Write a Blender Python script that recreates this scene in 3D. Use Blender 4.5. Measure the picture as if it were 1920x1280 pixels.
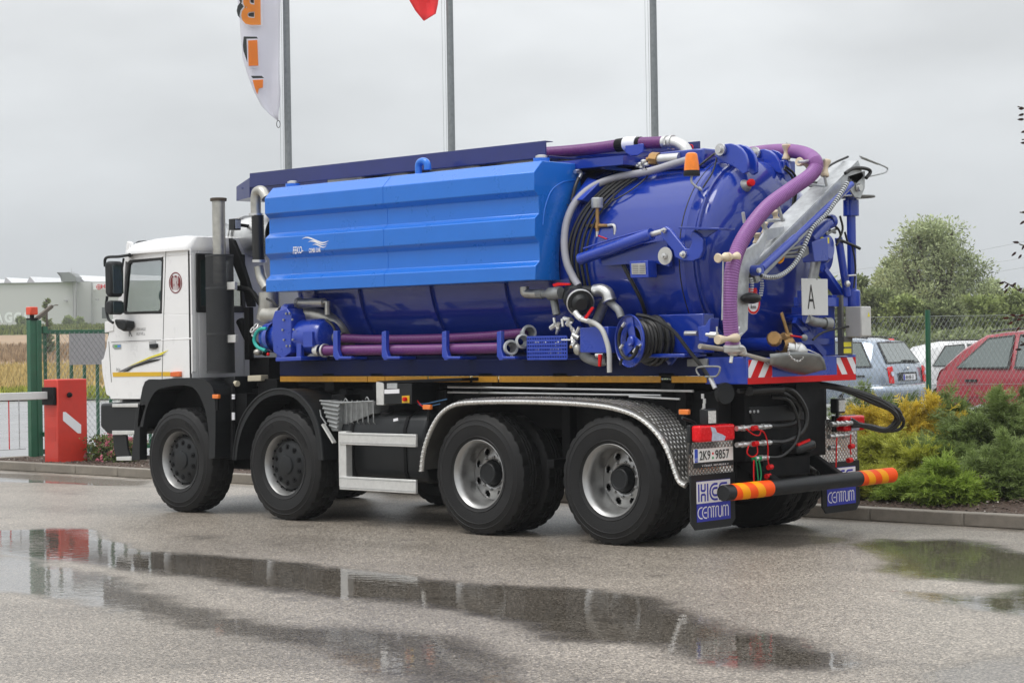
import bpy, math, random
import numpy as np
from mathutils import Vector as V, Matrix
random.seed(7); rng=np.random.default_rng(11)
rad=math.radians
sc=bpy.context.scene
for o in list(bpy.data.objects): bpy.data.objects.remove(o)
# ------------------------------------------------------------------ camera, sky, sun, exposure
FOC=3675.926; CP=V((7.523,-12.697,1.708)); YAW,PIT,ROL=-0.752,0.002,-0.015
_f=V((math.sin(YAW)*math.cos(PIT),math.cos(YAW)*math.cos(PIT),math.sin(PIT)))
_r0=V((math.cos(YAW),-math.sin(YAW),0)); _u0=_r0.cross(_f)
_r=_r0*math.cos(ROL)+_u0*math.sin(ROL); _u=-_r0*math.sin(ROL)+_u0*math.cos(ROL)
cd=bpy.data.cameras.new('camera'); cam=bpy.data.objects.new('camera',cd); sc.collection.objects.link(cam)
cam.matrix_world=Matrix(((_r.x,_u.x,-_f.x,CP.x),(_r.y,_u.y,-_f.y,CP.y),(_r.z,_u.z,-_f.z,CP.z),(0,0,0,1)))
cd.sensor_width=36; cd.lens=36*FOC/1920; cd.clip_end=3000; cd.clip_start=.1
sc.camera=cam
SUN_EL,SUN_AZ=rad(58),rad(200)          # overcast: high soft light
w=bpy.data.worlds.new("World"); sc.world=w; w.use_nodes=True
nt=w.node_tree; N=nt.nodes; L=nt.links; N.clear()
out=N.new('ShaderNodeOutputWorld'); sky=N.new('ShaderNodeTexSky'); sky.sky_type='NISHITA'; sky.sun_disc=False
sky.sun_elevation=SUN_EL; sky.sun_rotation=SUN_AZ; sky.dust_density=4
bg1=N.new('ShaderNodeBackground'); bg1.inputs[1].default_value=.05; L.new(sky.outputs[0],bg1.inputs[0])
tc=N.new('ShaderNodeTexCoord'); sep=N.new('ShaderNodeSeparateXYZ'); L.new(tc.outputs['Generated'],sep.inputs[0])
rmp=N.new('ShaderNodeValToRGB'); L.new(sep.outputs[2],rmp.inputs[0])
e=rmp.color_ramp.elements; e[0].position=0; e[0].color=(.445,.472,.492,1); e[1].position=1; e[1].color=(1.36,1.38,1.40,1)
q=e.new(.06); q.color=(.545,.573,.595,1); q=e.new(.17); q.color=(.735,.758,.775,1)
mp=N.new('ShaderNodeMapping'); mp.inputs['Scale'].default_value=(2.2,2.2,6); L.new(tc.outputs['Generated'],mp.inputs[0])
nz=N.new('ShaderNodeTexNoise'); nz.inputs['Scale'].default_value=1.6; nz.inputs['Detail'].default_value=5; nz.inputs['Roughness'].default_value=.5; L.new(mp.outputs[0],nz.inputs[0])
mr=N.new('ShaderNodeMapRange'); mr.inputs[1].default_value=.3; mr.inputs[2].default_value=.7; mr.inputs[3].default_value=.80; mr.inputs[4].default_value=1.17; L.new(nz.outputs[0],mr.inputs[0])
bg2=N.new('ShaderNodeBackground'); L.new(rmp.outputs[0],bg2.inputs[0]); L.new(mr.outputs[0],bg2.inputs[1])
mx=N.new('ShaderNodeMixShader'); mx.inputs[0].default_value=.94; L.new(bg1.outputs[0],mx.inputs[1]); L.new(bg2.outputs[0],mx.inputs[2]); L.new(mx.outputs[0],out.inputs[0])
sd=bpy.data.lights.new('sun','SUN'); sd.energy=1.15; sd.angle=rad(30); sd.color=(1,.97,.93)
so=bpy.data.objects.new('sun',sd); sc.collection.objects.link(so); so.rotation_euler=(rad(28),0,rad(-20))
sc.view_settings.view_transform='Standard'; sc.view_settings.look='None'; sc.view_settings.exposure=0.36; sc.view_settings.gamma=1; sc.view_settings.use_curve_mapping=False
sc.cycles.max_bounces=6; sc.cycles.transparent_max_bounces=12; sc.cycles.caustics_reflective=False; sc.cycles.caustics_refractive=False

# ------------------------------------------------------------------ helpers
def ray(px,py): return _f+_r*((px-960)/FOC)+_u*((640-py)/FOC)
def at(px,py,x=None,y=None,z=None,d=None):
    """point of the real place seen at a photo position on the plane x=, y=, z= or at depth d="""
    r=ray(px,py)
    if d is not None: return CP+r*d
    if x is not None: t=(x-CP.x)/r.x
    elif y is not None: t=(y-CP.y)/r.y
    else: t=(z-CP.z)/r.z
    return CP+r*t
def ats(l,**k): return [at(a,b,**k) for a,b in l]
TY,TZ=1.25,2.42
def tk(px,py,R=.99):
    R-=.085; r=ray(px,py); a=r.y**2+r.z**2; oy,oz=CP.y-TY,CP.z-TZ
    b=2*(r.y*oy+r.z*oz); c=oy*oy+oz*oz-R*R; D=b*b-4*a*c
    if D<0: t=-b/(2*a)
    else: t=(-b-math.sqrt(D))/(2*a)
    return CP+r*t
def mat(name,col,rough=.5,metal=0.,coat=0.,var=.12,vs=6.,bump=0.,bs=60.,spec=.5,trans=0.,alpha=1.,em=0,dirt=0.,flake=0.):
    m=bpy.data.materials.new(name); m.use_nodes=True; n=m.node_tree.nodes; l=m.node_tree.links; b=n['Principled BSDF']
    b.inputs['Roughness'].default_value=rough; b.inputs['Metallic'].default_value=metal; b.inputs['Specular IOR Level'].default_value=spec
    b.inputs['Coat Weight'].default_value=coat; b.inputs['Coat Roughness'].default_value=.06; b.inputs['Transmission Weight'].default_value=trans; b.inputs['Alpha'].default_value=alpha
    t=n.new('ShaderNodeTexCoord'); z=n.new('ShaderNodeTexNoise'); z.inputs['Scale'].default_value=vs; z.inputs['Detail'].default_value=6; z.inputs['Roughness'].default_value=.65; l.new(t.outputs['Object'],z.inputs[0])
    r=n.new('ShaderNodeMapRange'); r.inputs[1].default_value=.3; r.inputs[2].default_value=.7; r.inputs[3].default_value=1-var; r.inputs[4].default_value=1+var; l.new(z.outputs[0],r.inputs[0])
    x=n.new('ShaderNodeVectorMath'); x.operation='SCALE'; x.inputs[0].default_value=col[:3]; l.new(r.outputs[0],x.inputs['Scale']); src=x.outputs[0]
    if dirt:
        z3=n.new('ShaderNodeTexNoise'); z3.inputs['Scale'].default_value=2.3; z3.inputs['Detail'].default_value=8; z3.inputs['Roughness'].default_value=.75; l.new(t.outputs['Object'],z3.inputs[0])
        r3=n.new('ShaderNodeMapRange'); r3.inputs[1].default_value=.5; r3.inputs[2].default_value=.75; r3.inputs[3].default_value=0; r3.inputs[4].default_value=dirt; l.new(z3.outputs[0],r3.inputs[0])
        mm=n.new('ShaderNodeMix'); mm.data_type='RGBA'; l.new(r3.outputs[0],mm.inputs[0]); l.new(src,mm.inputs[6]); mm.inputs[7].default_value=(.16,.14,.11,1); src=mm.outputs[2]
    l.new(src,b.inputs['Base Color'])
    r2=n.new('ShaderNodeMapRange'); r2.inputs[1].default_value=.3; r2.inputs[2].default_value=.7; r2.inputs[3].default_value=max(.02,rough*.8); r2.inputs[4].default_value=min(1,rough*1.25); l.new(z.outputs[0],r2.inputs[0]); l.new(r2.outputs[0],b.inputs['Roughness'])
    if bump:
        z2=n.new('ShaderNodeTexNoise'); z2.inputs['Scale'].default_value=bs; z2.inputs['Detail'].default_value=4; l.new(t.outputs['Object'],z2.inputs[0])
        bp=n.new('ShaderNodeBump'); bp.inputs['Strength'].default_value=bump; bp.inputs['Distance'].default_value=.01; l.new(z2.outputs[0],bp.inputs['Height']); l.new(bp.outputs[0],b.inputs['Normal'])
    if em: b.inputs['Emission Color'].default_value=(*col[:3],1); b.inputs['Emission Strength'].default_value=em
    return m
C=sc.collection; WP={}
def put(name,me,mt,parent=None,kind=None,label=None,smooth=35,bev=0,seg=2):
    if mt is not None and not me.materials: me.materials.append(mt)
    if smooth: me.shade_smooth(); me.set_sharp_from_angle(angle=rad(smooth))
    o=bpy.data.objects.new(name,me); C.objects.link(o)
    if parent is not None: o.parent=parent; WP[o]=WP[parent]
    else: WP[o]=V((0,0,0))
    if kind: o['kind']=kind
    if label: o['label']=label
    if bev: b=o.modifiers.new('bevel','BEVEL'); b.width=bev; b.segments=seg; b.limit_method='ANGLE'; b.angle_limit=rad(40)
    return o
def thing(name,label,cat,loc=(0,0,0),group=None):
    o=bpy.data.objects.new(name,None); o.empty_display_size=.2; C.objects.link(o); o.location=loc; WP[o]=V(loc)
    o['label']=label; o['category']=cat
    if group: o['group']=group
    return o
def tag(o,label,cat,group=None):
    o['label']=label; o['category']=cat
    if group: o['group']=group
    return o
def perp(a):
    a=a.normalized(); b=V((0,0,1)) if abs(a.z)<.9 else V((1,0,0)); u=a.cross(b).normalized(); return u,a.cross(u).normalized()
def cat(pts,k=6):
    P=[pts[0]*2-pts[1]]+list(pts)+[pts[-1]*2-pts[-2]]; o=[]
    for i in range(1,len(P)-2):
        for j in range(k):
            t=j/k; a,b,c,d=P[i-1],P[i],P[i+1],P[i+2]
            o.append(.5*((2*b)+(c-a)*t+(2*a-5*b+4*c-d)*t*t+(3*b-a-3*c+d)*t**3))
    o.append(pts[-1].copy()); return o
def resample(pts,step):
    o=[pts[0].copy()]; acc=0
    for i in range(1,len(pts)):
        a,b=pts[i-1],pts[i]; L_=(b-a).length; s=step-acc
        while s<=L_: o.append(a.lerp(b,s/L_)); s+=step
        acc=L_-(s-step)
    return o
class MB:
    def __init__(s): s.v=[]; s.f=[]; s.g=[]
    def add(s,vs,fs):
        k=len(s.v); s.g.append((k,len(s.f))); s.v+=[tuple(p) for p in vs]; s.f+=[tuple(i+k for i in f) for f in fs]; return s
    def box(s,x0,x1,y0,y1,z0,z1):
        return s.add([(x0,y0,z0),(x1,y0,z0),(x1,y1,z0),(x0,y1,z0),(x0,y0,z1),(x1,y0,z1),(x1,y1,z1),(x0,y1,z1)],[(0,3,2,1),(4,5,6,7),(0,1,5,4),(1,2,6,5),(2,3,7,6),(3,0,4,7)])
    def obox(s,a,b,h,side,wd):
        """bar from a to b, full height h and full width wd along side"""
        d=(b-a).normalized(); side=(side-d*side.dot(d)).normalized(); up=side.cross(d).normalized(); vs=[]
        for p in (a,b):
            for i,j in ((-1,-1),(1,-1),(1,1),(-1,1)): vs.append(p+side*(wd/2*i)+up*(h/2*j))
        return s.add(vs,[(0,1,2,3),(7,6,5,4),(0,4,5,1),(1,5,6,2),(2,6,7,3),(3,7,4,0)])
    def prism(s,pts,off):
        n=len(pts); off=V(off); nn=V((0,0,0))
        for i in range(n): nn+=V(pts[i]).cross(V(pts[(i+1)%n]))
        vs=[V(p) for p in pts]+[V(p)+off for p in pts]
        a=tuple(range(n)); b=tuple(range(2*n-1,n-1,-1))
        sides=[(i,(i+1)%n+0,(i+1)%n+n,i+n) for i in range(n)]
        if nn.dot(off)>0: return s.add(vs,[a[::-1],b[::-1]]+sides)
        return s.add(vs,[a,b]+[f[::-1] for f in sides])
    def tube(s,pts,r,n=10,k=0,caps=True,rr=None):
        pts=[V(p) for p in pts]
        if k: pts=cat(pts,k)
        m=len(pts); vs=[]; fs=[]; u=None
        for i,p in enumerate(pts):
            t=(pts[min(i+1,m-1)]-pts[max(i-1,0)]).normalized()
            if u is None: u,_=perp(t)
            u=(u-t*u.dot(t)).normalized(); w_=t.cross(u); q=rr[i] if rr else r
            for j in range(n):
                a=2*math.pi*j/n; vs.append(p+u*(q*math.cos(a))+w_*(q*math.sin(a)))
        for i in range(m-1):
            for j in range(n): fs.append((i*n+j,i*n+(j+1)%n,(i+1)*n+(j+1)%n,(i+1)*n+j))
        if caps: fs.append(tuple(range(n-1,-1,-1))); fs.append(tuple(range((m-1)*n,m*n)))
        return s.add(vs,fs)
    def corr(s,pts,r,pitch=.018,dep=.004,n=12,k=8):
        p=resample(cat([V(a) for a in pts],k),pitch/2); return s.tube(p,r,n,rr=[r-(dep if i%2 else 0) for i in range(len(p))])
    def lathe(s,o,ax,prof,n=24,caps=False):
        o=V(o); ax=V(ax).normalized(); u,w_=perp(ax); vs=[]; fs=[]; m=len(prof)
        for r,t in prof:
            for j in range(n):
                a=2*math.pi*j/n; vs.append(o+ax*t+u*(r*math.cos(a))+w_*(r*math.sin(a)))
        for i in range(m-1):
            for j in range(n): fs.append((i*n+j,i*n+(j+1)%n,(i+1)*n+(j+1)%n,(i+1)*n+j))
        if caps: fs.append(tuple(range(n-1,-1,-1))); fs.append(tuple(range((m-1)*n,m*n)))
        return s.add(vs,fs)
    def cyl(s,a,b,r,n=16): return s.tube([a,b],r,n)
    def ell(s,c,rx,ry,rz,n=14,m=8):
        vs=[];fs=[]; c=V(c)
        for i in range(m+1):
            t=math.pi*i/m
            for j in range(n):
                a=2*math.pi*j/n; vs.append(c+V((rx*math.sin(t)*math.cos(a),ry*math.sin(t)*math.sin(a),rz*math.cos(t))))
        for i in range(m):
            for j in range(n): fs.append((i*n+j,(i+1)*n+j,(i+1)*n+(j+1)%n,i*n+(j+1)%n))
        return s.add(vs,fs)
    def make(s,name,mt,parent=None,**k):
        # pieces that stand apart become parts of their own
        n=len(s.g)
        if n>1 and not k.get('kind') and parent is not None and not any(w in name for w in ('lettering','print','seam','emblem','foliage','band','mesh','ribs_','guard_rail','wrap','trunk','stems','lea','chain')):
            ends=s.g[1:]+[(len(s.v),len(s.f))]; A_=np.array(s.v); bb=[(A_[a[0]:e[0]].min(0),A_[a[0]:e[0]].max(0)) for a,e in zip(s.g,ends)]
            grp=list(range(n))
            for i in range(n):
                for j in range(i):
                    g=np.maximum(0,np.maximum(bb[i][0]-bb[j][1],bb[j][0]-bb[i][1])); sz=max((bb[i][1]-bb[i][0]).max(),(bb[j][1]-bb[j][0]).max())
                    if np.sqrt((g*g).sum())<=max(.02,.5*sz) and grp[i]!=grp[j]:
                        o_,n_=grp[i],grp[j]; grp=[n_ if q==o_ else q for q in grp]
            ids=sorted(set(grp))
            if 1<len(ids)<=60:
                nm={'wheel_nuts':'wheel_nut','frame_brackets':'frame_bracket','valve_fittings':'valve_fitting','reel_fittings':'reel_fitting','basket_fittings':'basket_fitting','small_fittings':'small_fitting','hydraulic_fittings':'hydraulic_fitting','chock_ribs':'chock_rib','hanging_valves':'hanging_valve','seats_and_dashboard':'seat'}.get(name,name); r=None
                for gi in ids:
                    q=MB()
                    for i in range(n):
                        if grp[i]==gi:
                            a,e=s.g[i],ends[i]; q.add(s.v[a[0]:e[0]],[tuple(x-a[0] for x in f) for f in s.f[a[1]:e[1]]])
                    q.g=q.g[:1]; o=q.make(nm,mt,parent,**k); r=r or o
                return r
        P=WP[parent] if parent is not None else V((0,0,0))
        me=bpy.data.meshes.new(name); me.from_pydata([(a-P.x,b-P.y,c-P.z) for a,b,c in s.v],[],s.f); me.update()
        return put(name,me,mt,parent,**k)
def npmesh(name,verts,faces,mt,parent=None,**k):
    verts=np.asarray(verts,dtype=np.float32)
    if parent is not None: verts=verts-np.array(WP[parent],dtype=np.float32)
    me=bpy.data.meshes.new(name); nf,kk=faces.shape
    me.vertices.add(len(verts)); me.vertices.foreach_set('co',verts.ravel())
    me.loops.add(nf*kk); me.loops.foreach_set('vertex_index',faces.astype(np.int32).ravel())
    me.polygons.add(nf); me.polygons.foreach_set('loop_start',np.arange(0,nf*kk,kk,dtype=np.int32)); me.update(calc_edges=True)
    return put(name,me,mt,parent,smooth=0,**k)
def text(s,name,mt,parent,o,ux,uz,h,wd=None,ext=.002,off=0,kind=None,align=0,mirror=False,shear=0):
    cu=bpy.data.curves.new('text','FONT'); cu.body=s; cu.extrude=0; cu.offset=off; cu.size=1; cu.resolution_u=3; cu.shear=shear
    t=bpy.data.objects.new('text_tmp',cu); C.objects.link(t); dg=bpy.context.evaluated_depsgraph_get(); dg.update()
    me0=t.evaluated_get(dg).to_mesh(); vs=[v.co.copy() for v in me0.vertices]; fs=[tuple(p.vertices) for p in me0.polygons]
    bpy.data.objects.remove(t); bpy.data.curves.remove(cu)
    x0=min(v.x for v in vs); x1=max(v.x for v in vs); y0=min(v.y for v in vs); y1=max(v.y for v in vs)
    sy=h/(y1-y0); sx=(wd/(x1-x0)) if wd else sy
    o=V(o); ux=V(ux).normalized(); uz=V(uz).normalized(); nn=ux.cross(uz); m=MB()
    def T(v,dz):
        X=(v.x-x0)*sx
        if mirror: X=(x1-x0)*sx-X
        return o+ux*X+uz*((v.y-y0)*sy)+nn*dz
    m.add([T(v,ext) for v in vs],[f[::-1] for f in fs] if mirror else fs)
    return m.make(name,mt,parent,smooth=0,kind=kind)
X_,Y_,Z_=V((1,0,0)),V((0,1,0)),V((0,0,1))
# ------------------------------------------------------------------ materials
m_blue=mat('tank_blue_paint',(.004,.030,.30),.22,bump=.10,bs=26,coat=.9,var=.08,vs=1.5,spec=.3)
m_part=mat('bright_blue_paint',(.006,.042,.40),.30,coat=.7,var=.08,dirt=.02)
m_lblue=mat('light_blue_metallic',(.008,.165,.66),.30,bump=.08,bs=20,metal=.1,coat=.6,var=.05,vs=2.5,spec=.35)
m_navy=mat('navy_frame_paint',(.005,.011,.065),.5,coat=.0,var=.15,spec=.2)
m_white=mat('white_cab_paint',(.86,.86,.86),.3,coat=.8,var=.02)
m_black=mat('black_frame',(.004,.0042,.005),.6,var=.3,dirt=.015,spec=.2)
m_bplas=mat('black_plastic',(.011,.0125,.014),.42,var=.2,bump=.1,bs=150,spec=.35)
m_rub=mat('tyre_rubber',(.0105,.0105,.011),.55,var=.3,vs=5,bump=.15,bs=80,dirt=.05,spec=.3)
m_steel=mat('silver_steel',(.66,.66,.65),.34,metal=.85,var=.12,bump=.05,bs=90)
m_rim=mat('rim_silver',(.40,.40,.395),.36,metal=.8,var=.15,vs=9,dirt=.15)
m_galv=mat('galvanised_steel',(.50,.52,.53),.45,metal=.55,var=.22,vs=14,dirt=.1)
m_galvd=mat('dull_galvanised_steel',(.30,.31,.31),.55,metal=.5,var=.3,vs=12,dirt=.2)
m_alu=mat('aluminium_profile',(.70,.70,.68),.38,metal=.5,var=.08,vs=20)
m_tread=mat('chequer_plate',(.30,.29,.27),.38,metal=.8,var=.15,vs=5)
m_stud=mat('chequer_studs',(.75,.74,.71),.28,metal=.85,var=.1)
m_stack=mat('exhaust_pipe_steel',(.48,.47,.43),.40,metal=.75,var=.2,vs=9,dirt=.3)
m_pur=mat('purple_hose',(.15,.032,.17),.36,var=.1,spec=.5)
m_purp=mat('pinkish_purple_hose',(.42,.08,.28),.4,var=.3,vs=3)
m_ghose=mat('grey_hose',(.36,.36,.40),.5,var=.08)
m_bhose=mat('black_hose',(.012,.012,.012),.42,var=.2)
m_cream=mat('cream_nylon_roller',(.66,.55,.40),.5,var=.08)
m_brass=mat('bronze_brass',(.42,.25,.10),.42,metal=.7,var=.25,vs=15)
m_red=mat('red_paint',(.66,.006,.008),.45,spec=.25,var=.06)
m_redb=mat('barrier_red_paint',(.62,.035,.018),.45,coat=.3,var=.08,dirt=.08)
m_guard=mat('guard_grey',(.045,.047,.05),.5,var=.15,spec=.3)
m_amber=mat('amber_lens',(.85,.20,.01),.15,coat=1,var=.05)
m_ylw=mat('amber_reflective_tape',(.62,.29,.012),.4,var=.15,vs=25,dirt=.15)
m_cabylw=mat('yellow_tape',(.72,.44,.02),.4,var=.05)
m_lemon=mat('lemon_stripe',(.85,.75,.03),.4)
m_grey=mat('grey_print',(.14,.14,.14),.5)
m_prtw=mat('white_print',(.85,.85,.88),.5,var=.02)
m_prtb=mat('blue_print',(.03,.04,.42),.45,var=.03)
m_dkpr=mat('black_print',(.01,.01,.01),.5)
m_maroon=mat('maroon_print',(.18,.008,.012),.45)
m_glass=mat('cab_glass',(.10,.20,.18),.04,var=.02,alpha=.16,spec=.7)
m_mirr=mat('mirror_glass',(.15,.18,.18),.05,metal=.85,var=.05)
m_redl=mat('red_lens',(.75,.002,.008),.25,spec=.3,coat=.15,var=.08,vs=40)
m_clear=mat('clear_lens',(.50,.56,.70),.15,coat=1,var=.2,vs=30)
m_org=mat('orange_reflector',(1,.10,.008),.5,var=.05,spec=.15)
m_yor=mat('yellow_orange_reflector',(1,.38,.004),.5,var=.05,spec=.15)
m_teal=mat('teal_hose',(.02,.42,.36),.4)
m_grnp=mat('green_cap',(.0,.30,.10),.4)
m_gbox=mat('light_grey_box',(.52,.52,.50),.45,var=.05,dirt=.06)
m_green=mat('dark_green_paint',(.012,.105,.05),.4,coat=.4,var=.15,dirt=.08)
m_mesh_g=mat('green_mesh_wire',(.03,.10,.06),.5)
m_wire=mat('galvanised_wire',(.33,.36,.35),.5,metal=.3)
m_pole=mat('galvanised_pole',(.23,.25,.26),.5,metal=.35,var=.18,vs=20)
m_conc=mat('kerb_concrete',(.23,.205,.17),.55,var=.2,vs=9,bump=.5,bs=110,spec=.45,dirt=.4)
m_intr=mat('cab_interior',(.03,.035,.035),.7)
m_beige=mat('beige_plastic',(.55,.50,.38),.5)
m_shov=mat('shovel_steel',(.30,.31,.31),.38,metal=.7,var=.2,dirt=.2)
m_wood=mat('worn_handle',(.35,.32,.28),.6,var=.15)

# ------------------------------------------------------------------ setting: ground
FD=V((_f.x,_f.y,0)).normalized(); RD=V((_r0.x,_r0.y,0)).normalized(); GC=V((CP.x,CP.y,0))
def gz(d): return 0 if d<72 else (d-72)*.0252
def gp(s,d,dz=0): p=GC+FD*d+RD*s; return V((p.x,p.y,gz(d)+dz))
def ns(a,b,seed=0):
    """cheap smooth value noise on numpy arrays"""
    a=np.asarray(a,float); b=np.asarray(b,float); i=np.floor(a); j=np.floor(b); u=a-i; v_=b-j; u=u*u*(3-2*u); v_=v_*v_*(3-2*v_)
    h=lambda x,y: np.modf(np.abs(np.sin(x*127.1+y*311.7+seed*74.7)*43758.5453))[0]
    return (h(i,j)*(1-u)+h(i+1,j)*u)*(1-v_)+(h(i,j+1)*(1-u)+h(i+1,j+1)*u)*v_
def fb(a,b,seed=0,o=4):
    t=0;am=.5
    for k in range(o): t=t+am*ns(a*2**k,b*2**k,seed+k); am/=2
    return t
def mat_ground():
    m=bpy.data.materials.new('wet_asphalt'); m.use_nodes=True; n=m.node_tree.nodes; l=m.node_tree.links; b=n['Principled BSDF']
    g=n.new('ShaderNodeNewGeometry')
    at_=n.new('ShaderNodeAttribute'); at_.attribute_name='wet'
    vo=n.new('ShaderNodeTexVoronoi'); vo.inputs['Scale'].default_value=80; l.new(g.outputs['Position'],vo.inputs[0])
    vo2=n.new('ShaderNodeTexNoise'); vo2.inputs['Scale'].default_value=130; vo2.inputs['Detail'].default_value=3; l.new(g.outputs['Position'],vo2.inputs[0])
    big=n.new('ShaderNodeTexNoise'); big.inputs['Scale'].default_value=.45; big.inputs['Detail'].default_value=7; big.inputs['Roughness'].default_value=.6; l.new(g.outputs['Position'],big.inputs[0])
    sp=n.new('ShaderNodeSeparateColor'); l.new(vo.outputs['Color'],sp.inputs[0])
    cr=n.new('ShaderNodeValToRGB'); l.new(sp.outputs[0],cr.inputs[0]); e=cr.color_ramp.elements
    e[0].color=(.11,.093,.074,1); e[1].color=(.58,.505,.42,1); k=e.new(.5); k.color=(.26,.228,.19,1); k=e.new(.85); k.color=(.37,.325,.27,1)
    mr=n.new('ShaderNodeMapRange'); mr.inputs[1].default_value=.3; mr.inputs[2].default_value=.7; mr.inputs[3].default_value=.78; mr.inputs[4].default_value=1.16; l.new(big.outputs[0],mr.inputs[0])
    mr2=n.new('ShaderNodeMapRange'); mr2.inputs[1].default_value=.3; mr2.inputs[2].default_value=.7; mr2.inputs[3].default_value=.6; mr2.inputs[4].default_value=1.36; l.new(vo2.outputs[0],mr2.inputs[0])
    mu=n.new('ShaderNodeMath'); mu.operation='MULTIPLY'; l.new(mr.outputs[0],mu.inputs[0]); l.new(mr2.outputs[0],mu.inputs[1])
    dk=n.new('ShaderNodeMapRange'); dk.inputs[3].default_value=1; dk.inputs[4].default_value=.38; l.new(at_.outputs['Fac'],dk.inputs[0])
    mu2=n.new('ShaderNodeMath'); mu2.operation='MULTIPLY'; l.new(mu.outputs[0],mu2.inputs[0]); l.new(dk.outputs[0],mu2.inputs[1])
    st=n.new('ShaderNodeTexNoise'); st.inputs['Scale'].default_value=1.7; st.inputs['Detail'].default_value=3; l.new(g.outputs['Position'],st.inputs[0])
    sm=n.new('ShaderNodeMapRange'); sm.inputs[1].default_value=.62; sm.inputs[2].default_value=.72; sm.inputs[3].default_value=1; sm.inputs[4].default_value=.68; l.new(st.outputs[0],sm.inputs[0])
    mu3=n.new('ShaderNodeMath'); mu3.operation='MULTIPLY'; l.new(mu2.outputs[0],mu3.inputs[0]); l.new(sm.outputs[0],mu3.inputs[1]); mu2=mu3
    sc_=n.new('ShaderNodeVectorMath'); sc_.operation='SCALE'; l.new(cr.outputs[0],sc_.inputs[0]); l.new(mu2.outputs[0],sc_.inputs['Scale']); l.new(sc_.outputs[0],b.inputs['Base Color'])
    b.inputs['Roughness'].default_value=.40
    sw=n.new('ShaderNodeMapRange'); sw.inputs[3].default_value=.75; sw.inputs[4].default_value=.0; l.new(at_.outputs['Fac'],sw.inputs[0]); l.new(sw.outputs[0],b.inputs['Specular IOR Level'])
    bp=n.new('ShaderNodeBump'); bp.inputs['Distance'].default_value=.004; l.new(vo.outputs['Distance'],bp.inputs['Height'])
    bs=n.new('ShaderNodeMapRange'); bs.inputs[3].default_value=.9; bs.inputs[4].default_value=.2; l.new(at_.outputs['Fac'],bs.inputs[0]); l.new(bs.outputs[0],bp.inputs['Strength']); l.new(bp.outputs[0],b.inputs['Normal'])
    # water film: stones poke through where the film is thin
    sub=n.new('ShaderNodeMath'); sub.operation='MULTIPLY_ADD'; sub.inputs[1].default_value=.55; l.new(vo2.outputs[0],sub.inputs[0]); l.new(at_.outputs['Fac'],sub.inputs[2])
    cw=n.new('ShaderNodeMapRange'); cw.interpolation_type='SMOOTHSTEP'; cw.inputs[1].default_value=.55; cw.inputs[2].default_value=1.02; cw.inputs[4].default_value=.88; l.new(sub.outputs[0],cw.inputs[0]); l.new(cw.outputs[0],b.inputs['Coat Weight'])
    b.inputs['Coat Roughness'].default_value=.03; b.inputs['Coat IOR'].default_value=1.33
    rp=n.new('ShaderNodeTexNoise'); rp.inputs['Scale'].default_value=9; rp.inputs['Detail'].default_value=3; l.new(g.outputs['Position'],rp.inputs[0])
    b2=n.new('ShaderNodeBump'); b2.inputs['Distance'].default_value=.0035; b2.inputs['Strength'].default_value=.28; l.new(rp.outputs[0],b2.inputs['Height']); l.new(b2.outputs[0],b.inputs['Coat Normal'])
    return m
m_asph=mat_ground()
PUD=[[(-40,985),(0,992),(80,990),(165,992),(200,1010),(280,1031),(400,1040),(520,1047),(640,1062),(780,1078),(900,1092),(1080,1100),(1190,1113),(1290,1143),(1400,1180),(1500,1198),(1600,1222),(1625,1245),(1570,1259),(1450,1257),(1330,1242),(1250,1218),(1150,1208),(1020,1200),(930,1163),(850,1143),(760,1130),(640,1122),(500,1105),(380,1088),(300,1080),(200,1062),(100,1050),(-40,1040)],
     [(-40,1040),(60,1040),(110,1060),(250,1085),(290,1110),(420,1140),(560,1172),(700,1175),(860,1185),(960,1215),(1010,1290),(780,1290),(640,1240),(560,1216),(430,1196),(260,1160),(120,1127),(-40,1108)],
     [(1990,1040),(1920,1032),(1800,1008),(1700,1012),(1640,1008),(1590,1020),(1650,1045),(1640,1062),(1720,1085),(1800,1088),(1870,1098),(1885,1106),(1850,1116),(1760,1112),(1690,1108),(1740,1128),(1820,1143),(1990,1160)],
     [(-30,886),(60,888),(170,894),(280,902),(275,912),(150,909),(60,905),(-30,903)],
     [(1690,1262),(1780,1235),(1990,1215),(1990,1300),(1750,1300),(1700,1280)],
     [(1330,1004),(1420,998),(1560,1003),(1650,1012),(1500,1032),(1380,1022)]]
PLV=[1.0,.74,1.0,.85,.50,.5]
def sdist(P,poly):
    n=len(poly); d=np.full(len(P),1e9); ins=np.zeros(len(P),bool)
    for i in range(n):
        a=poly[i]; b=poly[(i+1)%n]; e=b-a; w_=P-a; t=np.clip((w_@e)/(e@e+1e-12),0,1); q=w_-t[:,None]*e; d=np.minimum(d,(q**2).sum(1))
        c=((a[1]>P[:,1])!=(b[1]>P[:,1]))&(P[:,0]<(b[0]-a[0])*(P[:,1]-a[1])/(b[1]-a[1]+1e-12)+a[0]); ins^=c
    d=np.sqrt(d); return np.where(ins,d,-d)
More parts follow.
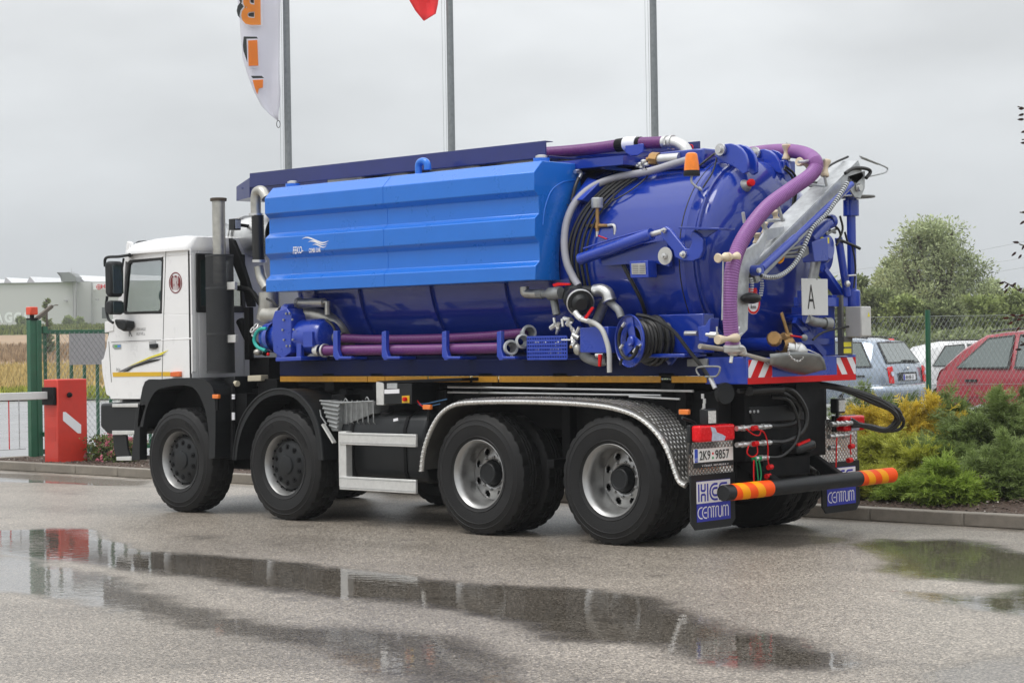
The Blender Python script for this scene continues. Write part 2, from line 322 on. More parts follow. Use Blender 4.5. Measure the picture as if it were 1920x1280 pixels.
def build_asphalt():
    xs=np.arange(-19.5,6.01,.05); ys=np.arange(-9.0,3.16,.05); xs=xs; XX,YY=np.meshgrid(xs,ys); P=np.stack([XX.ravel(),YY.ravel()],1)
    wet=np.zeros(len(P)); n1=fb(P[:,0]*1.1,P[:,1]*1.9,3,5)-.47; n2=fb(P[:,0]*5,P[:,1]*5,9,4)-.47
    for pl,lv in zip(PUD,PLV):
        poly=np.array([tuple(at(a,b,z=0))[:2] for a,b in pl]); d=sdist(P,poly)+n1*.30+n2*.22
        wet=np.maximum(wet,lv*np.clip((d+.14)/.34,0,1))
    film=np.clip((fb(P[:,0]*.5+7,P[:,1]*.9,21,4)-.48)*2.2,0,.30); wet=np.maximum(wet,film)
    hb=np.clip((P[:,1]-2.6)/.4,0,1)*.5; wet=np.maximum(wet,hb*(fb(P[:,0]*2,P[:,1]*6,5,3)>.42))
    z=-.004*wet+0.006*(fb(P[:,0]*.8,P[:,1]*.8,2,2)-.4)
    nx,ny=len(xs),len(ys); i=np.arange(nx-1)[None,:]+np.arange(ny-1)[:,None]*nx; i=i.ravel(); F=np.stack([i,i+1,i+1+nx,i+nx],1)
    o=npmesh('asphalt_yard',np.column_stack([P,z*0]),F,m_asph,kind='structure')
    a=o.data.attributes.new('wet','FLOAT','POINT'); a.data.foreach_set('value',wet.astype(np.float32)); o.data.shade_smooth()
    return o
build_asphalt()
m_road=mat('grey_wet_road',(.23,.23,.235),.28,var=.22,vs=.25,bump=.3,bs=30,spec=.6)
# surrounding asphalt beyond the detailed yard
o=MB(); 
o.add([(-90,-60,-.006),(-19.5,-60,-.006),(-19.5,3.15,-.006),(-90,3.15,-.006)],[(0,1,2,3)])
o.add([(-19.5,-60,-.006),(6,-60,-.006),(6,-9,-.006),(-19.5,-9,-.006)],[(0,1,2,3)])
o.add([(6,-60,-.006),(60,-60,-.006),(60,3.15,-.006),(6,3.15,-.006)],[(0,1,2,3)])
o.make('asphalt_apron',m_asph,kind='structure',smooth=0)
# big ground sheet following the rising land to the horizon
def sheet(name,d0,d1,s0,s1,mt,dz,kind='structure',nd=30,nsx=40):
    ds=np.linspace(d0,d1,nd); P=[]
    for d in ds:
        for k in range(nsx): P.append(gp(s0+(s1-s0)*k/(nsx-1),d,dz))
    F=[(a*nsx+b,a*nsx+b+1,(a+1)*nsx+b+1,(a+1)*nsx+b) for a in range(nd-1) for b in range(nsx-1)]
    m=MB(); m.add(P,F); return m.make(name,mt,kind=kind)
m_earth=mat('earth',(.10,.10,.05),.9,var=.3,vs=.3)
m_wheat=mat('ripe_wheat',(.46,.33,.14),.9,var=.35,vs=.5,bump=1,bs=4)
m_brownf=mat('brown_crop',(.34,.235,.14),.9,var=.25,vs=.35,bump=1,bs=3)
m_grass=mat('grass_green',(.11,.15,.035),.9,var=.4,vs=.4,bump=1,bs=5)
sheet('ground',-60,900,-700,700,m_earth,-.25)
sheet('entrance_road',12,70,-60,-3,m_road,-.012,nd=8)
sheet('grass_verge',69.5,76,-60,20,m_grass,.03,nd=6)
sheet('wheat_field',75.5,112,-80,20,m_wheat,.05)
sheet('brown_field',111,215,-120,30,m_brownf,.06)
sheet('grass_meadow',214,330,-160,40,m_grass,.07)
# ---- kerb
kb=MB().box(-30,12,3.16,3.26,-.1,.06).make('kerb',m_conc,kind='structure')
x=-19.7; i=0
kme=None
while x<4.5:
    o=MB().box(0.004,.996,0,.15,0,.125)
    if kme is None: t=o.make('kerb_stone',m_conc,kb,bev=.012); kme=t
    else: t=kme.copy(); C.objects.link(t); t.parent=kb
    t.location=(x,3.15+random.uniform(-.004,.004),random.uniform(-.003,.003)); x+=1.0
# return kerb at the gate end of the bed
kr=kme.copy(); C.objects.link(kr); kr.parent=kb; kr.location=(-18.62,3.32,-.01); kr.rotation_euler=(0,0,rad(90))
# ---- planted bank and mulch
m_mulch=mat('bark_mulch',(.07,.045,.032),.8,var=.6,vs=22,bump=1,bs=60)
def bankz(x,y):
    t=min(max((y-3.4)/3.6,0),1); r=min(max((x+13)/5,0),1); return .09+.42*t*r
m=MB(); xs=[-18.6+.4*i for i in range(70)]; ys=[3.29+.25*i for i in range(20)]
P=[];F=[]
for yy in ys:
    for xx in xs:
        P.append((xx,yy if xx>-10 else 3.29+(yy-3.29)*.42,bankz(xx,yy)+.03*math.sin(xx*3.1)*math.sin(yy*4.3)*(yy>3.4)))
nx=len(xs)
for a in range(len(ys)-1):
    for b in range(nx-1): F.append((a*nx+b,a*nx+b+1,(a+1)*nx+b+1,(a+1)*nx+b))
m.add(P,F).make('mulch_bed',m_mulch,kind='structure')
m=MB().add([(-60,8.04,.42),(60,8.04,.36),(60,60,.36),(-20,60,.42)],[(0,1,2,3)])
# gravel car park behind the fence
q=[gp(s,d) for s,d in ((-1.5,22.8),(40,22.8),(60,75),(-6,75))]
MB().add([(p.x,p.y,.40) for p in q],[(0,1,2,3)]).make('parking_lot',m_road,kind='structure')
def chips(name,n,x0,x1,y0,y1,mt,s0,s1,zf):
    c=np.column_stack([rng.uniform(x0,x1,n),rng.uniform(y0,y1,n)]); Z=np.array([zf(a,b) for a,b in c]); s=rng.uniform(s0,s1,n); V_=[];F_=[]
    for k in range(n):
        a=rng.uniform(0,6.28); base=len(V_); cx,cy,cz=c[k,0],c[k,1],Z[k]+.01
        for j in range(4):
            r=s[k]*rng.uniform(.6,1.3); V_.append((cx+r*math.cos(a+j*1.57),cy+.6*r*math.sin(a+j*1.57),cz+rng.uniform(-.2,.6)*s[k]))
        V_.append((cx,cy,cz+s[k]*.7))
        F_+=[(base+j,base+(j+1)%4,base+4) for j in range(4)]
    npmesh(name,V_,np.array(F_),mt,kind='stuff')
chips('bark_chips',9000,-18.5,2,3.31,4.6,m_mulch,.008,.03,bankz)
chips('pale_gravel_stones',700,-18.5,2,3.31,4.3,mat('pale_stone',(.35,.32,.28),.6),.006,.02,bankz)
# ------------------------------------------------------------------ the truck (one thing)
TR=thing('tank_truck','white cabbed four axle sewer cleaning truck with blue tank and purple hoses','truck',(-6,1.25,0))
WX=[-9.208,-7.511,-4.808,-3.252]
# ---- chassis
m=MB().box(-10.2,-2.45,.72,1.78,.42,.86)
m.box(-9.9,-2.42,.45,.62,.95,1.30).box(-9.9,-2.42,1.88,2.05,.95,1.30).box(-8.0,-2.45,.62,1.9,.9,1.36)
m.box(-10.3,-8.6,.35,2.2,.85,1.32)
for x in WX: m.tube([(x,.35,.55),(x,2.2,.55)],.11,12)
m.make('chassis_frame',m_black,TR,bev=.01)
m=MB()
for x in WX[2:]: m.box(x-.12,x+.12,.66,.8,.5,1.0)
for x in (-8.35,-7.0,-5.6,-4.05,-2.75): m.box(x-.04,x+.04,.15,.6,.62,.70).box(x-.05,x+.05,.36,.46,.7,1.3)
m.box(-8.5,-7.9,.36,1.0,.75,1.25).box(-7.05,-6.85,.25,.9,.55,1.25).box(-5.5,-5.3,.3,.8,.5,1.0)
m.tube([(-7.4,.55,1.1),(-6.7,.5,1.2),(-6.0,.5,1.15),(-5.4,.5,1.2)],.03,8,4)
m.make('frame_brackets',m_black,TR,bev=.008)
# pipes along the frame
m=MB()
for (a,b,y,c,d,r) in ((840,725,.32,1300,733,.011),(840,735,.32,1240,741,.010),(1180,743,.3,1275,748,.010)):
    m.tube([at(a,b,y=y),at(c,d,y=y)],r,8)
m.make('frame_pipe',m_steel,TR)
# ---- wheels
def tyre_mb(cx,y0,W,R=.55,n=112):
    prof=[(.292,.045),(.305,.018),(.335,.008),(.34,.003),(.345,.008),(.40,-.002),(.44,-.004),(.445,-.007),(.45,-.004),(.485,.004),(.49,.001),(.497,.006),(.515,.016),(.533,.024)]
    tr=[(R-.004,.034),(R,.05),(R,.105),(R-.012,.108),(R-.012,.118),(R,.121),(R,W/2-.006),(R-.01,W/2-.003)]
    prof=prof+tr; full=prof+[(r,W-t) for r,t in prof[::-1]]
    m=MB(); vs=[];fs=[]; L_=len(full)
    for i,(r,t) in enumerate(full):
        for j in range(n):
            a=2*math.pi*j/n; q=r; k=i if i<L_//2 else L_-1-i
            if j%4==3 and k in (13,14,15,16): q=r-(.012 if k>13 else .005)
            if (j+2)%4==3 and k in (19,20): q=r-.010
            if 3<k<13 and False: pass
            vs.append((cx+q*math.cos(a),y0+t,.55+q*math.sin(a)))
    for i in range(L_-1):
        for j in range(n): fs.append((i*n+j,(i+1)*n+j,(i+1)*n+(j+1)%n,i*n+(j+1)%n))
    return m.add(vs,fs)
def mk_front(cx):
    t=tyre_mb(cx,0,.35).make('wheel',m_rub,TR,smooth=28)
    O=V((cx,0,.55))
    MB().lathe(O,Y_,[(.292,.050),(.312,.030),(.316,.022),(.308,.018),(.298,.028),(.290,.05),(.272,.08),(.262,.13),(.252,.16),(.20,.175),(.0,.18)],64).make('rim',m_rim,t)
    m=MB().lathe(O,Y_,[(.252,.135),(.246,.095),(.222,.078),(.205,.072),(.19,.066),(.12,.06),(.098,.056),(.092,.04),(.07,.036),(0.001,.036)],48)
    m.make('hub_cover',m_bplas,t)
    m=MB()
    for k in range(10):
        a=2*math.pi*k/10+.3; p=O+V((.178*math.cos(a),.07,.178*math.sin(a))); m.lathe(p,-Y_,[(.029,0),(.029,.008),(.018,.009),(.018,.0),(.013,.0),(.013,.016),(0.001,.018)],12)
    for k in range(20):
        a=2*math.pi*k/20+.1; p=O+V((.263*math.cos(a),.095,.263*math.sin(a))); m.ell(p,.014,.006,.014,8,4)
    m.make('wheel_nuts',m_black,t)
    m=MB()
    for sx in (-1,1):
        for k in range(26):   # raised lettering band on sidewall
            a=math.pi/2+sx*(.35+k*.03)+(0 if sx>0 else 0)
            if k%5==4: continue
            c=O+V((.415*math.cos(a),-.003,.415*math.sin(a))); t_=V((-math.sin(a),0,math.cos(a))); r_=V((math.cos(a),0,math.sin(a)))
            m.prism([c-t_*.004-r_*.016,c+t_*.004-r_*.016,c+t_*.004+r_*.016,c-t_*.004+r_*.016],V((0,-.003,0)))
    m.make('sidewall_lettering',m_rub,t,kind='stuff')
    return t
def mk_rear(cx):
    t=tyre_mb(cx,0,.30).make('wheel',m_rub,TR,smooth=28)
    tyre_mb(cx,.335,.30).make('inner_tyre',m_rub,t,smooth=28)
    O=V((cx,0,.55))
    MB().lathe(O,Y_,[(.290,.045),(.311,.028),(.316,.018),(.309,.014),(.300,.022),(.290,.034),(.277,.05),(.268,.09),(.262,.15),(.258,.20),(.25,.235)],72).make('rim',m_rim,t)
    # dished disc with ten hand holes: built as ring sectors round real openings
    n=80; m=MB(); rs=[.255,.238,.226,.205,.184,.172,.15,.12]; ts=[.225,.222,.218,.214,.21,.206,.204,.204]; vs=[];fs=[]
    for i,(r,tt) in enumerate(zip(rs,ts)):
        for j in range(n):
            a=2*math.pi*j/n; vs.append((cx+r*math.cos(a),tt,.55+r*math.sin(a)))
    for i in range(len(rs)-1):
        for j in range(n):
            if 1<=i<=4 and (j%10) in (3,4,5,6) and not (i in (1,4) and (j%10) in (3,6)): continue
            fs.append((i*n+j,i*n+(j+1)%n,(i+1)*n+(j+1)%n,(i+1)*n+j))
    me=m.add(vs,fs); 
    d=me.make('wheel_disc',m_rim,t); sm=d.modifiers.new('solid','SOLIDIFY'); sm.thickness=.012
    MB().lathe(O,Y_,[(.27,.30),(.22,.30),(.0,.30)],32).make('brake_drum',m_black,t)
    MB().lathe(O,Y_,[(.112,.205),(.11,.195),(.108,.19),(.106,.165),(.102,.158),(.098,.135),(.09,.128),(.08,.128),(.075,.132),(.0,.132)],36).make('hub_cover',m_bplas,t)
    m=MB()
    for k in range(10):
        a=2*math.pi*k/10+.2; p=O+V((.150*math.cos(a),.205,.150*math.sin(a))); m.lathe(p,-Y_,[(.014,0),(.014,.018),(.007,.02),(.007,.03),(0.001,.031)],6)
    m.make('wheel_nuts',m_rim,t)
    return t
def clone(o,dx,flip=False):
    c=o.copy(); C.objects.link(c); WP[c]=WP[o]
    P=WP[TR]
    if flip: c.matrix_parent_inverse=o.matrix_parent_inverse.copy(); c.rotation_euler=(0,0,math.pi); c.location=V((2*(WXcur-P.x)+dx,2*(1.25-P.y),0))
    else: c.location=o.location+V((dx,0,0))
    for ch in o.children:
        d=ch.copy(); C.objects.link(d); d.parent=c
    return c
wf=mk_front(WX[0]); wr=mk_rear(WX[2])
clone(wf,WX[1]-WX[0]); clone(wr,WX[3]-WX[2])
for src,base,xs in ((wf,WX[0],WX[:2]),(wr,WX[2],WX[2:])):
    for x in xs: WXcur=base; clone(src,x-base,True)
# ---- cab
K=.03
def cp(l,y=K): return ats(l,y=y)
side=[[(236,475),(312,470),(311,482),(304,487),(243,487),(238,489)], # above the window
      [(236,475),(238,489),(229,589),(226,597),(207,603),(209,590)]]
cabm=MB()
TH=V((0,.05,0))
zf=lambda px,py: at(px,py,y=K)
# side skin pieces around the window opening
cabm.prism(cp([(236,474),(356,465),(357,478),(306,481),(302,483),(243,488),(239,492),(235,490)]),TH)
cabm.prism(cp([(236,474),(235,490),(231,587),(212,596),(211,592),(222,560)]),TH)
cabm.prism(cp([(306,481),(357,478),(360,590),(303,588)]),TH)
cabm.prism(cp([(212,596),(231,587),(303,588),(360,590),(361,696),(354,713),(345,716),(271,716),(263,748),(207,748),(197,700),(200,640)]),TH)
# belt crease
cabm.prism(cp([(209,641),(358,633),(358,636),(209,644)],y=.027),V((0,.01,0)))
# outer front corner
cabm.prism(ats([(202,640),(207,640),(206,676),(210,746),(199,739),(192,700),(190,675),(194,672)],y=.05),V((0,2.36,0)))
cabm.prism(ats([(214,597),(205,602),(203,640),(208,641)],y=.07),V((0,2.32,0)))
cab=cabm.make('cab',m_white,TR,bev=.008,smooth=30)
# far side, rear wall, front, floor
def zx(px,py,y=K): p=at(px,py,y=y); return p.x,p.z
xr=-8.985; xf=at(232,560,y=K).x; zt=at(356,466,y=K).z; zb=at(357,716,y=K).z
m=MB()
zwt,zwb=at(372,480,x=xr).z,at(380,580,x=xr).z
ya,yb=at(371,500,x=xr).y,at(455,500,x=xr).y
m.box(xr-.05,xr,.035,ya,zb,zt+.04).box(xr-.05,xr,yb,2.46,zb,zt+.04).box(xr-.05,xr,ya,yb,zb,zwb).box(xr-.05,xr,ya,yb,zwt,zt+.04)
m.make('rear_wall',mat('rear_cab_panel',(.66,.66,.67),.35,coat=.5,var=.03),cab,bev=.01)
m=MB().box(xr-.04,xr-.01,.03,.05,zb+.02,zt-.02); m.make('door_seal',m_dkpr,cab)
m=MB()
m.box(xf-.05,xr,2.41,2.46,zb,at(300,590,y=K).z).box(xf-.02,xr,2.41,2.46,at(300,478,y=K).z,zt).box(xr-.45,xr,2.41,2.46,at(300,590,y=K).z,at(300,478,y=K).z)
m.box(xf-.2,xf-.15,.1,2.4,.98,at(230,590,y=K).z).box(xf-.25,xr,.08,2.42,1.35,1.42)
m.obox(V((xf-.14,.1,2.2)),V((xf+.04,.1,2.9)),.07,Y_,.05).obox(V((xf-.14,2.4,2.2)),V((xf+.04,2.4,2.9)),.07,Y_,.05)
m.make('cab_shell',m_white,cab,bev=.01)
# roof: lofted rings
a=at(236,474,y=K); b=at(356,465,y=K)
rings=[]
zl=.5*(a.z+b.z)
def ring(x0,x1,y0,y1,z0,z1,c=.12):
    P=[]; 
    for (cx,cy,sx,sy,zz) in ((x0,y0,1,1,z0),(x1,y0,-1,1,z1),(x1,y1,-1,-1,z1),(x0,y1,1,-1,z0)):
        pass
    pts=[(x0,y0+c,z0),(x0+c*.3,y0+c*.3,z0),(x0+c,y0,z0),(x1-c*.6,y0,z1),(x1-c*.2,y0+c*.2,z1),(x1,y0+c*.6,z1),(x1,y1-c*.6,z1),(x1-c*.2,y1-c*.2,z1),(x1-c*.6,y1,z1),(x0+c,y1,z0),(x0+c*.3,y1-c*.3,z0),(x0,y1-c,z0)]
    return [V(p) for p in pts]
tz1=at(262,449,y=.35).z; tz2=at(363,443,y=.2).z
R0=ring(a.x-.03,xr+.0,.0,2.5,a.z-.02,b.z-.02,.10); R1=ring(a.x-.03,xr+.01,.0,2.5,a.z+.02,b.z+.02,.10); R2=ring(a.x+.03,xr-.0,.07,2.43,a.z+.10,b.z+.12); R3=ring(a.x+.12,xr-.02,.20,2.30,tz1-.02,tz2-.02,.2); R4=ring(a.x+.3,xr-.1,.42,2.08,tz1+.01,tz2+.01,.25)
m=MB(); vs=[];fs=[]
for Rg in (R0,R1,R2,R3,R4): vs+=Rg
for i in range(4):
    for j in range(12): fs.append((i*12+j,i*12+(j+1)%12,(i+1)*12+(j+1)%12,(i+1)*12+j))
fs.append(tuple(range(48,60))); fs.append(tuple(range(11,-1,-1)))
m.add(vs,fs).make('roof',m_white,cab,smooth=50)
MB().box(a.x-.16,a.x+.02,.25,2.25,a.z+.02,tz1-.02).make('sun_visor',m_bplas,cab,bev=.04)
m=MB()
for yy in (1.0,1.15): m.ell((a.x+.7,yy,tz1+.04),.04,.04,.03)
m.make('roof_lamp',m_bplas,cab)
# seams: real grooves shown as thin dark strips set in
m=MB()
for l in (([311,472],[307,590],[304,716]),([204,640],[209,716]),([209,641],[302,637])):
    for (p,q) in zip(l[:-1],l[1:]):
        A_,B_=at(*p,y=K-.001),at(*q,y=K-.001); m.obox(A_,B_,.007,Y_,.004)
m.make('door_seam',mat('seam_grey',(.10,.10,.10),.6),cab,smooth=0)
# window frame and glass
def ringframe(m,l,wd,y,off):
    P=ats(l,y=y); c=sum(P,V((0,0,0)))/len(P); I=[p+(c-p).normalized()*wd*1.3 for p in P]; n=len(P)
    for i in range(n): m.prism([P[i],P[(i+1)%n],I[(i+1)%n],I[i]],V((0,off,0)))
WL=[(243,488),(302,483),(306,486),(303,583),(300,587),(235,589),(231,586),(239,493)]
m=MB(); ringframe(m,WL,.028,K-.004,.03); m.make('window_seal',m_dkpr,cab,smooth=0)
MB().prism(ats([(243,490),(305,485),(302,586),(233,588)],y=.045),V((0,.006,0))).make('side_window',m_glass,cab,smooth=0)
MB().box(xr-.03,xr-.024,ya,yb,zwb,zwt).make('rear_window',m_glass,cab,smooth=0)
m=MB(); 
for (y0,y1,z0,z1) in ((ya-.03,ya+.03,zwb-.03,zwt+.03),(yb-.03,yb+.03,zwb-.03,zwt+.03),(ya,yb,zwb-.03,zwb+.04),(ya,yb,zwt-.04,zwt+.03)): m.box(xr-.02,xr+.012,y0,y1,z0,z1)
m.make('rear_window_seal',m_dkpr,cab,bev=.01)
MB().box(xf-.1,xf-.095,.15,2.35,2.1,2.9).make('windscreen',m_glass,cab,smooth=0)
MB().box(xf+.05,xr-.4,2.42,2.425,at(300,588,y=K).z,at(300,485,y=K).z).make('far_side_window',m_glass,cab,smooth=0)
# interior
m=MB().box(xf-.1,xf+.28,.15,2.35,1.6,2.13).box(-9.55,-9.40,.3,.85,1.9,2.75).box(-9.6,-9.1,.3,.85,1.7,2.0).box(-9.4,-9.02,.2,2.3,1.5,1.7)
m.make('seats_and_dashboard',m_intr,cab,bev=.03)
sw=V((-9.98,.62,2.24)); ax=V((.75,0,.66)); u,w_=perp(ax); m=MB()
m.tube([sw+u*(.22*math.cos(t))+w_*(.22*math.sin(t)) for t in np.linspace(0,2*math.pi,25)],.015,8); m.tube([sw-ax*.25,sw],.03,8); m.obox(sw-u*.21,sw+u*.21,.02,ax,.03)
m.make('steering_wheel',m_black,cab)
# door handle
h=at(292,652,y=K)
MB().prism(ats([(279,640),(292,638),(293,655),(280,656)],y=K-.004),V((0,.004,0))).make('handle_recess',mat('handle_recess_grey',(.4,.4,.4),.5),cab,smooth=0)
MB().prism(ats([(279,645),(293,644),(293,652),(280,653)],y=K-.03),V((0,.026,0))).make('door_handle',m_bplas,cab,bev=.006)
# hinge block by mirror
MB().prism(ats([(196,603),(212,600),(213,620),(196,624)],y=K-.01),V((0,.03,0))).make('hinge_cover',m_white,cab,bev=.006)
# stripes, reflective band, badges
S=K-.003
def decal(l,name,mt,y=S,par=None): return MB().prism(ats(l,y=y),V((0,-.0015,0))).make(name,mt,par or cab,smooth=0)
decal([(211,698),(303,697),(303,705),(212,706)],'reflective_band',m_cabylw)
decal([(305,697),(319,697),(319,705),(305,705)],'reflective_band',m_cabylw)
decal([(240,687),(258,679),(280,669),(300,662),(316,656),(303,665),(285,670),(262,679)],'yellow_stripe',m_lemon)
decal([(221,697),(240,688),(262,679.5),(285,671),(303,666),(312,663),(300,669),(280,674.5),(252,684),(236,696)],'grey_stripe',m_grey,y=S-.0005)
decal([(231,697),(252,685),(280,675),(303,672),(296,676),(270,683),(250,689),(240,696)],'black_stripe',m_dkpr,y=S-.001)
ux=X_; 
text('K',"company_lettering",m_grey,cab,at(242,631,y=S),X_,Z_,.095,.062)
p=at(240,615,y=S); 
text('VODÁRNY A KANALIZACE',"company_lettering",mat('pale_grey_print',(.13,.13,.13),.5),cab,at(256,620,y=S),X_,Z_,.040,.165)
text('KARLOVY VARY, a.s.',"company_lettering",mat('pale_grey_print2',(.13,.13,.13),.5),cab,at(256,629.5,y=S),X_,Z_,.040,.155)
text('Bob Sun',"script_lettering",m_grey,cab,at(218,695,y=S),X_,V((0,0,1)),.035,.075,shear=.3)
decal([(211,646),(214,645),(227,645),(227,654),(215,655),(211,651)],'door_sticker',mat('sticker_grey',(.3,.33,.33),.4))
decal([(215,647),(220,647),(220,651),(215,651)],'sticker_green',mat('sticker_green',(.1,.4,.08),.4),y=S-.002)
decal([(220.5,647),(226,647),(226,650),(220.5,651)],'sticker_blue',mat('sticker_blue',(.05,.25,.7),.4),y=S-.002)
# round badge with vertical bars
bc=at(329,530,y=S); m=MB(); R_=.112
def disc(c,r,name,mt,y,par,n=36,nr=V((0,-1,0)),ri=0):
    u=X_;w_=Z_; m=MB()
    P=[c+V((r*math.cos(2*math.pi*k/n),y,r*math.sin(2*math.pi*k/n))) for k in range(n)]
    if ri:
        Q=[c+V((ri*math.cos(2*math.pi*k/n),y,ri*math.sin(2*math.pi*k/n))) for k in range(n)]
        for k in range(n): m.prism([P[k],P[(k+1)%n],Q[(k+1)%n],Q[k]],V((0,-.001,0)))
    else: m.prism(P,V((0,-.001,0)))
    return m.make(name,mt,par,smooth=0)
disc(bc,R_,'badge_ring',m_maroon,0,cab,ri=R_*.90); 
for s in (-1,1):
    P=[bc+V((R_*.8*math.cos(t)*s,0,R_*.8*math.sin(t))) for t in np.linspace(-.95,.95,12)]
    MB().prism(P,V((0,-.001,0))).make('badge_field',m_maroon,cab,smooth=0)
text('TATRA','badge_lettering',m_maroon,cab,bc+V((-.058,0,-.078)),X_,Z_,.156,.116)
# side marker
MB().prism(ats([(319,697),(337,696),(337,706),(319,706)],y=K-.03),V((0,.03,0))).make('side_marker_lamp',mat('orange_marker',(.7,.12,.01),.2,coat=1),cab,bev=.006)
# mirrors
m=MB().tube(ats([(243,478),(222,481),(203,482),(197,487),(197,500)],y=-.12),.016,8,4).tube([at(243,478,y=-.12),at(243,479,y=.05)],.02,8)
m.tube(ats([(201,555),(199,575),(203,597),(212,605)],y=-.12),.016,8,4).tube([at(232,484,y=-.1),at(223,540,y=-.12)],.012,8)
m.make('mirror_arm',m_bplas,cab)
def rbox(l,y,off,name,mt,par,bev): return MB().prism(ats(l,y=y),V((0,off,0))).make(name,mt,par,bev=bev,seg=3)
rbox([(197,490),(206,489),(209,495),(209,549),(206,557),(200,557),(196,550),(195,497)],-.24,.165,'mirror_housing',m_bplas,cab,.03)
x0=at(209,520,y=-.24).x
MB().box(x0+.002,x0+.008,-.225,-.09,at(209,550,y=-.24).z,at(209,497,y=-.24).z).make('mirror_glass',m_mirr,cab,bev=.002)
rbox([(199,564),(206,563),(209,567),(209,585),(206,590),(201,589),(197,583),(196,570)],-.24,.165,'wide_mirror_housing',m_bplas,cab,.03)
MB().box(x0+.002,x0+.008,-.225,-.09,at(209,587,y=-.24).z,at(209,566,y=-.24).z).make('mirror_glass',m_mirr,cab,bev=.002)
m=MB().prism(ats([(213,598),(237,602),(236,614),(231,622),(220,616),(215,608)],y=-.1),V((0,.12,0))); m.make('mirror_foot',m_bplas,cab,bev=.02)
# bumper, steps, fenders
MB().prism(ats([(187,756),(262,752),(258,808),(238,815),(200,813),(187,800)],y=.02),V((0,2.46,0))).make('front_bumper',m_bplas,TR,bev=.03)
st=None
for l in ([(210,757),(258,756),(258,763),(210,763)],[(210,807),(251,807),(251,814),(210,815)],[(218,856),(246,855),(246,863),(218,863)]):
    MB().prism(ats(l,y=-.005),V((0,.25,0))).make('step',m_alu,TR,bev=.004)
m=MB().prism(ats([(211,815),(236,815),(238,840),(244,857),(217,857),(213,840)],y=.03),V((0,.03,0))).prism(ats([(256,757),(274,758),(262,800),(262,862),(246,863),(250,812)],y=.0),V((0,.10,0))); m.make('step_panel',m_bplas,TR,bev=.006)
def arc_fender(pts_out,pts_in,y0,y1,name,mt,bev=.006):
    m=MB(); O_=cat(ats(pts_out,y=y0),3); I_=cat(ats(pts_in,y=y0),3)
    for i in range(len(O_)-1): m.prism([O_[i],O_[i+1],I_[i+1],I_[i]],V((0,y1-y0,0)))
    return m.make(name,mt,TR,smooth=60)
arc_fender([(258,800),(262,758),(272,715),(300,711),(350,708),(388,714),(402,740),(404,790),(403,858)],[(268,800),(275,765),(290,735),(310,726),(345,722),(368,732),(385,770),(392,820),(392,860)],0.0,.42,'front_fender',m_bplas)
MB().prism(ats([(362,712),(440,705),(440,860),(404,862),(403,760),(388,722)],y=.22),V((0,.3,0))).make('fender_side',m_bplas,TR,bev=.01)
c=at(526,877,y=0); P=[];Q=[]
PO=[(438,862),(441,830),(449,796),(463,768),(484,744),(510,731),(538,730),(562,741),(583,765),(596,795),(603,830),(606,862)]
PI=[(443,862),(447,830),(456,800),(470,774),(489,752),(512,741),(536,740),(557,750),(576,772),(588,800),(594,830),(597,862)]
arc_fender(PO,PI,.0,.42,'second_axle_fender',m_bplas)
# rubber lip trim
m=MB().tube(ats(PO,y=.0),.012,8,4); m.make('fender_trim',m_bplas,TR)
# tall black things between cab and wheel 2
m=MB().tube([at(437,718,y=.18),at(437,860,y=.18)],.028,8).box(-8.75,-8.3,.2,.9,.95,1.25); m.make('air_hose_column',m_black,TR)
for yy in (741,746,780): 
    hgt=2 if yy<750 else 7
    MB().prism(ats([(434.5,yy-hgt),(439.5,yy-hgt),(439.5,yy+hgt),(434.5,yy+hgt)],y=.14),V((0,.01,0))).make('white_tag',m_prtw,TR,smooth=0)
def marker(px,py,y,name='side_marker_lamp'):
    p=at(px,py,y=y); MB().box(p.x-.05,p.x+.05,p.y-.02,p.y+.015,p.z-.022,p.z+.022).make(name,m_amber,TR,bev=.006)
    MB().box(p.x-.012,p.x+.012,p.y-.0,p.y+.02,p.z-.14,p.z-.02).make('lamp_bracket',m_black,TR)
marker(406,743,.0); marker(802,763,.0); marker(1284,772,.05)
MB().prism(ats([(464,704),(489,703),(489,714),(464,715)],y=.3),V((0,.1,0))).make('junction_box',m_beige,TR,bev=.006)
MB().cyl(at(441,719,y=.2),at(446,719,y=.2),.03).make('round_cap',m_beige,TR)
# ---- exhaust
xp,yp=-8.74,.22
ztop=at(408,372,y=yp).z; zs=at(410,480,y=yp).z; zs2=at(410,537,y=yp).z; zb2=at(410,697,y=yp).z
MB().lathe((xp,yp,0),Z_,[(.068,zs2-.1),(.068,ztop-.01),(.062,ztop-.01),(.062,zs2)],28).make('exhaust_pipe',m_stack,TR)
MB().lathe((xp,yp,0),Z_,[(.085,ztop-.03),(.088,ztop),(.075,ztop+.004),(.06,ztop-.03)],24).obox(V((xp-.11,yp,ztop-.01)),V((xp-.06,yp,ztop-.01)),.03,Y_,.05).make('exhaust_clamp',mat('rusty_clamp',(.08,.06,.045),.7),TR)
MB().lathe((xp,yp,0),Z_,[(.0,zs2+.02),(.08,zs2+.03),(.125,zs2-.0),(.13,zs2-.04),(.13,zb2+.01),(.12,zb2)],32,).make('silencer',m_guard,TR)
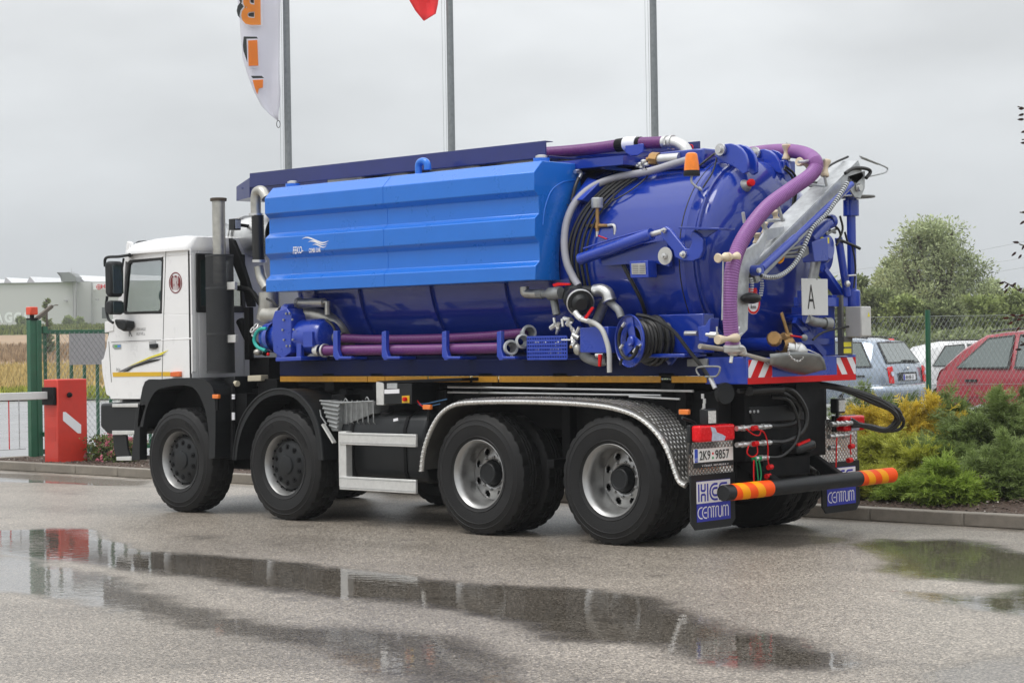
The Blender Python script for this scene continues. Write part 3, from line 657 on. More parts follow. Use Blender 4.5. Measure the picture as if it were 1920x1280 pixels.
# perforated guard: a real open mesh of thin bars
m=MB(); R_=.145
for k in range(84):
    a=2*math.pi*k/84; m.obox(V((xp+R_*math.cos(a),yp+R_*math.sin(a),zb2)),V((xp+R_*math.cos(a),yp+R_*math.sin(a),zs)),.0055,V((math.cos(a),math.sin(a),0)),.002)
z=zb2
while z<zs+.01:
    m.lathe((xp,yp,0),Z_,[(R_,z),(R_,z+.006)],40); z+=.0125
m.make('perforated_guard',m_guard,TR,kind='stuff',smooth=0)
for z in (zs,zs2-.02,(zs2+zb2)/2-.05,zb2): MB().lathe((xp,yp,0),Z_,[(.147,z-.012),(.150,z-.012),(.150,z+.012),(.147,z+.012)],36).make('guard_band',m_guard,TR)
for z in (zs2,zs2-.55): MB().box(xp+.13,xp+.27,yp-.02,yp+.02,z-.04,z+.04).make('guard_bracket',m_alu,TR,bev=.004)
# black stuff behind cab
m=MB().prism(ats([(428,446),(436,450),(448,478),(472,555),(474,575),(462,575),(456,545),(440,505),(430,480)],y=.45),V((0,.05,0)))
m.box(-8.62,-8.3,.5,1.9,1.35,1.62).tube(ats([(446,540),(470,545),(488,570)],y=.42),.03,8,3).box(-8.55,-8.47,.38,.45,1.6,2.15)
m.tube(ats([(450,600),(470,640),(500,660)],y=.5),.05,8,4)
m.make('cab_rear_bracket',m_black,TR,bev=.008)
m=MB().box(-8.3,-8.0,.35,2.1,.9,1.40); m.make('cross_member',m_black,TR,bev=.01)
# air filter / settling drum behind cab, with clamps
dc=at(447,445,y=.85); m=MB(); 
dl=V((-1,0,0)); p0=at(470,445,y=.9)
m.lathe(p0,X_,[(.0,-.22),(.06,-.215),(.15,-.19),(.20,-.14),(.225,-.12),(.235,-.12),(.235,-.10),(.225,-.10),(.225,-.07),(.238,-.07),(.238,-.05),(.215,-.05),(.215,.5)],40)
m.make('settling_drum',m_steel,TR)
m=MB()
for a in (.5,-.7,2.2,3.6,-2): 
    q=p0+V((-.10,.235*-math.cos(a),.235*math.sin(a))); m.box(q.x-.05,q.x+.05,q.y-.025,q.y+.025,q.z-.02,q.z+.03).tube([q,q+V((-.05,-.03,.05))],.01,6)
m.make('drum_clamp',m_galv,TR,bev=.004)
MB().tube([p0+V((-.22,0,-.02)),p0+V((-.30,0,-.02))],.022,10).make('red_tap',m_red,TR)
q=at(441,421,y=.55); MB().box(q.x-.05,q.x+.05,q.y-.05,q.y+.04,q.z-.06,q.z+.06).tube([q,q+V((.02,.3,-.02))],.02,8).make('work_lamp',m_bplas,TR,bev=.015)
MB().box(q.x+.051,q.x+.056,q.y-.04,q.y+.03,q.z-.045,q.z+.045).make('lamp_lens',m_clear,TR)
# grey vent pipe up the tank front
m=MB().tube(ats([(500,372),(494,361),(487,358),(480,366),(480,402)],y=.25),.055,14,6).tube(ats([(486,500),(490,520),(500,540)],y=.3),.055,14,4)
m.make('vent_pipe',m_stack,TR)
MB().corr(ats([(483,404),(484,450),(485,490)],y=.25),.066,.03,.004).make('vent_hose',m_bhose,TR)
MB().tube(ats([(480,400),(480,405)],y=.25),.075,16).tube(ats([(486,487),(486,492)],y=.25),.075,16).make('hose_clamp',m_steel,TR)
# ---- subframe
sub=MB().box(-7.95,-2.49,.35,.47,1.43,1.585).box(-7.95,-2.49,2.03,2.15,1.43,1.585)
sub.box(-7.9,-7.5,.4,2.1,1.432,1.56).box(-2.8,-2.5,.47,2.03,1.435,1.58).make('subframe',m_navy,TR,bev=.01)
MB().box(-7.9,-2.5,.40,2.1,1.585,1.62).make('subframe_deck',m_navy,TR)
xs=[(-7.93,-6.62),(-6.61,-6.37),(-6.36,-5.78),(-5.76,-5.22),(-5.18,-4.86),(-4.84,-2.95),(-2.83,-2.46)]
for a,b in xs:
    za,zb_=1.373,1.427
    MB().box(a,b,.340,.349,za,zb_).make('reflective_strip',m_ylw,TR,smooth=0)
m=MB()
for x in (-6.49,-5.02,-2.89,-7.2,-4.1): m.box(x-.09,x+.09,.35,.40,1.41,1.46).box(x-.07,x+.07,.36,.5,1.28,1.372)
m.make('frame_clamp',m_black,TR,bev=.006)
# ---- side guards, fuel tank, chocks, control box
guard=MB().box(*[at(625,0,y=0).x,at(639,0,y=0).x],-.02,.06,at(630,910,y=0).z,at(630,808,y=0).z)
guard.make('side_guard',m_alu,TR,bev=.004)
for (t,b) in ((810,833),(892,917)):
    A_,B_=at(636,t,y=-.03),at(636,b,y=-.03); C_=at(779,(t+4),y=-.03)
    o=MB().box(A_.x,C_.x,-.03,.0,B_.z,A_.z).make('guard_rail',m_alu,TR,bev=.005)
    MB().box(A_.x,C_.x,-.033,-.0305,A_.z-.022,A_.z-.018).box(A_.x,C_.x,-.033,-.0305,B_.z+.018,B_.z+.022).make('guard_rail_groove',m_galvd,TR,smooth=0)
MB().obox(at(606,795,y=.03),at(627,830,y=.03),.02,Y_,.04).make('guard_strut',m_alu,TR)
ft=MB(); x0=at(637,790,y=.12).x; x1=at(795,790,y=.12).x; z0,z1=.42,1.08
P=[]
for (cy,cz,a0) in ((.30,z1-.16,180),(0.3,z1-.16,135),(.3,z1-.16,90),(.75,z1-.1,90),(.75,z1-.1,0),(.75,z0+.1,0),(.75,z0+.1,-90),(.25,z0+.12,-90),(.25,z0+.12,-135),(.25,z0+.12,-180)):
    r=.18 if cz==z1-.16 else .12; P.append(V((x0,cy+r*math.cos(rad(a0)),cz+r*math.sin(rad(a0)))))
ft.prism(P,V((x1-x0,0,0))).make('fuel_tank',m_bplas,TR,bev=.03,smooth=40)
for x in (x0+.16,x1-.28):
    MB().prism([V((x,p.y-(.008 if p.y<.5 else -.008),p.z+(.008 if p.z>.7 else -.008))) for p in P],V((.04,0,0))).make('tank_strap',m_black,TR,smooth=40)
q=at(728,778,y=.25); MB().lathe(q-V((0,0,.02)),V((0,-.25,1)),[(.05,-.02),(.05,.03),(.065,.03),(.068,.06),(.0,.062)],16).make('filler_cap',m_bplas,TR)
MB().prism(ats([(738,785),(746,783),(747,788),(738,790)],y=.12),V((0,-.004,0))).make('tank_sticker',m_prtw,TR,smooth=0)
# wheel chocks (zinc)
m=MB(); A_=ats([(600,750),(637,755),(634,808),(622,808)],y=.08); m.prism(A_,V((0,.22,0)))
ch=m.make('wheel_chock',m_galvd,TR,bev=.006)
m=MB()
for k in range(6):
    a_=at(603+k*3,757+k*8,y=.075); b_=at(636-k*.5,762+k*8,y=.075); m.tube([a_,b_],.012,8)
for k in range(7):
    x_=at(640+k*10,752,y=.12); m.tube([x_+V((0,0,.01)),x_+V((0,.0,-.2)),x_+V((0,.05,-.25))],.007,6)
m.tube(ats([(600,751),(637,755),(700,752)],y=.08),.01,6).tube(ats([(600,768),(602,780),(612,795)],y=.07),.008,6)
m.tube(ats([(645,752),(648,747),(652,752)],y=.1),.006,6,3).tube(ats([(685,749),(688,744),(692,750)],y=.1),.006,6,3)
m.make('chock_ribs',m_galvd,TR)
MB().prism(ats([(640,756),(702,752),(700,775),(640,800)],y=.14),V((0,.2,0))).make('wheel_chock',m_galvd,TR,bev=.006)
MB().box(at(705,720,y=.12).x,at(719,720,y=.12).x,.12,.5,at(705,759,y=.12).z,at(705,716,y=.12).z).make('cabinet_edge',m_alu,TR,bev=.004)
MB().box(at(719,720,y=.12).x,at(771,720,y=.12).x,.125,.5,at(730,757,y=.12).z,at(730,718,y=.12).z).make('control_box',m_bplas,TR,bev=.006)
MB().prism(ats([(705,714),(866,708),(866,714),(719,719)],y=.12),V((0,.3,0))).make('box_lid',m_black,TR,bev=.004)
for l,mm in (([(726,718),(745,718),(745,728),(726,728)],m_galv),([(721,730),(749,729),(749,737),(721,738)],m_prtw),([(754,742),(768,741),(768,755),(754,755)],m_cabylw)):
    MB().prism(ats(l,y=.124),V((0,-.003,0))).make('control_box_label',mm,TR,smooth=0)
q=at(761,748,y=.12); MB().lathe(q,-Y_,[(.02,0),(.02,.03),(0,.032)],12).make('stop_switch',m_red,TR)
MB().tube(ats([(775,735),(782,750),(790,760),(800,765)],y=.2),.006,6,4).make('red_cable',m_red,TR)
MB().tube(ats([(772,745),(790,757),(820,752),(838,748)],y=.22),.006,6,4).tube(ats([(772,750),(795,762),(825,757)],y=.22),.005,6,4).make('blue_cable',mat('cable_blue',(.05,.15,.3),.5),TR)
# ---- rear chequer plate fender
fo=[(792,878),(795,850),(801,825),(812,797),(828,772),(850,756),(880,750),(960,748),(1050,750),(1120,755),(1160,762),(1195,775),(1222,795),(1243,820),(1258,850),(1268,880),(1276,898),(1287,905)]
Pf=cat(ats(fo,y=.0),4); Wf=.62
m=MB(); vs=[];fs=[]
for p in Pf:
    vs+=[p+V((0,-.012,-.045)),p+V((0,-.016,-.015)),p+V((0,0,0)),p+V((0,.03,.006)),p+V((0,Wf,.006)),p+V((0,Wf,-.004)),p+V((0,.02,-.012))]
for i in range(len(Pf)-1):
    for j in range(6): fs.append((i*7+j,(i+1)*7+j,(i+1)*7+j+1,i*7+j+1))
m.add(vs,fs).make('rear_fender',m_tread,TR,smooth=60)
# raised lozenges
m=MB(); Rp=resample(Pf,.046); 
for i in range(1,len(Rp)-1):
    t=(Rp[i+1]-Rp[i-1]).normalized(); n_=Y_.cross(t); n_= -n_ if n_.dot(V((0,0,1)))<0 and t.x>0.3 else n_
    if n_.dot((Rp[i]-V((-4.0,0,.6))))<0: n_=-n_
    k=0; yy=.03+(.023 if i%2 else 0)
    while yy<Wf-.02:
        c=Rp[i]+V((0,yy,0))+n_*.010; L1,L2=(.017,.0065) if (i+k)%2 else (.0065,.017)
        L1,L2=.023,.0135
        m.add([c+t*L1,c+Y_*L2,c-t*L1,c-Y_*L2,c+n_*.006-t*.004,c+n_*.006+t*.004],[(0,1,5),(1,2,4,5),(2,3,4),(3,0,5,4)])
        yy+=.046; k+=1
m.make('chequer_lozenges',m_stud,TR,kind='stuff',smooth=0)
# bright rolled lip with pressed lozenges
m=MB(); m.tube([p+V((0,-.01,-.022)) for p in Pf],.022,8); 
Rp2=resample(Pf,.045)
for i,p in enumerate(Rp2): 
    c=p+V((0,-.033,-.02)); m.ell(c,.017,.006,.008,6,4)
m.make('fender_lip',m_stud,TR)
for nm_ in ('rear_fender','chequer_lozenges'):
    src=[c for c in TR.children if c.name.split('.')[0]==nm_][0]; c=src.copy(); C.objects.link(c); WP[c]=WP[TR]; c.location=(0,1.88,0)
MB().tube([p+V((0,2.51,-.022)) for p in Pf],.022,8).make('fender_lip',m_stud,TR)
# rear vertical plate behind the wheels (chequered) with plate
xq=-2.40
z0=at(1357,890,x=xq).z; z1=at(1340,800,x=xq).z
for (ya_,yb_,tag_) in ((.0,.62,0),(1.88,2.5,1)):
    q=MB().box(xq-.003,xq,ya_,yb_,z0,z1).make('rear_plate',m_tread,TR)
    m=MB(); k=0; z=z0+.01
    while z<z1-.01:
        y=ya_+.02+(.023 if k%2 else 0)
        while y<yb_-.01:
            c=V((xq+.001,y,z)); m.add([c+Z_*.022,c+Y_*.013,c-Z_*.022,c-Y_*.013,c+V((.006,0,.004)),c+V((.006,0,-.004))],[(0,1,4),(1,2,5,4),(2,3,5),(3,0,4,5)]); y+=.046
        z+=.023; k+=1
    m.make('chequer_lozenges',m_stud,q,kind='stuff',smooth=0)
# mud flaps with printed sign
for ya_,first in ((.0,1),(1.89,0)):
    x_=-2.39; P=[V((x_,ya_,.62)),V((x_,ya_+.60,.62)),V((x_,ya_+.60,.23)),V((x_,ya_+.54,.17)),V((x_,ya_+.06,.17)),V((x_,ya_,.23))]
    fl=MB().prism(P,V((.015,0,0))).make('mud_flap',m_bplas,TR,smooth=0)
    x1_=x_+.017; y0_,y1_=ya_+.07,ya_+.53
    MB().box(x1_,x1_+.001,y0_,y1_,.385,.565).make('flap_sign_white',m_prtw,fl,smooth=0)
    MB().box(x1_,x1_+.001,y0_,y1_,.235,.384).box(x1_,x1_+.001,y0_,y1_,.566,.570).make('flap_sign_blue',m_prtb,fl,smooth=0)
    xs_=x1_+.0015
    # double-line letters H C S
    def bars(L_):
        mm=MB()
        for (a0,b0,a1,b1) in L_: 
            P0=V((xs_,y0_+.03+a0,.40+b0)); P1=V((xs_,y0_+.03+a1,.40+b1)); mm.obox(P0,P1,.018,X_,.001)
        return mm
    H=.145
    Lb=[(0,0,0,H),(.035,0,.035,.057),(.035,.088,.035,H),(.035,.057,.085,.057),(.035,.088,.085,.088),(.085,0,.085,.057),(.085,.088,.085,H),(.12,0,.12,H)]
    def arcs(cx,cz,r,a0,a1,n=8): return [(cx+r*math.cos(rad(a0+(a1-a0)*k/n)),cz+r*math.sin(rad(a0+(a1-a0)*k/n))) for k in range(n+1)]
    def poly(pts): return [(p[0],p[1],q[0],q[1]) for p,q in zip(pts[:-1],pts[1:])]
    Lb+=poly([(.255,.136)]+arcs(.215,.072,.064,90,270)+[(.255,.008)])
    Lb+=poly([(.255,.102)]+arcs(.215,.072,.03,90,270)+[(.255,.042)])
    Lb+=poly([(.385,.136)]+arcs(.315,.098,.038,90,270)+[(.355,.060)]); Lb+=poly([(.385,.104)]+[(.33,.104),(.33,.092),(.37,.092)])
    Lb+=poly([(.27,.008),(.34,.008)]+arcs(.345,.045,.037,270,440))
    bars(Lb).make('flap_lettering',m_prtb,fl,smooth=0)
    wm=MB(); Lw=[]
    bx=y0_+.03
    def wl(pts):
        pts=[V((xs_,bx+a,.262+b)) for a,b in pts]
        for p,q in zip(pts[:-1],pts[1:]): wm.obox(p,q,.010,X_,.001)
    h=.09; c_=.046
    def Cc(o_): return [(o_+.045,h)]+arcs(o_+.03,h/2,h/2,90,270,8)+[(o_+.045,0)]
    wl(Cc(0)); wl(Cc(.06)); wl([(.07,h/2),(.105,h/2)])
    wl([(.12,0)]+arcs(.142,h-.022,.022,180,0,6)+[(.164,0)])
    wl([(.17,h),(.215,h)]); wl([(.193,h),(.193,0)])
    wl([(.225,0)]+arcs(.247,h-.022,.022,180,70,5)); wl([(.262,h),(.262,.022)]+arcs(.284,.022,.022,180,360,6)+[(.306,h)])
    wl([(.322,0)]+arcs(.341,h-.019,.019,180,0,5)+[(.36,0)]); wl([(.36,h-.019)]+arcs(.379,h-.019,.019,180,0,5)+[(.398,0)])
    wm.make('flap_lettering',m_prtw,fl,smooth=0)
# ---- side water tank (light blue) : section in YZ extruded along the truck
xl,xR=at(497,450,y=0).x,-4.06
zz=lambda py: at(1001,py,y=0).z
R2=.935
sec=[(.11,zz(300)),(0,zz(323)),(0,zz(357)),(.055,zz(367)),(.055,zz(400)),(0,zz(409)),(0,zz(443)),(.055,zz(455)),(.055,zz(489)),(0,zz(499)),(0,zz(525))]
back=[]
for a in np.linspace(197,132,12):
    yy,z_=TY+R2*math.cos(rad(a)),TZ+R2*math.sin(rad(a))
    if z_>zz(525) and z_<zz(300): back.append((yy,z_))
sec+= [(TY-math.sqrt(max(0,R2**2-(zz(525)-TZ)**2)),zz(525))]+back+[(.62,zz(300))]
sec=sec[::-1]
wt=MB().prism([V((xl,a,b)) for a,b in sec],V((xR-xl,0,0))).make('water_tank',m_lblue,TR,bev=.006,smooth=25)
# centre weld seam, filler caps, gooseneck
xm=(xl+xR)/2-.1
m=MB()
for (a,b),(c_,d_) in zip(sec[:-1],sec[1:]):
    if a<.12 and c_<.12: m.obox(V((xm,a-.001,b)),V((xm,c_-.001,d_)),.003,X_,.004)
m.make('weld_seam',m_lblue,wt,smooth=0)
for px in (549,1015):
    q=at(px,348 if px<600 else 293,y=.25); q.z=zz(300); MB().lathe(q,Z_,[(.075,0),(.075,.04),(.0,.042)],20).make('cap_base',m_lblue,wt)
    MB().lathe(q+V((0,0,.04)),Z_,[(.055,0),(.055,.02),(.03,.03),(.0,.03)],12).make('tank_cap',m_steel,wt)
MB().tube(ats([(785,326),(785,309),(790,303),(797,303),(801,308),(802,318)],y=.2),.035,12,6).make('gooseneck_vent',m_lblue,wt)
# lettering
def stroke(pts,wd,y=-.002):
    P=cat(ats(pts,y=y),5); m=MB(); n=len(P)
    for i in range(n-1):
        w0=wd*math.sin(math.pi*min(.97,(i+.6)/n)); m.obox(P[i],P[i+1],w0,Y_,.001)
    return m
for l,wd in (([(566,448.5),(572,445.5),(580,446),(592,451),(603,455),(610,454),(616,451.5)],.016),([(577.5,454),(583,452),(590,453),(598,457),(606,459),(614,457)],.013),([(585.5,459.5),(590,458),(595,459),(602,462.5),(607,463.5),(612,461)],.011)):
    stroke(l,wd).make('wave_emblem',m_prtw,wt,smooth=0)
text('FEKO-','tank_lettering',m_prtw,wt,at(549.5,476,y=-.001),X_,Z_,.070,.155,off=.012,shear=.15)
text('COMBI 13.NK','tank_lettering',m_prtw,wt,at(579.5,474,y=-.001),X_,Z_,.044,.175,off=.02)
# pale oval arch on the end face and elbow fitting
m=MB(); c_=V((xR+.004,.40,2.72))
m.tube(ats([(1018,422),(1022,390),(1034,358),(1055,342),(1078,338)],x=xR+.002),.007,6,6); m.make('end_face_bead',m_lblue,wt)
m=MB().tube(ats([(1078,322),(1086,321),(1089,326),(1086,334)],x=xR+.04),.018,10,4); m.make('pipe_elbow',m_steel,wt)
MB().tube(ats([(1085,334),(1078,352),(1072,378)],x=xR+.05),.016,8,4).make('black_vent_hose',m_bhose,wt)
# ---- main tank
prof=[(.0,-7.98),(.45,-7.93),(.72,-7.84),(.85,-7.72),(.90,-7.58),(.905,-7.5),(.905,-2.74)]
tank=MB().lathe((0,TY,TZ),X_,prof,96).make('tank',m_blue,TR,smooth=40)
m=MB()
for x in (-7.4,-6.75,-5.75,-4.78,-3.98): m.lathe((0,TY,TZ),X_,[(.9,x-.03),(.935,x-.03),(.935,x+.03),(.9,x+.03)],96)
m.make('stiffening_ring',m_blue,tank,smooth=30)
# door ring and dished door
MB().lathe((0,TY,TZ),X_,[(.90,-2.77),(.925,-2.765),(.925,-2.722),(.91,-2.720),(.91,-2.712),(.925,-2.71),(.925,-2.665),(.90,-2.64),(.885,-2.60),(.872,-2.597)],96).make('door_flange',m_blue,tank,smooth=30)
pr_=[(.872,-2.60),(.872,-2.575),(.852,-2.572),(.845,-2.57)]+[(.845*math.cos(t)**.75 if t<1.56 else 0,-2.57+.24*math.sin(t)) for t in np.linspace(.06,math.pi/2,16)]
pr_[-1]=(0.0,-2.33)
door=MB().lathe((0,TY,TZ+.02),X_,pr_,96).make('rear_door',m_blue,TR,smooth=50)
MB().lathe((0,TY,TZ),X_,[(.918,-2.721),(.9262,-2.721),(.9262,-2.713),(.918,-2.713)],96).make('door_seal_line',m_dkpr,tank)
# hinge ears on top
def ears(l,y,pin):
    m=MB(); P=ats(l,y=y); m.prism(P,V((0,.035,0))).prism([p+V((0,.13,0)) for p in P],V((0,.035,0))); m.make('hinge_ear',m_part,tank,bev=.006,smooth=50)
    c=at(*pin,y=y); MB().lathe(c,Y_,[(.0,-.06),(.03,-.06),(.03,-.035),(.052,-.035),(.052,-.01),(.035,-.008),(.035,.2)],14).make('hinge_pin',m_steel,tank)
ears([(1340,298),(1343,284),(1350,275),(1360,270),(1370,269),(1381,272),(1390,279),(1397,289),(1401,303),(1401,322),(1393,327),(1380,315),(1362,306),(1348,306)],.80,(1354,281))
ears([(1408,296),(1412,285),(1420,281),(1432,279.5),(1443,283),(1453,291),(1461,304),(1467,326),(1455,323),(1446,312),(1430,303)],1.35,(1418,287))
m=MB().box(-3.3,-2.80,.80,1.70,3.22,3.385); m.make('hinge_beam',m_blue,tank,bev=.015)
# top walkway tray
tp=[at(468,333,y=.45),at(1022,266,y=.45)]
z0=3.40; z1=3.545
m=MB()
xa,xb=tp[0].x,tp[1].x
m.box(xa,xb,.45,.47,3.40,z1).box(xa,xb,.45,.56,z1,z1+.006).box(xa,xb+.9,1.55,1.57,3.42,z1).box(xa-.2,xb,.5,1.55,3.40,3.42)
n0,n1,n2,n3=at(468,333,y=.45),at(443,350,y=.56),at(443,377,y=.56),at(468,370,y=.45)
m.prism([n0,n1,n2,n3],V((.004,.012,0))).prism([n1,n2,n2+V((0,.85,0)),n1+V((0,.85,0))],V((.012,0,0))).prism([n3,n2,n2+V((0,.85,0)),n3+V((0,1.05,0))],V((0,0,.01))).box(xa,xa+1.2,.462,.474,n3.z,3.402)
m.make('hose_tray',mat('tray_blue_paint',(.005,.014,.13),.35,coat=.5,var=.1),tank,smooth=0,bev=.003)
m=MB()
for px,py in ((520,326),(636,312),(770,296),(905,280)): q=at(px,py,y=.7); m.ell(q+V((0,0,.0)),.03,.03,.02,8,5)
m.make('tray_bolt',m_steel,tank)
# wedge support plates right of the tray
m=MB().prism(ats([(1022,297),(1178,317),(1178,322),(1022,306)],y=.7),V((0,.05,0))).prism(ats([(1080,290),(1178,288),(1178,316),(1080,303)],y=1.1),V((0,.03,0))).box(-4.3,-3.5,.55,1.6,3.28,3.36)
m.make('tray_support',m_blue,tank)
m=MB().tube(ats([(1188,268),(1188,325)],y=1.0),.035,12).prism(ats([(1172,272),(1206,269),(1206,285),(1195,292),(1182,292),(1172,286)],y=.94),V((0,.12,0))); m.make('hose_post',m_part,tank,bev=.006)
# purple hose lying in the tray
MB().corr(ats([(1000,288),(1060,284),(1120,278),(1180,270),(1250,267)],y=1.0),.056,.022,.005).make('top_suction_hose',m_pur,tank)
MB().tube(ats([(1158,273),(1172,271)],y=1.0),.062,16).tube(ats([(1197,270),(1203,269)],y=1.0),.062,16).make('rubber_saddle',m_black,tank)
MB().tube(ats([(1173,270.5),(1196,268.5)],y=1.0),.064,20).make('hose_label_sleeve',m_prtw,tank)
MB().tube(ats([(1245,268),(1252,267)],y=1.0),.062,16).tube(ats([(1258,267),(1262,267)],y=1.0),.066,16).tube(ats([(1252,267),(1268,268),(1282,276),(1290,290),(1293,303)],y=1.0),.054,16,5).make('pipe_elbow',m_steel,tank)
MB().tube(ats([(1245,260),(1246,272)],y=.93),.012,6).make('hose_clip',m_steel,tank)
# valve actuator
m=MB().tube([at(1222,298,y=.8),at(1236,299,y=.8)],.06,8).tube([at(1213,299,y=.8),at(1222,299,y=.8)],.02,8); m.make('actuator_block',m_brass,tank)
MB().tube([at(1236,299,y=.8),at(1275,296,y=.8)],.045,14).tube(ats([(1234,292),(1272,290)],y=.8),.01,6).tube(ats([(1234,306),(1275,304)],y=.8),.01,6).make('actuator_cylinder',m_steel,tank)
m=MB()
for px,py in ((1200,308),(1207,303),(1212,309),(1203,314),(1196,311)): m.ell(at(px,py,y=.75),.03,.03,.02,8,5)
m.make('valve_fittings',m_steel,tank)
MB().lathe(at(1289,303,y=1.0)-V((0,0,.08)),Z_,[(.09,0),(.09,.05),(.05,.05)],20).make('valve_flange',m_steel,tank)
# red top knob
q=at(1295,277,y=1.1); m=MB().tube([q+V((.025*math.cos(t),0,.025*math.sin(t))) for t in np.linspace(0,6.283,17)],.006,6); m.make('red_ring_knob',m_red,tank)
# beacon
q=at(1297,320,y=.30)
b=MB().lathe(q,Z_,[(.068,-.045),(.07,-.04),(.068,0),(.0,.0)],24); b.lathe(q,Z_,[(0,-.045),(.068,-.045)],24); bb=b.make('beacon_base',m_bplas,tank)
MB().lathe(q,Z_,[(.066,.001),(.062,.05),(.052,.12),(.046,.14),(.03,.15),(.0,.152)],28).make('amber_beacon',mat('amber_dome',(1,.25,.0),.2,coat=.4,var=.1,vs=30,alpha=.9),tank)
MB().tube([q+V((0,0,.03)),q+V((0,0,.11))],.03,10).make('beacon_bulb',mat('beacon_bulb',(1,.45,.05),.3),tank)
MB().tube([q+V((0,0,-.045)),q+V((0,0,-.10)),q+V((.03,.08,-.16)),tk(1312,352,1.0)],.010,8,4).make('beacon_stalk',m_galv,tank)
MB().tube([tk(1318,352,1.01),tk(1335,325,1.03),tk(1343,300,1.06),tk(1340,288,1.07)],.007,6,5).tube([tk(1310,312,1.03),tk(1325,300,1.06),tk(1340,288,1.07)],.010,6,4).make('beacon_cable',m_bhose,tank)
# ball valve on the door
q=at(1395,352,x=-2.46); m=MB().lathe(q+V((-.05,0,0)),V((1,-.35,.1)),[(.10,0),(.10,.02),(.075,.02),(.07,.05),(.045,.12),(.028,.15),(.0,.152)],24); m.make('door_sight_valve',m_galvd,door)
MB().lathe(q+V((.09,-.045,.03)),V((1,-.35,.1)),[(.0,0),(.03,.0),(.034,.02),(.03,.045),(.0,.05)],10).make('red_valve_wheel',m_red,door)
# grey hose and black cable loom round the tank
gh=[tk(1293,299,1.10),tk(1262,308,1.08),tk(1215,322,1.06),tk(1160,332,1.05),tk(1115,348,1.06),tk(1082,375,1.07),tk(1064,410,1.08),tk(1058,450,1.08),tk(1062,490,1.08),tk(1075,520,1.08),tk(1085,536,1.10)]
MB().tube(gh,.033,14,6).make('grey_return_hose',m_ghose,tank)
m=MB()
for k,(dx,rr) in enumerate(((0,.016),(9,.016),(18,.014),(27,.010),(-7,.012))):
    m.tube([tk(1190+dx*.2,322+dx*.4,1.02),tk(1150+dx*.5,345+dx*.4,1.02),tk(1108+dx,385,1.03),tk(1082+dx,430,1.04),tk(1072+dx,480,1.04),tk(1078+dx,530,1.04),tk(1085+dx,555,1.04)],rr,8,5)
m.tube([tk(1130,385,1.02),tk(1165,368,1.02),tk(1195,348,1.02),tk(1215,330,1.02)],.007,6,4).tube([tk(1148,352,1.02),tk(1150,372,1.02),tk(1135,390,1.02)],.008,6,4)
m.make('hydraulic_hose_loom',m_bhose,tank)
m=MB()
for a,b in ((1068,388),(1210,322),(1236,314),(1063,494)): 
    q=tk(a,b,1.07); m.lathe(q,(tk(a+6,b-6 if b<480 else b+8,1.07)-q),[(.036,-.004),(.038,0),(.036,.004)],14)
m.make('cable_tie',m_dkpr,tank)
m=MB().prism([tk(1115,338,1.0),tk(1140,345,1.0),tk(1105,380,1.0),tk(1085,380,1.0)],V((0,-.1,.02))); m.make('hose_bracket',m_part,tank,bev=.004)
# brass manifold
q=tk(1120,380,1.08); y_=q.y-.02
MB().lathe(at(1120,390,y=y_),Z_,[(.0,0),(.05,0),(.052,.01),(.052,.085),(.045,.09),(.0,.09)],20).make('relief_valve_cap',m_galv,tank)
MB().tube(ats([(1120,390),(1120,434)],y=y_),.018,10).tube(ats([(1102,423),(1140,423)],y=y_),.016,10).tube(ats([(1120,418),(1120,428)],y=y_),.026,8).make('brass_manifold',m_brass,tank)
MB().tube(ats([(1138,423),(1150,422),(1153,430),(1153,440)],y=y_),.014,8,4).tube(ats([(1120,434),(1120,444)],y=y_),.018,8).tube(ats([(1100,446),(1138,446)],y=y_),.013,8).tube(ats([(1096,423),(1103,423)],y=y_),.012,8).make('manifold_fitting',m_steel,tank)
MB().tube(ats([(1122,442),(1138,448)],y=y_-.03),.006,6).make('red_lever',m_red,tank)
# hydraulic locking cylinder and hook lever
q=tk(1090,482,1.09); Y0=.20
MB().tube(ats([(1088,486),(1222,439)],y=Y0),.052,18).make('locking_cylinder',m_part,tank,smooth=50)
MB().tube(ats([(1094,466),(1150,448),(1205,433),(1214,432),(1218,436)],y=Y0-.01),.008,8,3).make('cylinder_pipe',m_part,tank)
MB().tube(ats([(1220,440),(1243,434)],y=Y0),.024,12).make('piston_rod',m_steel,tank)
MB().prism(ats([(1238,430),(1248,424),(1256,430),(1285,466),(1292,466),(1297,455),(1294,440),(1299,432),(1308,438),(1318,448),(1318,470),(1312,484),(1298,490),(1280,489),(1264,482),(1262,470),(1240,445)],y=.17),V((0,.04,0))).make('hook_lever',m_part,tank,bev=.008)
MB().prism(ats([(1272,425),(1348,427),(1348,431),(1272,429)],y=.12),V((0,.22,0))).prism(ats([(1300,431),(1345,431),(1322,446),(1308,440)],y=.2),V((0,.02,0))).make('door_lug',m_blue,door,bev=.003)
for px,py,rr in ((1247,432,.022),(1283,477,.03)): MB().lathe(at(px,py,y=.17),-Y_,[(rr,0),(rr,.02),(rr*.6,.022),(rr*.6,.045),(.0,.05)],8).make('lever_bolt',m_steel,tank)
MB().lathe(at(1248,480,y=.16),-Y_,[(.073,0),(.075,.006),(.073,.012),(.0,.012)],32).make('round_plate',m_gbox,tank)
MB().lathe(at(1248,480,y=.15),-Y_,[(.025,0),(.025,.03),(.013,.032),(.013,.05),(.0,.05)],8).make('lever_bolt',m_steel,tank)
MB().prism(ats([(1120,470),(1250,450),(1255,500),(1225,492),(1130,498)],y=.26),V((0,.05,0))).make('cylinder_bracket',m_blue,tank)
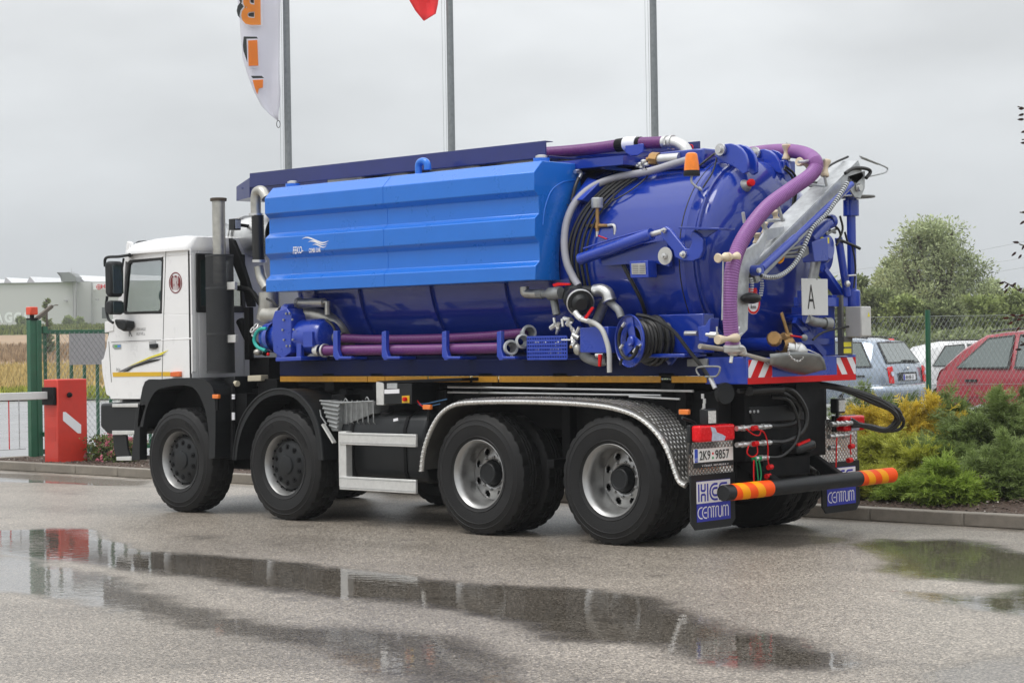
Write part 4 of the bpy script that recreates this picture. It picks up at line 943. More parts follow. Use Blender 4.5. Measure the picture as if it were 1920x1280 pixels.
# rating plate
MB().prism(ats([(1180,490),(1214,488),(1216,520),(1182,521)],y=.16),V((0,.12,0))).make('plate_mount',m_part,tank,bev=.004)
MB().prism(ats([(1184,494),(1210,493),(1211,514),(1185,514)],y=.157),V((0,-.002,0))).make('rating_plate',mat('plate_grey',(.45,.45,.43),.4),tank,smooth=0)
m=MB()
for k in range(5): m.prism(ats([(1186,497+k*3.4),(1197,496.8+k*3.4),(1197,498+k*3.4),(1186,498.2+k*3.4)],y=.154),V((0,-.001,0))).prism(ats([(1199,497+k*3.4),(1209,496.8+k*3.4),(1209,498+k*3.4),(1199,498.2+k*3.4)],y=.154),V((0,-.001,0)))
m.make('plate_print',m_grey,tank,smooth=0)
MB().tube([tk(1155,470,1.02),tk(1170,500,1.02),tk(1188,535,1.02),tk(1203,565,1.02),tk(1210,590,1.02)],.017,8,4).make('black_drain_hose',m_bhose,tank)
# ---- pump group at the front of the tank
m=MB().tube([at(505,632,y=.28),at(620,630,y=.28)],.15,20).lathe(at(520,632,y=.25),X_,[(.0,-.22),(.08,-.2),(.13,-.12),(.16,-.05),(.16,0)],20)
m.prism(ats([(515,583),(538,578),(546,590),(545,660),(530,672),(512,660),(510,600)],y=.06),V((0,.3,0)))
m.lathe(at(600,630,y=.24),X_,[(.17,-.25),(.175,-.2),(.175,.05),(.15,.12),(.05,.16),(0,.16)],24)
m.prism(ats([(516,670),(563,668),(564,676),(516,678)],y=.05),V((0,.4,0))).prism(ats([(518,640),(526,640),(526,672),(518,672)],y=.08),V((0,.05,0))).prism(ats([(555,640),(564,640),(564,672),(555,672)],y=.08),V((0,.05,0)))
m.make('vacuum_pump',m_part,TR,bev=.008,smooth=45)
m=MB()
for k in range(6): m.lathe(at(548+k*3.2,632,y=.26),X_,[(.13,0),(.155,.002),(.155,.008),(.13,.01)],20)
m.box(*(lambda a,b:(a.x,b.x))(at(575,640,y=.1),at(592,640,y=.1)),.055,.09,at(580,650,y=.1).z,at(580,622,y=.1).z)
m.make('pump_fins',m_part,TR)
m=MB()
for k in range(10):
    a=2*math.pi*k/10; c=at(541,618,y=.055); m.lathe(c+V((.085*math.cos(a),0,.17*math.sin(a))),-Y_,[(.012,0),(.012,.012),(.0,.013)],6)
m.make('pump_bolt',m_galvd,TR)
MB().tube(ats([(536,583),(548,583)],y=.15),.075,16).tube(ats([(541,583),(541,570)],y=.15),.05,14).make('pump_flange',m_part,TR)
MB().tube(ats([(612,600),(625,612),(632,640),(626,665)],y=.10),.014,8,4).tube(ats([(500,560),(512,566),(520,575)],y=.12),.012,8,4).make('oil_line',m_bhose,TR)
m=MB().tube(ats([(505,548),(505,575),(500,600)],y=.35),.11,18,3).tube(ats([(498,590),(512,592),(530,590)],y=.3),.085,14,3).tube([at(560,590,y=.3),at(600,593,y=.35),at(640,615,y=.5),at(655,650,y=.65)],.08,14,4)
m.tube(ats([(562,568),(608,567)],y=.22),.045,14).tube(ats([(558,568),(563,568)],y=.22),.055,8).tube(ats([(604,567),(614,567),(614,590)],y=.22),.03,8)
m.make('pump_pipework',m_stack,TR)
m=MB()
for k in range(5): q=at(490+k*4,565+(k%2)*4,y=.3); m.tube([q+V((.03*math.cos(t),0,.03*math.sin(t))) for t in np.linspace(0,6.283,9)],.008,6)
for px,py in ((474,618),(480,612),(487,616),(493,620),(477,625)): q=at(px,py,y=.25); m.tube([q+V((.028*math.cos(t),.02*math.sin(t),.028*math.sin(t))) for t in np.linspace(0,6.283,9)],.009,6)
m.make('small_fittings',m_steel,TR)
MB().tube(ats([(500,616),(488,617),(479,627),(477,640),(484,651),(498,657)],y=.12),.018,10,5).make('teal_hose',m_teal,TR)
MB().ell(at(484,660,y=.3),.05,.05,.035).make('dull_cap',m_stack,TR)
m=MB()
for px,py in ((520,608),(503,664)): m.ell(at(px,py,y=.1),.018,.018,.018,8,5)
m.make('red_tap',m_red,TR)
# ---- suction hose rack brackets
m=MB()
for px in (628,719,832,935):
    A_=ats([(px-4,620 if px==628 else 622),(px+4,620),(px+4,655),(px+8,668),(px+30,668),(px+30,673),(px,673),(px-4,668)],y=.02); m.prism(A_,V((0,.05,0))); q=at(px,673,y=.02)
    m.box(q.x,q.x+.05,.02,.42,q.z-.01,q.z+.02)
m.make('hose_rack',m_part,TR,bev=.006)
# perforated blue cage: open bars
cg=MB(); A_=at(988,632,y=.08); B_=at(1063,672,y=.08); x=A_.x
for k in range(17):
    xx=A_.x+(B_.x-A_.x)*k/16; cg.box(xx-.006,xx+.006,.08,.086,B_.z,A_.z); 
for k in range(7):
    z_=B_.z+(A_.z-B_.z)*k/6; cg.box(A_.x,B_.x,.0795,.0865,z_-.009,z_+.009)
cg.box(A_.x,B_.x,.08,.5,B_.z-.01,B_.z).box(A_.x-.004,A_.x,.08,.5,B_.z,A_.z)
cg.make('perforated_basket',m_part,TR,smooth=0)
m=MB()
random.seed(4)
for k in range(14): q=at(random.uniform(994,1055),random.uniform(640,668),y=random.uniform(.15,.3)); m.ell(q,.025,.02,.02,8,5)
m.make('basket_fittings',m_steel,TR)
# ---- valve and filter cluster
y_=.18
m=MB().tube(ats([(983,538),(985,549),(995,551),(1008,551)],y=y_),.042,14,4); m.make('pipe_elbow',m_stack,TR)
MB().tube(ats([(1005,551),(1018,551)],y=y_),.042,8).tube(ats([(1018,551),(1032,551)],y=y_),.035,14).tube(ats([(1030,551),(1052,549)],y=y_),.055,16).tube(ats([(1038,560),(1044,590)],y=y_+.05),.035,10).make('ball_valve_body',m_galvd,TR)
MB().prism(ats([(1035,533),(1045,530),(1068,531),(1068,535),(1046,536),(1038,538)],y=y_-.06),V((0,.02,0))).make('red_lever',m_red,TR,bev=.004)
fa=at(1090,570,y=.05); fb_=at(1072,548,y=.42); ax=(fb_-fa).normalized()
MB().lathe(fa,ax,[(.0,-.02),(.05,-.02),(.075,.0),(.085,.03),(.108,.03),(.108,.05),(.112,.06),(.115,.2),(.10,.21),(.115,.24),(.1,.26),(.115,.29),(.1,.31),(.115,.34),(.1,.5)],28).make('filter_housing',m_bplas,TR)
MB().lathe(fa,ax,[(.113,.045),(.122,.05),(.122,.07),(.113,.075)],32).make('filter_clamp_ring',m_steel,TR)
MB().tube(ats([(1095,545),(1118,545)],y=.25),.045,14).make('rubber_coupling',m_bhose,TR)
MB().tube(ats([(1116,545),(1128,544),(1139,550),(1142,561)],y=.22),.056,16,5).tube(ats([(1133,561),(1148,559)],y=.22),.0,3).lathe(at(1142,562,y=.22),(at(1144,568,y=.22)-at(1142,562,y=.22)),[(.056,0),(.064,.0),(.064,.015),(.05,.02)],20).make('pipe_elbow',m_steel,TR)
MB().tube(ats([(1140,563),(1150,572),(1160,582),(1165,595)],y=.24),.034,12,4).tube(ats([(1135,565),(1128,580),(1120,600),(1112,612)],y=.35),.045,12,4).make('ball_valve_body',m_galvd,TR)
MB().tube(ats([(1078,585),(1084,593),(1090,598)],y=.0),.026,12,4).tube(ats([(1090,598),(1104,602)],y=.0),.022,8).make('pipe_fitting',m_alu,TR)
MB().prism(ats([(1094,596),(1099,598),(1113,577),(1109,575)],y=-.05),V((0,.015,0))).make('red_lever',m_red,TR,bev=.003)
MB().tube(ats([(1103,602),(1115,606),(1128,617),(1136,635),(1142,660),(1143,698)],y=-.0),.022,12,6).make('grey_drain_hose',m_gbox,TR)
MB().tube(ats([(1092,660),(1100,670),(1120,677),(1140,675)],y=.25),.045,12,4).make('grey_curved_pipe',m_galvd,TR)
MB().prism(ats([(1087,614),(1140,612),(1140,662),(1087,661)],y=.05),V((0,.3,0))).make('valve_cabinet',m_part,TR,bev=.008)
m=MB()
cl=[(1040,603),(1047,612),(1038,612),(1055,605),(1062,598),(1068,604),(1045,620),(1075,622),(1080,630),(1073,638),(1084,620),(1076,645),(1070,612)]
for i,(a,b) in enumerate(cl):
    q=at(a,b,y=.1); dd=V((random.uniform(-1,1),random.uniform(-.4,.4),random.uniform(-1,1))).normalized()*.035; m.tube([q-dd,q+dd],.014+.006*(i%3),8)
m.make('ball_valve_group',m_steel,TR,smooth=30)
MB().tube(ats([(1053,637),(1078,637)],y=.03),.007,6).make('valve_lever',m_steel,TR)
MB().prism(ats([(1121,664),(1127,664),(1125,687),(1121,687)],y=.03),V((0,.02,0))).make('red_lever',m_red,TR,bev=.003)
MB().tube(ats([(1118,666),(1132,666)],y=.06),.02,8).make('pipe_fitting',m_steel,TR)
MB().ell(at(1083,655,y=.06),.035,.04,.05).make('round_filter_bowl',m_stack,TR)
MB().tube(ats([(1070,648),(1071,652)],y=.0),.012,8).make('brass_nozzle',m_brass,TR)
# ---- high pressure hose reel (axis slightly turned)
rc=at(1180,639,y=.02); rax=V((.30,.95,.0)).normalized()
rl=MB().lathe(rc,rax,[(.215,.0),(.221,-.006),(.224,.0),(.221,.012),(.205,.022),(.17,.030),(.128,.034),(.122,.045)],48); 
u,w_=perp(rax)
for k in range(3):
    a=.4+2*math.pi*k/3; d=u*math.cos(a)+w_*math.sin(a); rl.obox(rc+rax*.035+d*.03,rc+rax*.02+d*.20,.008,rax.cross(d),.10)
rl.lathe(rc,rax,[(.0,-.0),(.035,.0),(.045,.01),(.045,.05)],20)
reel=rl.make('hose_reel_disc',m_part,TR,smooth=40)
m=MB()
prr=[(.15,.03)]; 
for k in range(9): prr+=[(.172,.045+k*.034),(.185,.058+k*.034),(.172,.073+k*.034)]
m.lathe(rc,rax,prr,40); m.tube([rc+rax*.2+u*(.195*math.cos(t))+w_*(.195*math.sin(t)) for t in np.linspace(0,6.283,33)],.02,8); m.tube([rc+rax*.26+u*(.20*math.cos(t))+w_*(.20*math.sin(t)) for t in np.linspace(0,6.283,33)],.02,8)
m.make('wound_hose',m_bhose,reel)
MB().lathe(rc,rax,[(.13,.345),(.215,.36),(.222,.37),(.215,.38),(.05,.38)],44).make('reel_back_disc',m_part,reel)
m=MB().tube([rc+u*(.15*math.cos(t))+w_*(.15*math.sin(t))-rax*.01 for t in np.linspace(.3,4.3,16)],.016,8); m.make('reel_inner_hose',m_bhose,reel)
m=MB(); 
for a,b in ((1167,612),(1163,653),(1188,660),(1198,652)): q=at(a,b,y=.0); m.tube([q,q+V((.03,0,.03))],.014,8)
m.make('reel_fittings',m_steel,reel)
MB().tube(ats([(1166,672),(1163,684)],y=-.04),.012,8).make('reel_crank',m_bplas,reel)
MB().box(-2.95,-2.45,.30,.45,1.62,1.95).box(-2.9,-2.5,.1,.5,1.585,1.62).make('reel_mount',m_blue,TR,bev=.01)
MB().tube([at(1195,590,y=.1),at(1225,597,y=.05),at(1262,620,y=.1),at(1290,655,y=.15),at(1318,690,y=.2),at(1332,712,y=.22)],.017,8,5).make('jetting_hose',m_bhose,TR)
MB().tube(ats([(1332,708),(1341,728)],y=.18),.02,10).make('hose_end_fitting',m_steel,TR)
MB().tube(ats([(1312,705),(1306,695),(1311,688),(1345,687),(1350,692),(1343,705),(1322,706)],y=.16),.008,8,3).make('hose_guide_ring',m_galvd,TR)
MB().lathe(at(1357,737,x=-2.25),V((1,-.3,0)),[(.0,-.02),(.02,-.02),(.02,0),(.075,.0),(.088,-.01),(.088,.03),(.0,.03)],24).make('guide_pulley',m_bplas,TR)
MB().prism(ats([(1288,673),(1326,672),(1326,687),(1288,687)],y=.33),V((0,.05,0))).make('valve_block',m_galvd,TR,bev=.004)
# ---- tank rear lower latch
MB().prism(ats([(1308,612),(1322,610),(1328,600),(1332,596),(1330,628),(1325,643),(1310,640)],y=.18),V((0,.12,0))).make('lower_latch',m_part,TR,bev=.006)
MB().tube([at(1285,625,y=.22),at(1308,625,y=.22)],.022,10).tube([at(1326,627,y=.2),at(1345,628,y=.2)],.028,6).tube(ats([(1344,612),(1344,640)],y=.18),.008,6).make('latch_rod',m_steel,TR)
# ---- rear frame beam with hazard panels
xb=-2.05
MB().box(-2.48,xb,.35,.47,1.36,1.585).box(-2.2,xb+.0,.47,1.86,1.362,1.575).box(-2.48,xb,1.86,1.965,1.36,1.585).make('rear_beam',m_part,TR,bev=.006)
z0,z1=1.36,1.56
MB().box(xb,xb+.002,.36,1.955,z0,z0+.052).make('red_reflective_strip',m_red,TR,smooth=0)
for (ya_,yb_,sg) in ((.37,.70,1),(1.66,1.955,-1)):
    hz=MB().box(xb,xb+.0015,ya_,yb_,z0+.053,z1).make('hazard_panel',m_prtw,TR,smooth=0); wd=yb_-ya_; hh=z1-z0-.053
    # parallelograms clipped inside the panel
    for k in (-1,0,1,2):
        s_=.10; st_=.19; sl=.75
        b0=k*st_+.03; L_=[(b0,0),(b0+s_,0),(b0+s_+hh*sl,hh),(b0+hh*sl,hh)]
        if sg<0: L_=[(wd-a,b) for a,b in L_][::-1]
        # clip to panel width
        def clip(P,f,ii):
            o=[]
            for i in range(len(P)):
                a,b=P[i-1],P[i]; fa_,fb2=f(a),f(b)
                if (fa_>=0)!=(fb2>=0): t=fa_/(fa_-fb2); o.append((a[0]+(b[0]-a[0])*t,a[1]+(b[1]-a[1])*t))
                if fb2>=0: o.append(b)
            return o
        L_=clip(L_,lambda p:p[0],0); L_=clip(L_,lambda p:wd-p[0],0) if L_ else L_
        if len(L_)>=3: MB().prism([V((xb+.002,ya_+a,z0+.053+b)) for a,b in L_],V((.001,0,0))).make('red_stripe',m_red,hz,smooth=0)
# ---- lights, plate, bumper tube, couplings
def tail(y0,y1):
    o=MB().box(-2.30,-2.20,y0,y1,.90,1.035).make('tail_light',m_redl,TR,bev=.02,seg=3)
    P=[(.30,.0),(.66,.0),(.70,.25),(.60,.40),(.45,.55),(.40,.85),(.27,.95),(.32,.5)]
    MB().prism([V((-2.199,y0+a*(y1-y0),.905+b*.125)) for a,b in P],V((.004,0,0))).make('clear_lens',m_clear,o,smooth=0)
    MB().box(-2.34,-2.30,y0-.01,y1+.01,.895,1.04).make('lamp_housing',m_bplas,o,bev=.01)
tail(-.085,.385); tail(2.0,2.33)
PS=.045; pl=MB().box(-2.26,-2.252,-.15+PS,.37+PS,.735,.845).make('number_plate',mat('plate_white',(.80,.80,.78),.4,var=.03),TR,smooth=0)
q=V((-2.251,-.15,.735)); MB().box(-2.252,-2.2512,-.15+PS,-.105+PS,.737,.843).make('plate_band',mat('eu_blue',(.02,.06,.45),.4),pl,smooth=0)
text('CZ','plate_lettering',m_prtw,pl,V((-2.2508,-.143+PS,.75)),Y_,Z_,.022,.03)
text('2K9','plate_lettering',m_dkpr,pl,V((-2.2508,-.085+PS,.752)),Y_,Z_,.076,.145,off=.01)
text('9857','plate_lettering',m_dkpr,pl,V((-2.2508,.125+PS,.752)),Y_,Z_,.076,.19,off=.01)
for z_,mm in ((.80,m_red),(.765,m_grnp)): MB().lathe(V((-2.2515,.095+PS,z_+.0)),X_,[(.0,.001),(.011,.001),(.011,0)],12).make('plate_dot',mm,pl,smooth=0)
MB().box(-2.262,-2.25,-.155+PS,.375+PS,.690,.733).make('plate_holder',m_bplas,TR)
text('V ČESKÁ  REPUBLIKA V','holder_lettering',m_prtw,TR,V((-2.2485,-.06+PS,.700)),Y_,Z_,.018,.36)
xt,zt_=-2.044,.493
MB().tube([(xt,.0,zt_),(xt,2.5,zt_)],.066,28).lathe((xt,0,zt_),Y_,[(.066,0),(.060,-.005),(.056,.004),(.0,.004)],28).make('underrun_tube',m_bplas,TR)
for (y0,y1) in ((.10,.62),(1.96,2.5)):
    sl=MB().tube([(xt,y0,zt_),(xt,y1,zt_)],.068,28).make('reflective_sleeve',m_org,TR)
    # slanted yellow bands wrapped round the tube
    k=0; yb0=y0+.05
    while yb0<y1-.1:
        m=MB()
        n=28; 
        for j in range(n):
            a0,a1=2*math.pi*j/n,2*math.pi*(j+1)/n; f=lambda a: .10*abs(((a/math.pi)%2)-1)
            P=[]
            for a,dy in ((a0,0),(a1,0),(a1,.105),(a0,.105)):
                y_=min(max(yb0+f(a+math.pi/2)+dy-.03,y0+.002),y1-.002); P.append(V((xt+.0692*math.cos(a),y_,zt_+.0692*math.sin(a))))
            m.add(P,[(0,3,2,1)])
        yb0+=.21
        m.make('yellow_band',m_yor,sl)
m=MB()
for y_ in (.78,1.72): m.obox(V((-2.55,y_,.78)),V((-2.06,y_,.50)),.10,Y_,.08)
m.box(-2.62,-2.3,.66,1.85,.70,1.30).box(-2.5,-2.3,.9,1.6,.55,.75).make('rear_crossmember',m_black,TR,bev=.01)
m=MB()
for k in range(3): m.ell(V((-2.278,.70+.055*k,1.12)),.008,.014,.014,8,5)
m.make('crossmember_bolt',m_galv,TR)
MB().prism([V((-2.31,.70,1.16)),V((-2.31,1.55,1.16)),V((-2.31,1.5,1.02)),V((-2.31,.75,1.02))],V((.03,0,0))).make('rear_drawbar_plate',m_bplas,TR,bev=.01)
MB().lathe(V((-2.6,1.38,1.30)),V((1,0,0)),[(.0,.44),(.18,.44),(.2,.40),(.2,.0)],28).make('rear_air_tank',m_black,TR)
MB().obox(V((-2.2,1.14,.78)),V((-2.2,1.42,.82)),.08,X_,.2).make('hanging_flap',m_bplas,TR,bev=.03)
MB().obox(V((-2.12,1.15,.825)),V((-2.12,1.33,.86)),.02,X_,.02).make('red_edge',m_red,TR)
# quick couplings with red tethers
def coup(y0,y1,z,x=-2.18):
    m=MB(); y=y0; k=0
    while y<y1: m.tube([(x,y,z),(x,y+.035,z)],(.022,.015,.026,.018)[k%4],10); y+=.036; k+=1
    m.make('quick_coupling',m_steel,TR)
coup(.37,.86,.995); coup(.37,.86,.86); coup(.62,.80,.735); coup(1.75,2.10,.975); coup(1.72,2.05,.87); coup(1.72,1.86,.77)
MB().tube([(-2.18,.60,.735),(-2.18,.70,.733)],.02,10).make('green_cap',m_grnp,TR)
def rp(l,mt,name,r=.006): MB().tube([V(p) for p in l],r,6,5).make(name,mt,TR)
x=-2.14
rp([(x,.45,.99),(x,.55,.94),(x,.63,.93),(x,.66,.97)],m_red,'red_tether')
rp([(x,.60,.98),(x,.70,.95),(x,.75,.85),(x,.75,.72),(x,.77,.66)],m_red,'red_tether')
rp([(x,.48,.85),(x,.46,.79),(x,.53,.755),(x,.60,.78),(x,.60,.84)],m_red,'red_tether')
rp([(x,.55,.73),(x,.545,.62),(x,.55,.52)],m_red,'red_tether'); rp([(x,.58,.73),(x,.60,.62),(x,.61,.50)],m_grnp,'green_tether'); rp([(x,.62,.73),(x,.65,.60),(x,.61,.50)],m_grnp,'green_tether')
rp([(x,1.78,.86),(x,1.77,.75),(x,1.76,.60)],m_red,'red_tether'); rp([(x,2.0,.88),(x,1.99,.75),(x,2.0,.70)],m_red,'red_tether')
for (a,b,mm) in ((.56,.99,m_red),(.57,.86,m_red),(.77,.655,m_red),(.74,.58,m_red),(.55,.50,m_red),(.61,.485,m_grnp),(2.0,.77,m_red),(1.97,.65,m_red)):
    MB().tube([(x,a-.02,b),(x,a+.035,b+.003)],.022,10).make('protective_cap',mm,TR)
# thick black hoses
rp([(-2.18,.86,.995),(-2.18,1.05,.99),(-2.15,1.18,1.02),(-2.13,1.2,1.15),(-2.15,1.0,1.27),(-2.2,.8,1.28),(-2.2,.55,1.28)],m_bhose,'hydraulic_hose',.021)
rp([(-2.18,.86,.86),(-2.16,1.05,.86),(-2.10,1.22,.95),(-2.09,1.24,1.12),(-2.12,1.08,1.29),(-2.2,.85,1.305),(-2.25,.5,1.3)],m_bhose,'hydraulic_hose',.021)
rp([(-2.18,.80,.735),(-2.14,.95,.74),(-2.1,1.10,.85),(-2.1,1.15,1.0),(-2.12,1.05,1.2),(-2.2,.9,1.24)],m_bhose,'hydraulic_hose',.014)
MB().corr([(-2.17,.55,1.30),(-2.16,.75,1.305),(-2.14,.98,1.30)],.038,.03,.004).make('hose_sleeve',m_bhose,TR)
for dz,r_,dy in ((0,.024,0),(.02,.022,.05),(-.03,.016,.1),(.03,.018,-.02)):
    rp([(-2.25,1.55,1.34+dz*.5),(-2.1,1.85,1.28+dz*.5),(-1.98,2.12,1.18+dz),(-1.92,2.35+dy,1.07+dz),(-1.94,2.44+dy,.97+dz),(-2.0,2.36+dy,.90+dz*.3),(-2.1,2.2,.94+dz*.3),(-2.18,2.08,.975-dz)],m_bhose,'hydraulic_hose',r_)
# rear work lamps
for (y_,z_) in ((.09,1.10),(1.98,1.13)):
    o=MB().box(-2.30,-2.22,y_-.06,y_+.065,z_-.065,z_+.065).box(-2.28,-2.25,y_-.01,y_+.01,z_-.11,z_-.06).make('rear_work_lamp',m_bplas,TR,bev=.012)
    MB().box(-2.22,-2.213,y_-.045,y_+.05,z_-.05,z_+.05).make('lamp_lens',mat('lamp_lens',(.7,.7,.68),.2,coat=1,var=.3,vs=60),o)
# black small arms near left lamp
rp([(-2.33,.0,.97),(-2.33,-.05,.90),(-2.33,-.07,.80)],m_bplas,'lamp_arm',.012); rp([(-2.36,-.12,1.1),(-2.34,.0,1.06),(-2.33,.03,1.02)],m_bplas,'lamp_arm',.014)
# chain of fittings hanging
m=MB()
for k in range(6): q=at(1318+random.uniform(-2,3),738+k*9,y=.12); m.tube([q,q+V((.0,0,-.04))],.013,8)
m.make('hanging_valves',m_steel,TR)
# ---- boom, mast and rear hose
XB=-1.80
bl,br=at(1410,500,x=XB),at(1610,302,x=XB)
side=X_
boom=MB(); d=(br-bl).normalized(); up=side.cross(d).normalized()
if up.z<0: up=-up
def bpt(s,hh,xx): p=bl+d*s; return p+up*hh+V((xx,0,0))
L_=(br-bl).length
for (h0,h1,xa_,xb_) in ((.0,.012,-.22,.0),(-.15,.0,-.012,.0),(-.15,0,-.22,-.208)):
    v=[bpt(0,h0,xa_),bpt(0,h0,xb_),bpt(0,h1,xb_),bpt(0,h1,xa_),bpt(L_,h0,xa_),bpt(L_,h0,xb_),bpt(L_,h1,xb_),bpt(L_,h1,xa_)]
    boom.add(v,[(0,1,2,3),(7,6,5,4),(0,4,5,1),(1,5,6,2),(2,6,7,3),(3,7,4,0)])
boom.add([bpt(.0,-.15,-.22),bpt(0,-.15,0),bpt(L_*.7,-.15,0),bpt(L_*.7,-.15,-.22)],[(0,1,2,3)])
bo=boom.make('boom',m_galv,TR,bev=.004)
MB().prism(ats([(1378,485),(1392,473),(1422,455),(1434,436),(1440,440),(1432,470),(1405,512),(1403,590),(1402,618),(1385,636),(1381,630),(1388,612),(1383,560),(1378,520)],x=XB+.02),V((-.025,0,0))).make('boom_end_plate',m_galv,bo,bev=.004)
MB().prism(ats([(1590,330),(1622,320),(1622,352),(1614,372),(1603,370),(1588,345)],x=XB+.0),V((-.02,0,0))).make('head_plate',m_galv,bo,bev=.004)
MB().tube(ats([(1612,293),(1658,312),(1664,318),(1658,324),(1632,330),(1618,334)],x=XB),.008,8,3).tube(ats([(1614,296),(1646,308)],x=XB-.15),.008,8).make('pull_handle',m_galv,bo)
MB().lathe(at(1609,352,x=XB+.01),X_,[(.0,.03),(.03,.03),(.035,.0)],12).make('boom_pin',m_steel,bo)
m=MB().tube(ats([(1585,325),(1600,316),(1622,316),(1632,322),(1624,334)],x=XB+.03),.016,8,4).tube(ats([(1530,330),(1560,308),(1590,294)],x=XB-.15),.010,8,3).tube(ats([(1520,345),(1535,348),(1548,360)],x=XB-.22),.03,8,3); m.make('boom_cable',m_bhose,bo)
MB().tube(ats([(1428,503),(1490,446)],x=XB+.07),.034,14).tube(ats([(1490,446),(1597,345)],x=XB+.07),.025,14).make('lift_cylinder',m_part,bo)
MB().lathe(at(1421,507,x=XB+.07),X_,[(.0,-.05),(.045,-.05),(.045,.03),(.0,.03)],16).make('cylinder_eye',m_part,bo); MB().lathe(at(1421,507,x=XB+.1),X_,[(.02,.0),(.02,.02),(.0,.02)],10).make('boom_pin',m_steel,bo)
# spiral wrapped cable
sp=cat(ats([(1425,516),(1440,520),(1462,517),(1485,500),(1502,475),(1515,445),(1525,425),(1550,400),(1575,365),(1592,338)],x=XB+.10),6)
MB().tube(sp,.012,8).make('spiral_cable_core',m_bhose,bo)
m=MB(); Rs=resample(sp,.0265)
for i in range(1,len(Rs)-1):
    t=(Rs[i+1]-Rs[i-1]).normalized(); m.lathe(Rs[i],(t+V((0,.3,.2))).normalized(),[(.012,-.008),(.0195,-.007),(.0195,.007),(.012,.008)],10)
for px in (1408,1427):
    P=resample(cat(ats([(px,522),(px+2,535),(px-1,555)],x=XB+.05),4),.02)
    for p in P: m.lathe(p,Z_,[(.012,-.006),(.017,-.005),(.017,.005),(.012,.006)],10)
m.make('spiral_wrap',m_galv,bo,kind='stuff')
MB().ell(at(1408,559,x=XB+.06),.07,.105,.045,20,10).make('rubber_float',m_bplas,bo)
# rollers
def spool(a,b,x,n='roller',xo=0):
    A_,B_=at(*a,x=x),at(*b,x=x); L1=(B_-A_).length; ax=(B_-A_).normalized()
    MB().lathe(A_,ax,[(.0,0),(.034,0),(.038,.008),(.036,L1*.15),(.024,L1*.35),(.019,L1*.5),(.024,L1*.65),(.036,L1*.85),(.038,L1-.008),(.034,L1),(.0,L1)],20).make(n,m_cream,bo)
spool((1345,484),(1362,482),XB+.10); spool((1364,482),(1383,481),XB+.10); spool((1345,637),(1382,633),XB+.10)
spool((1474,271),(1474,300),-2.44); spool((1550,300),(1546,331),XB); spool((1497,303),(1520,311),XB-.1); spool((1418,437),(1420,455),XB-.1); spool((1432,418),(1436,436),XB-.15); spool((1452,395),(1456,415),XB-.22)
m=MB().tube(ats([(1347,484),(1385,482)],x=XB+.1),.008,6).tube(ats([(1497,304),(1545,299)],x=XB+.0),.012,8).tube(ats([(1546,331),(1550,350)],x=XB),.012,8).tube(ats([(1352,640),(1392,625)],x=XB+.1),.008,6)
m.tube(ats([(1393,398),(1396,418)],x=XB-.1),.014,8).tube(ats([(1425,394),(1435,430)],x=XB+.0),.014,8).tube(ats([(1455,375),(1468,415)],x=XB),.014,8).tube(ats([(1400,440),(1440,442)],x=XB-.1),.01,8).tube(ats([(1440,414),(1470,412)],x=XB-.05),.014,8).tube(ats([(1510,345),(1545,349)],x=XB-.05),.012,8).tube(ats([(1475,270),(1492,274)],x=-2.44),.012,8).tube(ats([(1356,484),(1354,600)],x=XB+.05),.006,6)
m.prism(ats([(1434,430),(1470,425),(1470,440),(1450,448),(1434,452)],x=XB-.03),V((-.02,0,0)))
m.make('roller_bracket',m_galv,bo)
# suction hose over the boom
hp=[at(1350,296,y=2.1),at(1400,289,y=2.0),at(1440,284,y=1.9),at(1478,283,y=1.62),at(1508,288,y=1.40),at(1526,299,x=XB+.0),at(1530,312,x=XB+.04),at(1518,330,x=XB+.05),at(1480,357,x=XB+.05),at(1440,387,x=XB+.04),at(1408,425,x=XB+.05),at(1386,462,x=XB+.06),at(1373,505,x=XB+.07),at(1368,560,x=XB+.06),at(1370,610,x=XB+.05),at(1374,650,x=XB+.05)]
def hosemat():
    mm=mat('suction_hose_purple',(.25,.095,.30),.38,var=.12,vs=2); n=mm.node_tree.nodes; l=mm.node_tree.links; b=n['Principled BSDF']
    return mm
bh=MB().corr(hp,.062,.02,.004,n=18).make('boom_suction_hose',hosemat(),bo)
bh.data.materials.append(mat('hose_red_core',(.62,.10,.12),.42,var=.2))
nf=len(bh.data.polygons)
for p in bh.data.polygons:
    k=p.index//18; t=k*18/nf
    if k%2==1 and (.13<t<.42): p.material_index=1
q=at(1375,655,x=XB+.05)
MB().lathe(q,Z_,[(.0,-.05),(.03,-.05),(.05,-.03),(.075,-.02),(.08,0),(.07,.008),(.08,.016),(.08,.03),(.06,.04),(.055,.06)],28).make('hose_coupling',m_steel,bo)
MB().tube(ats([(1385,650),(1394,652),(1398,664)],x=XB+.12),.014,8,3).tube(ats([(1372,668),(1370,680)],x=XB+.05),.014,8).make('coupling_lever',m_steel,bo)
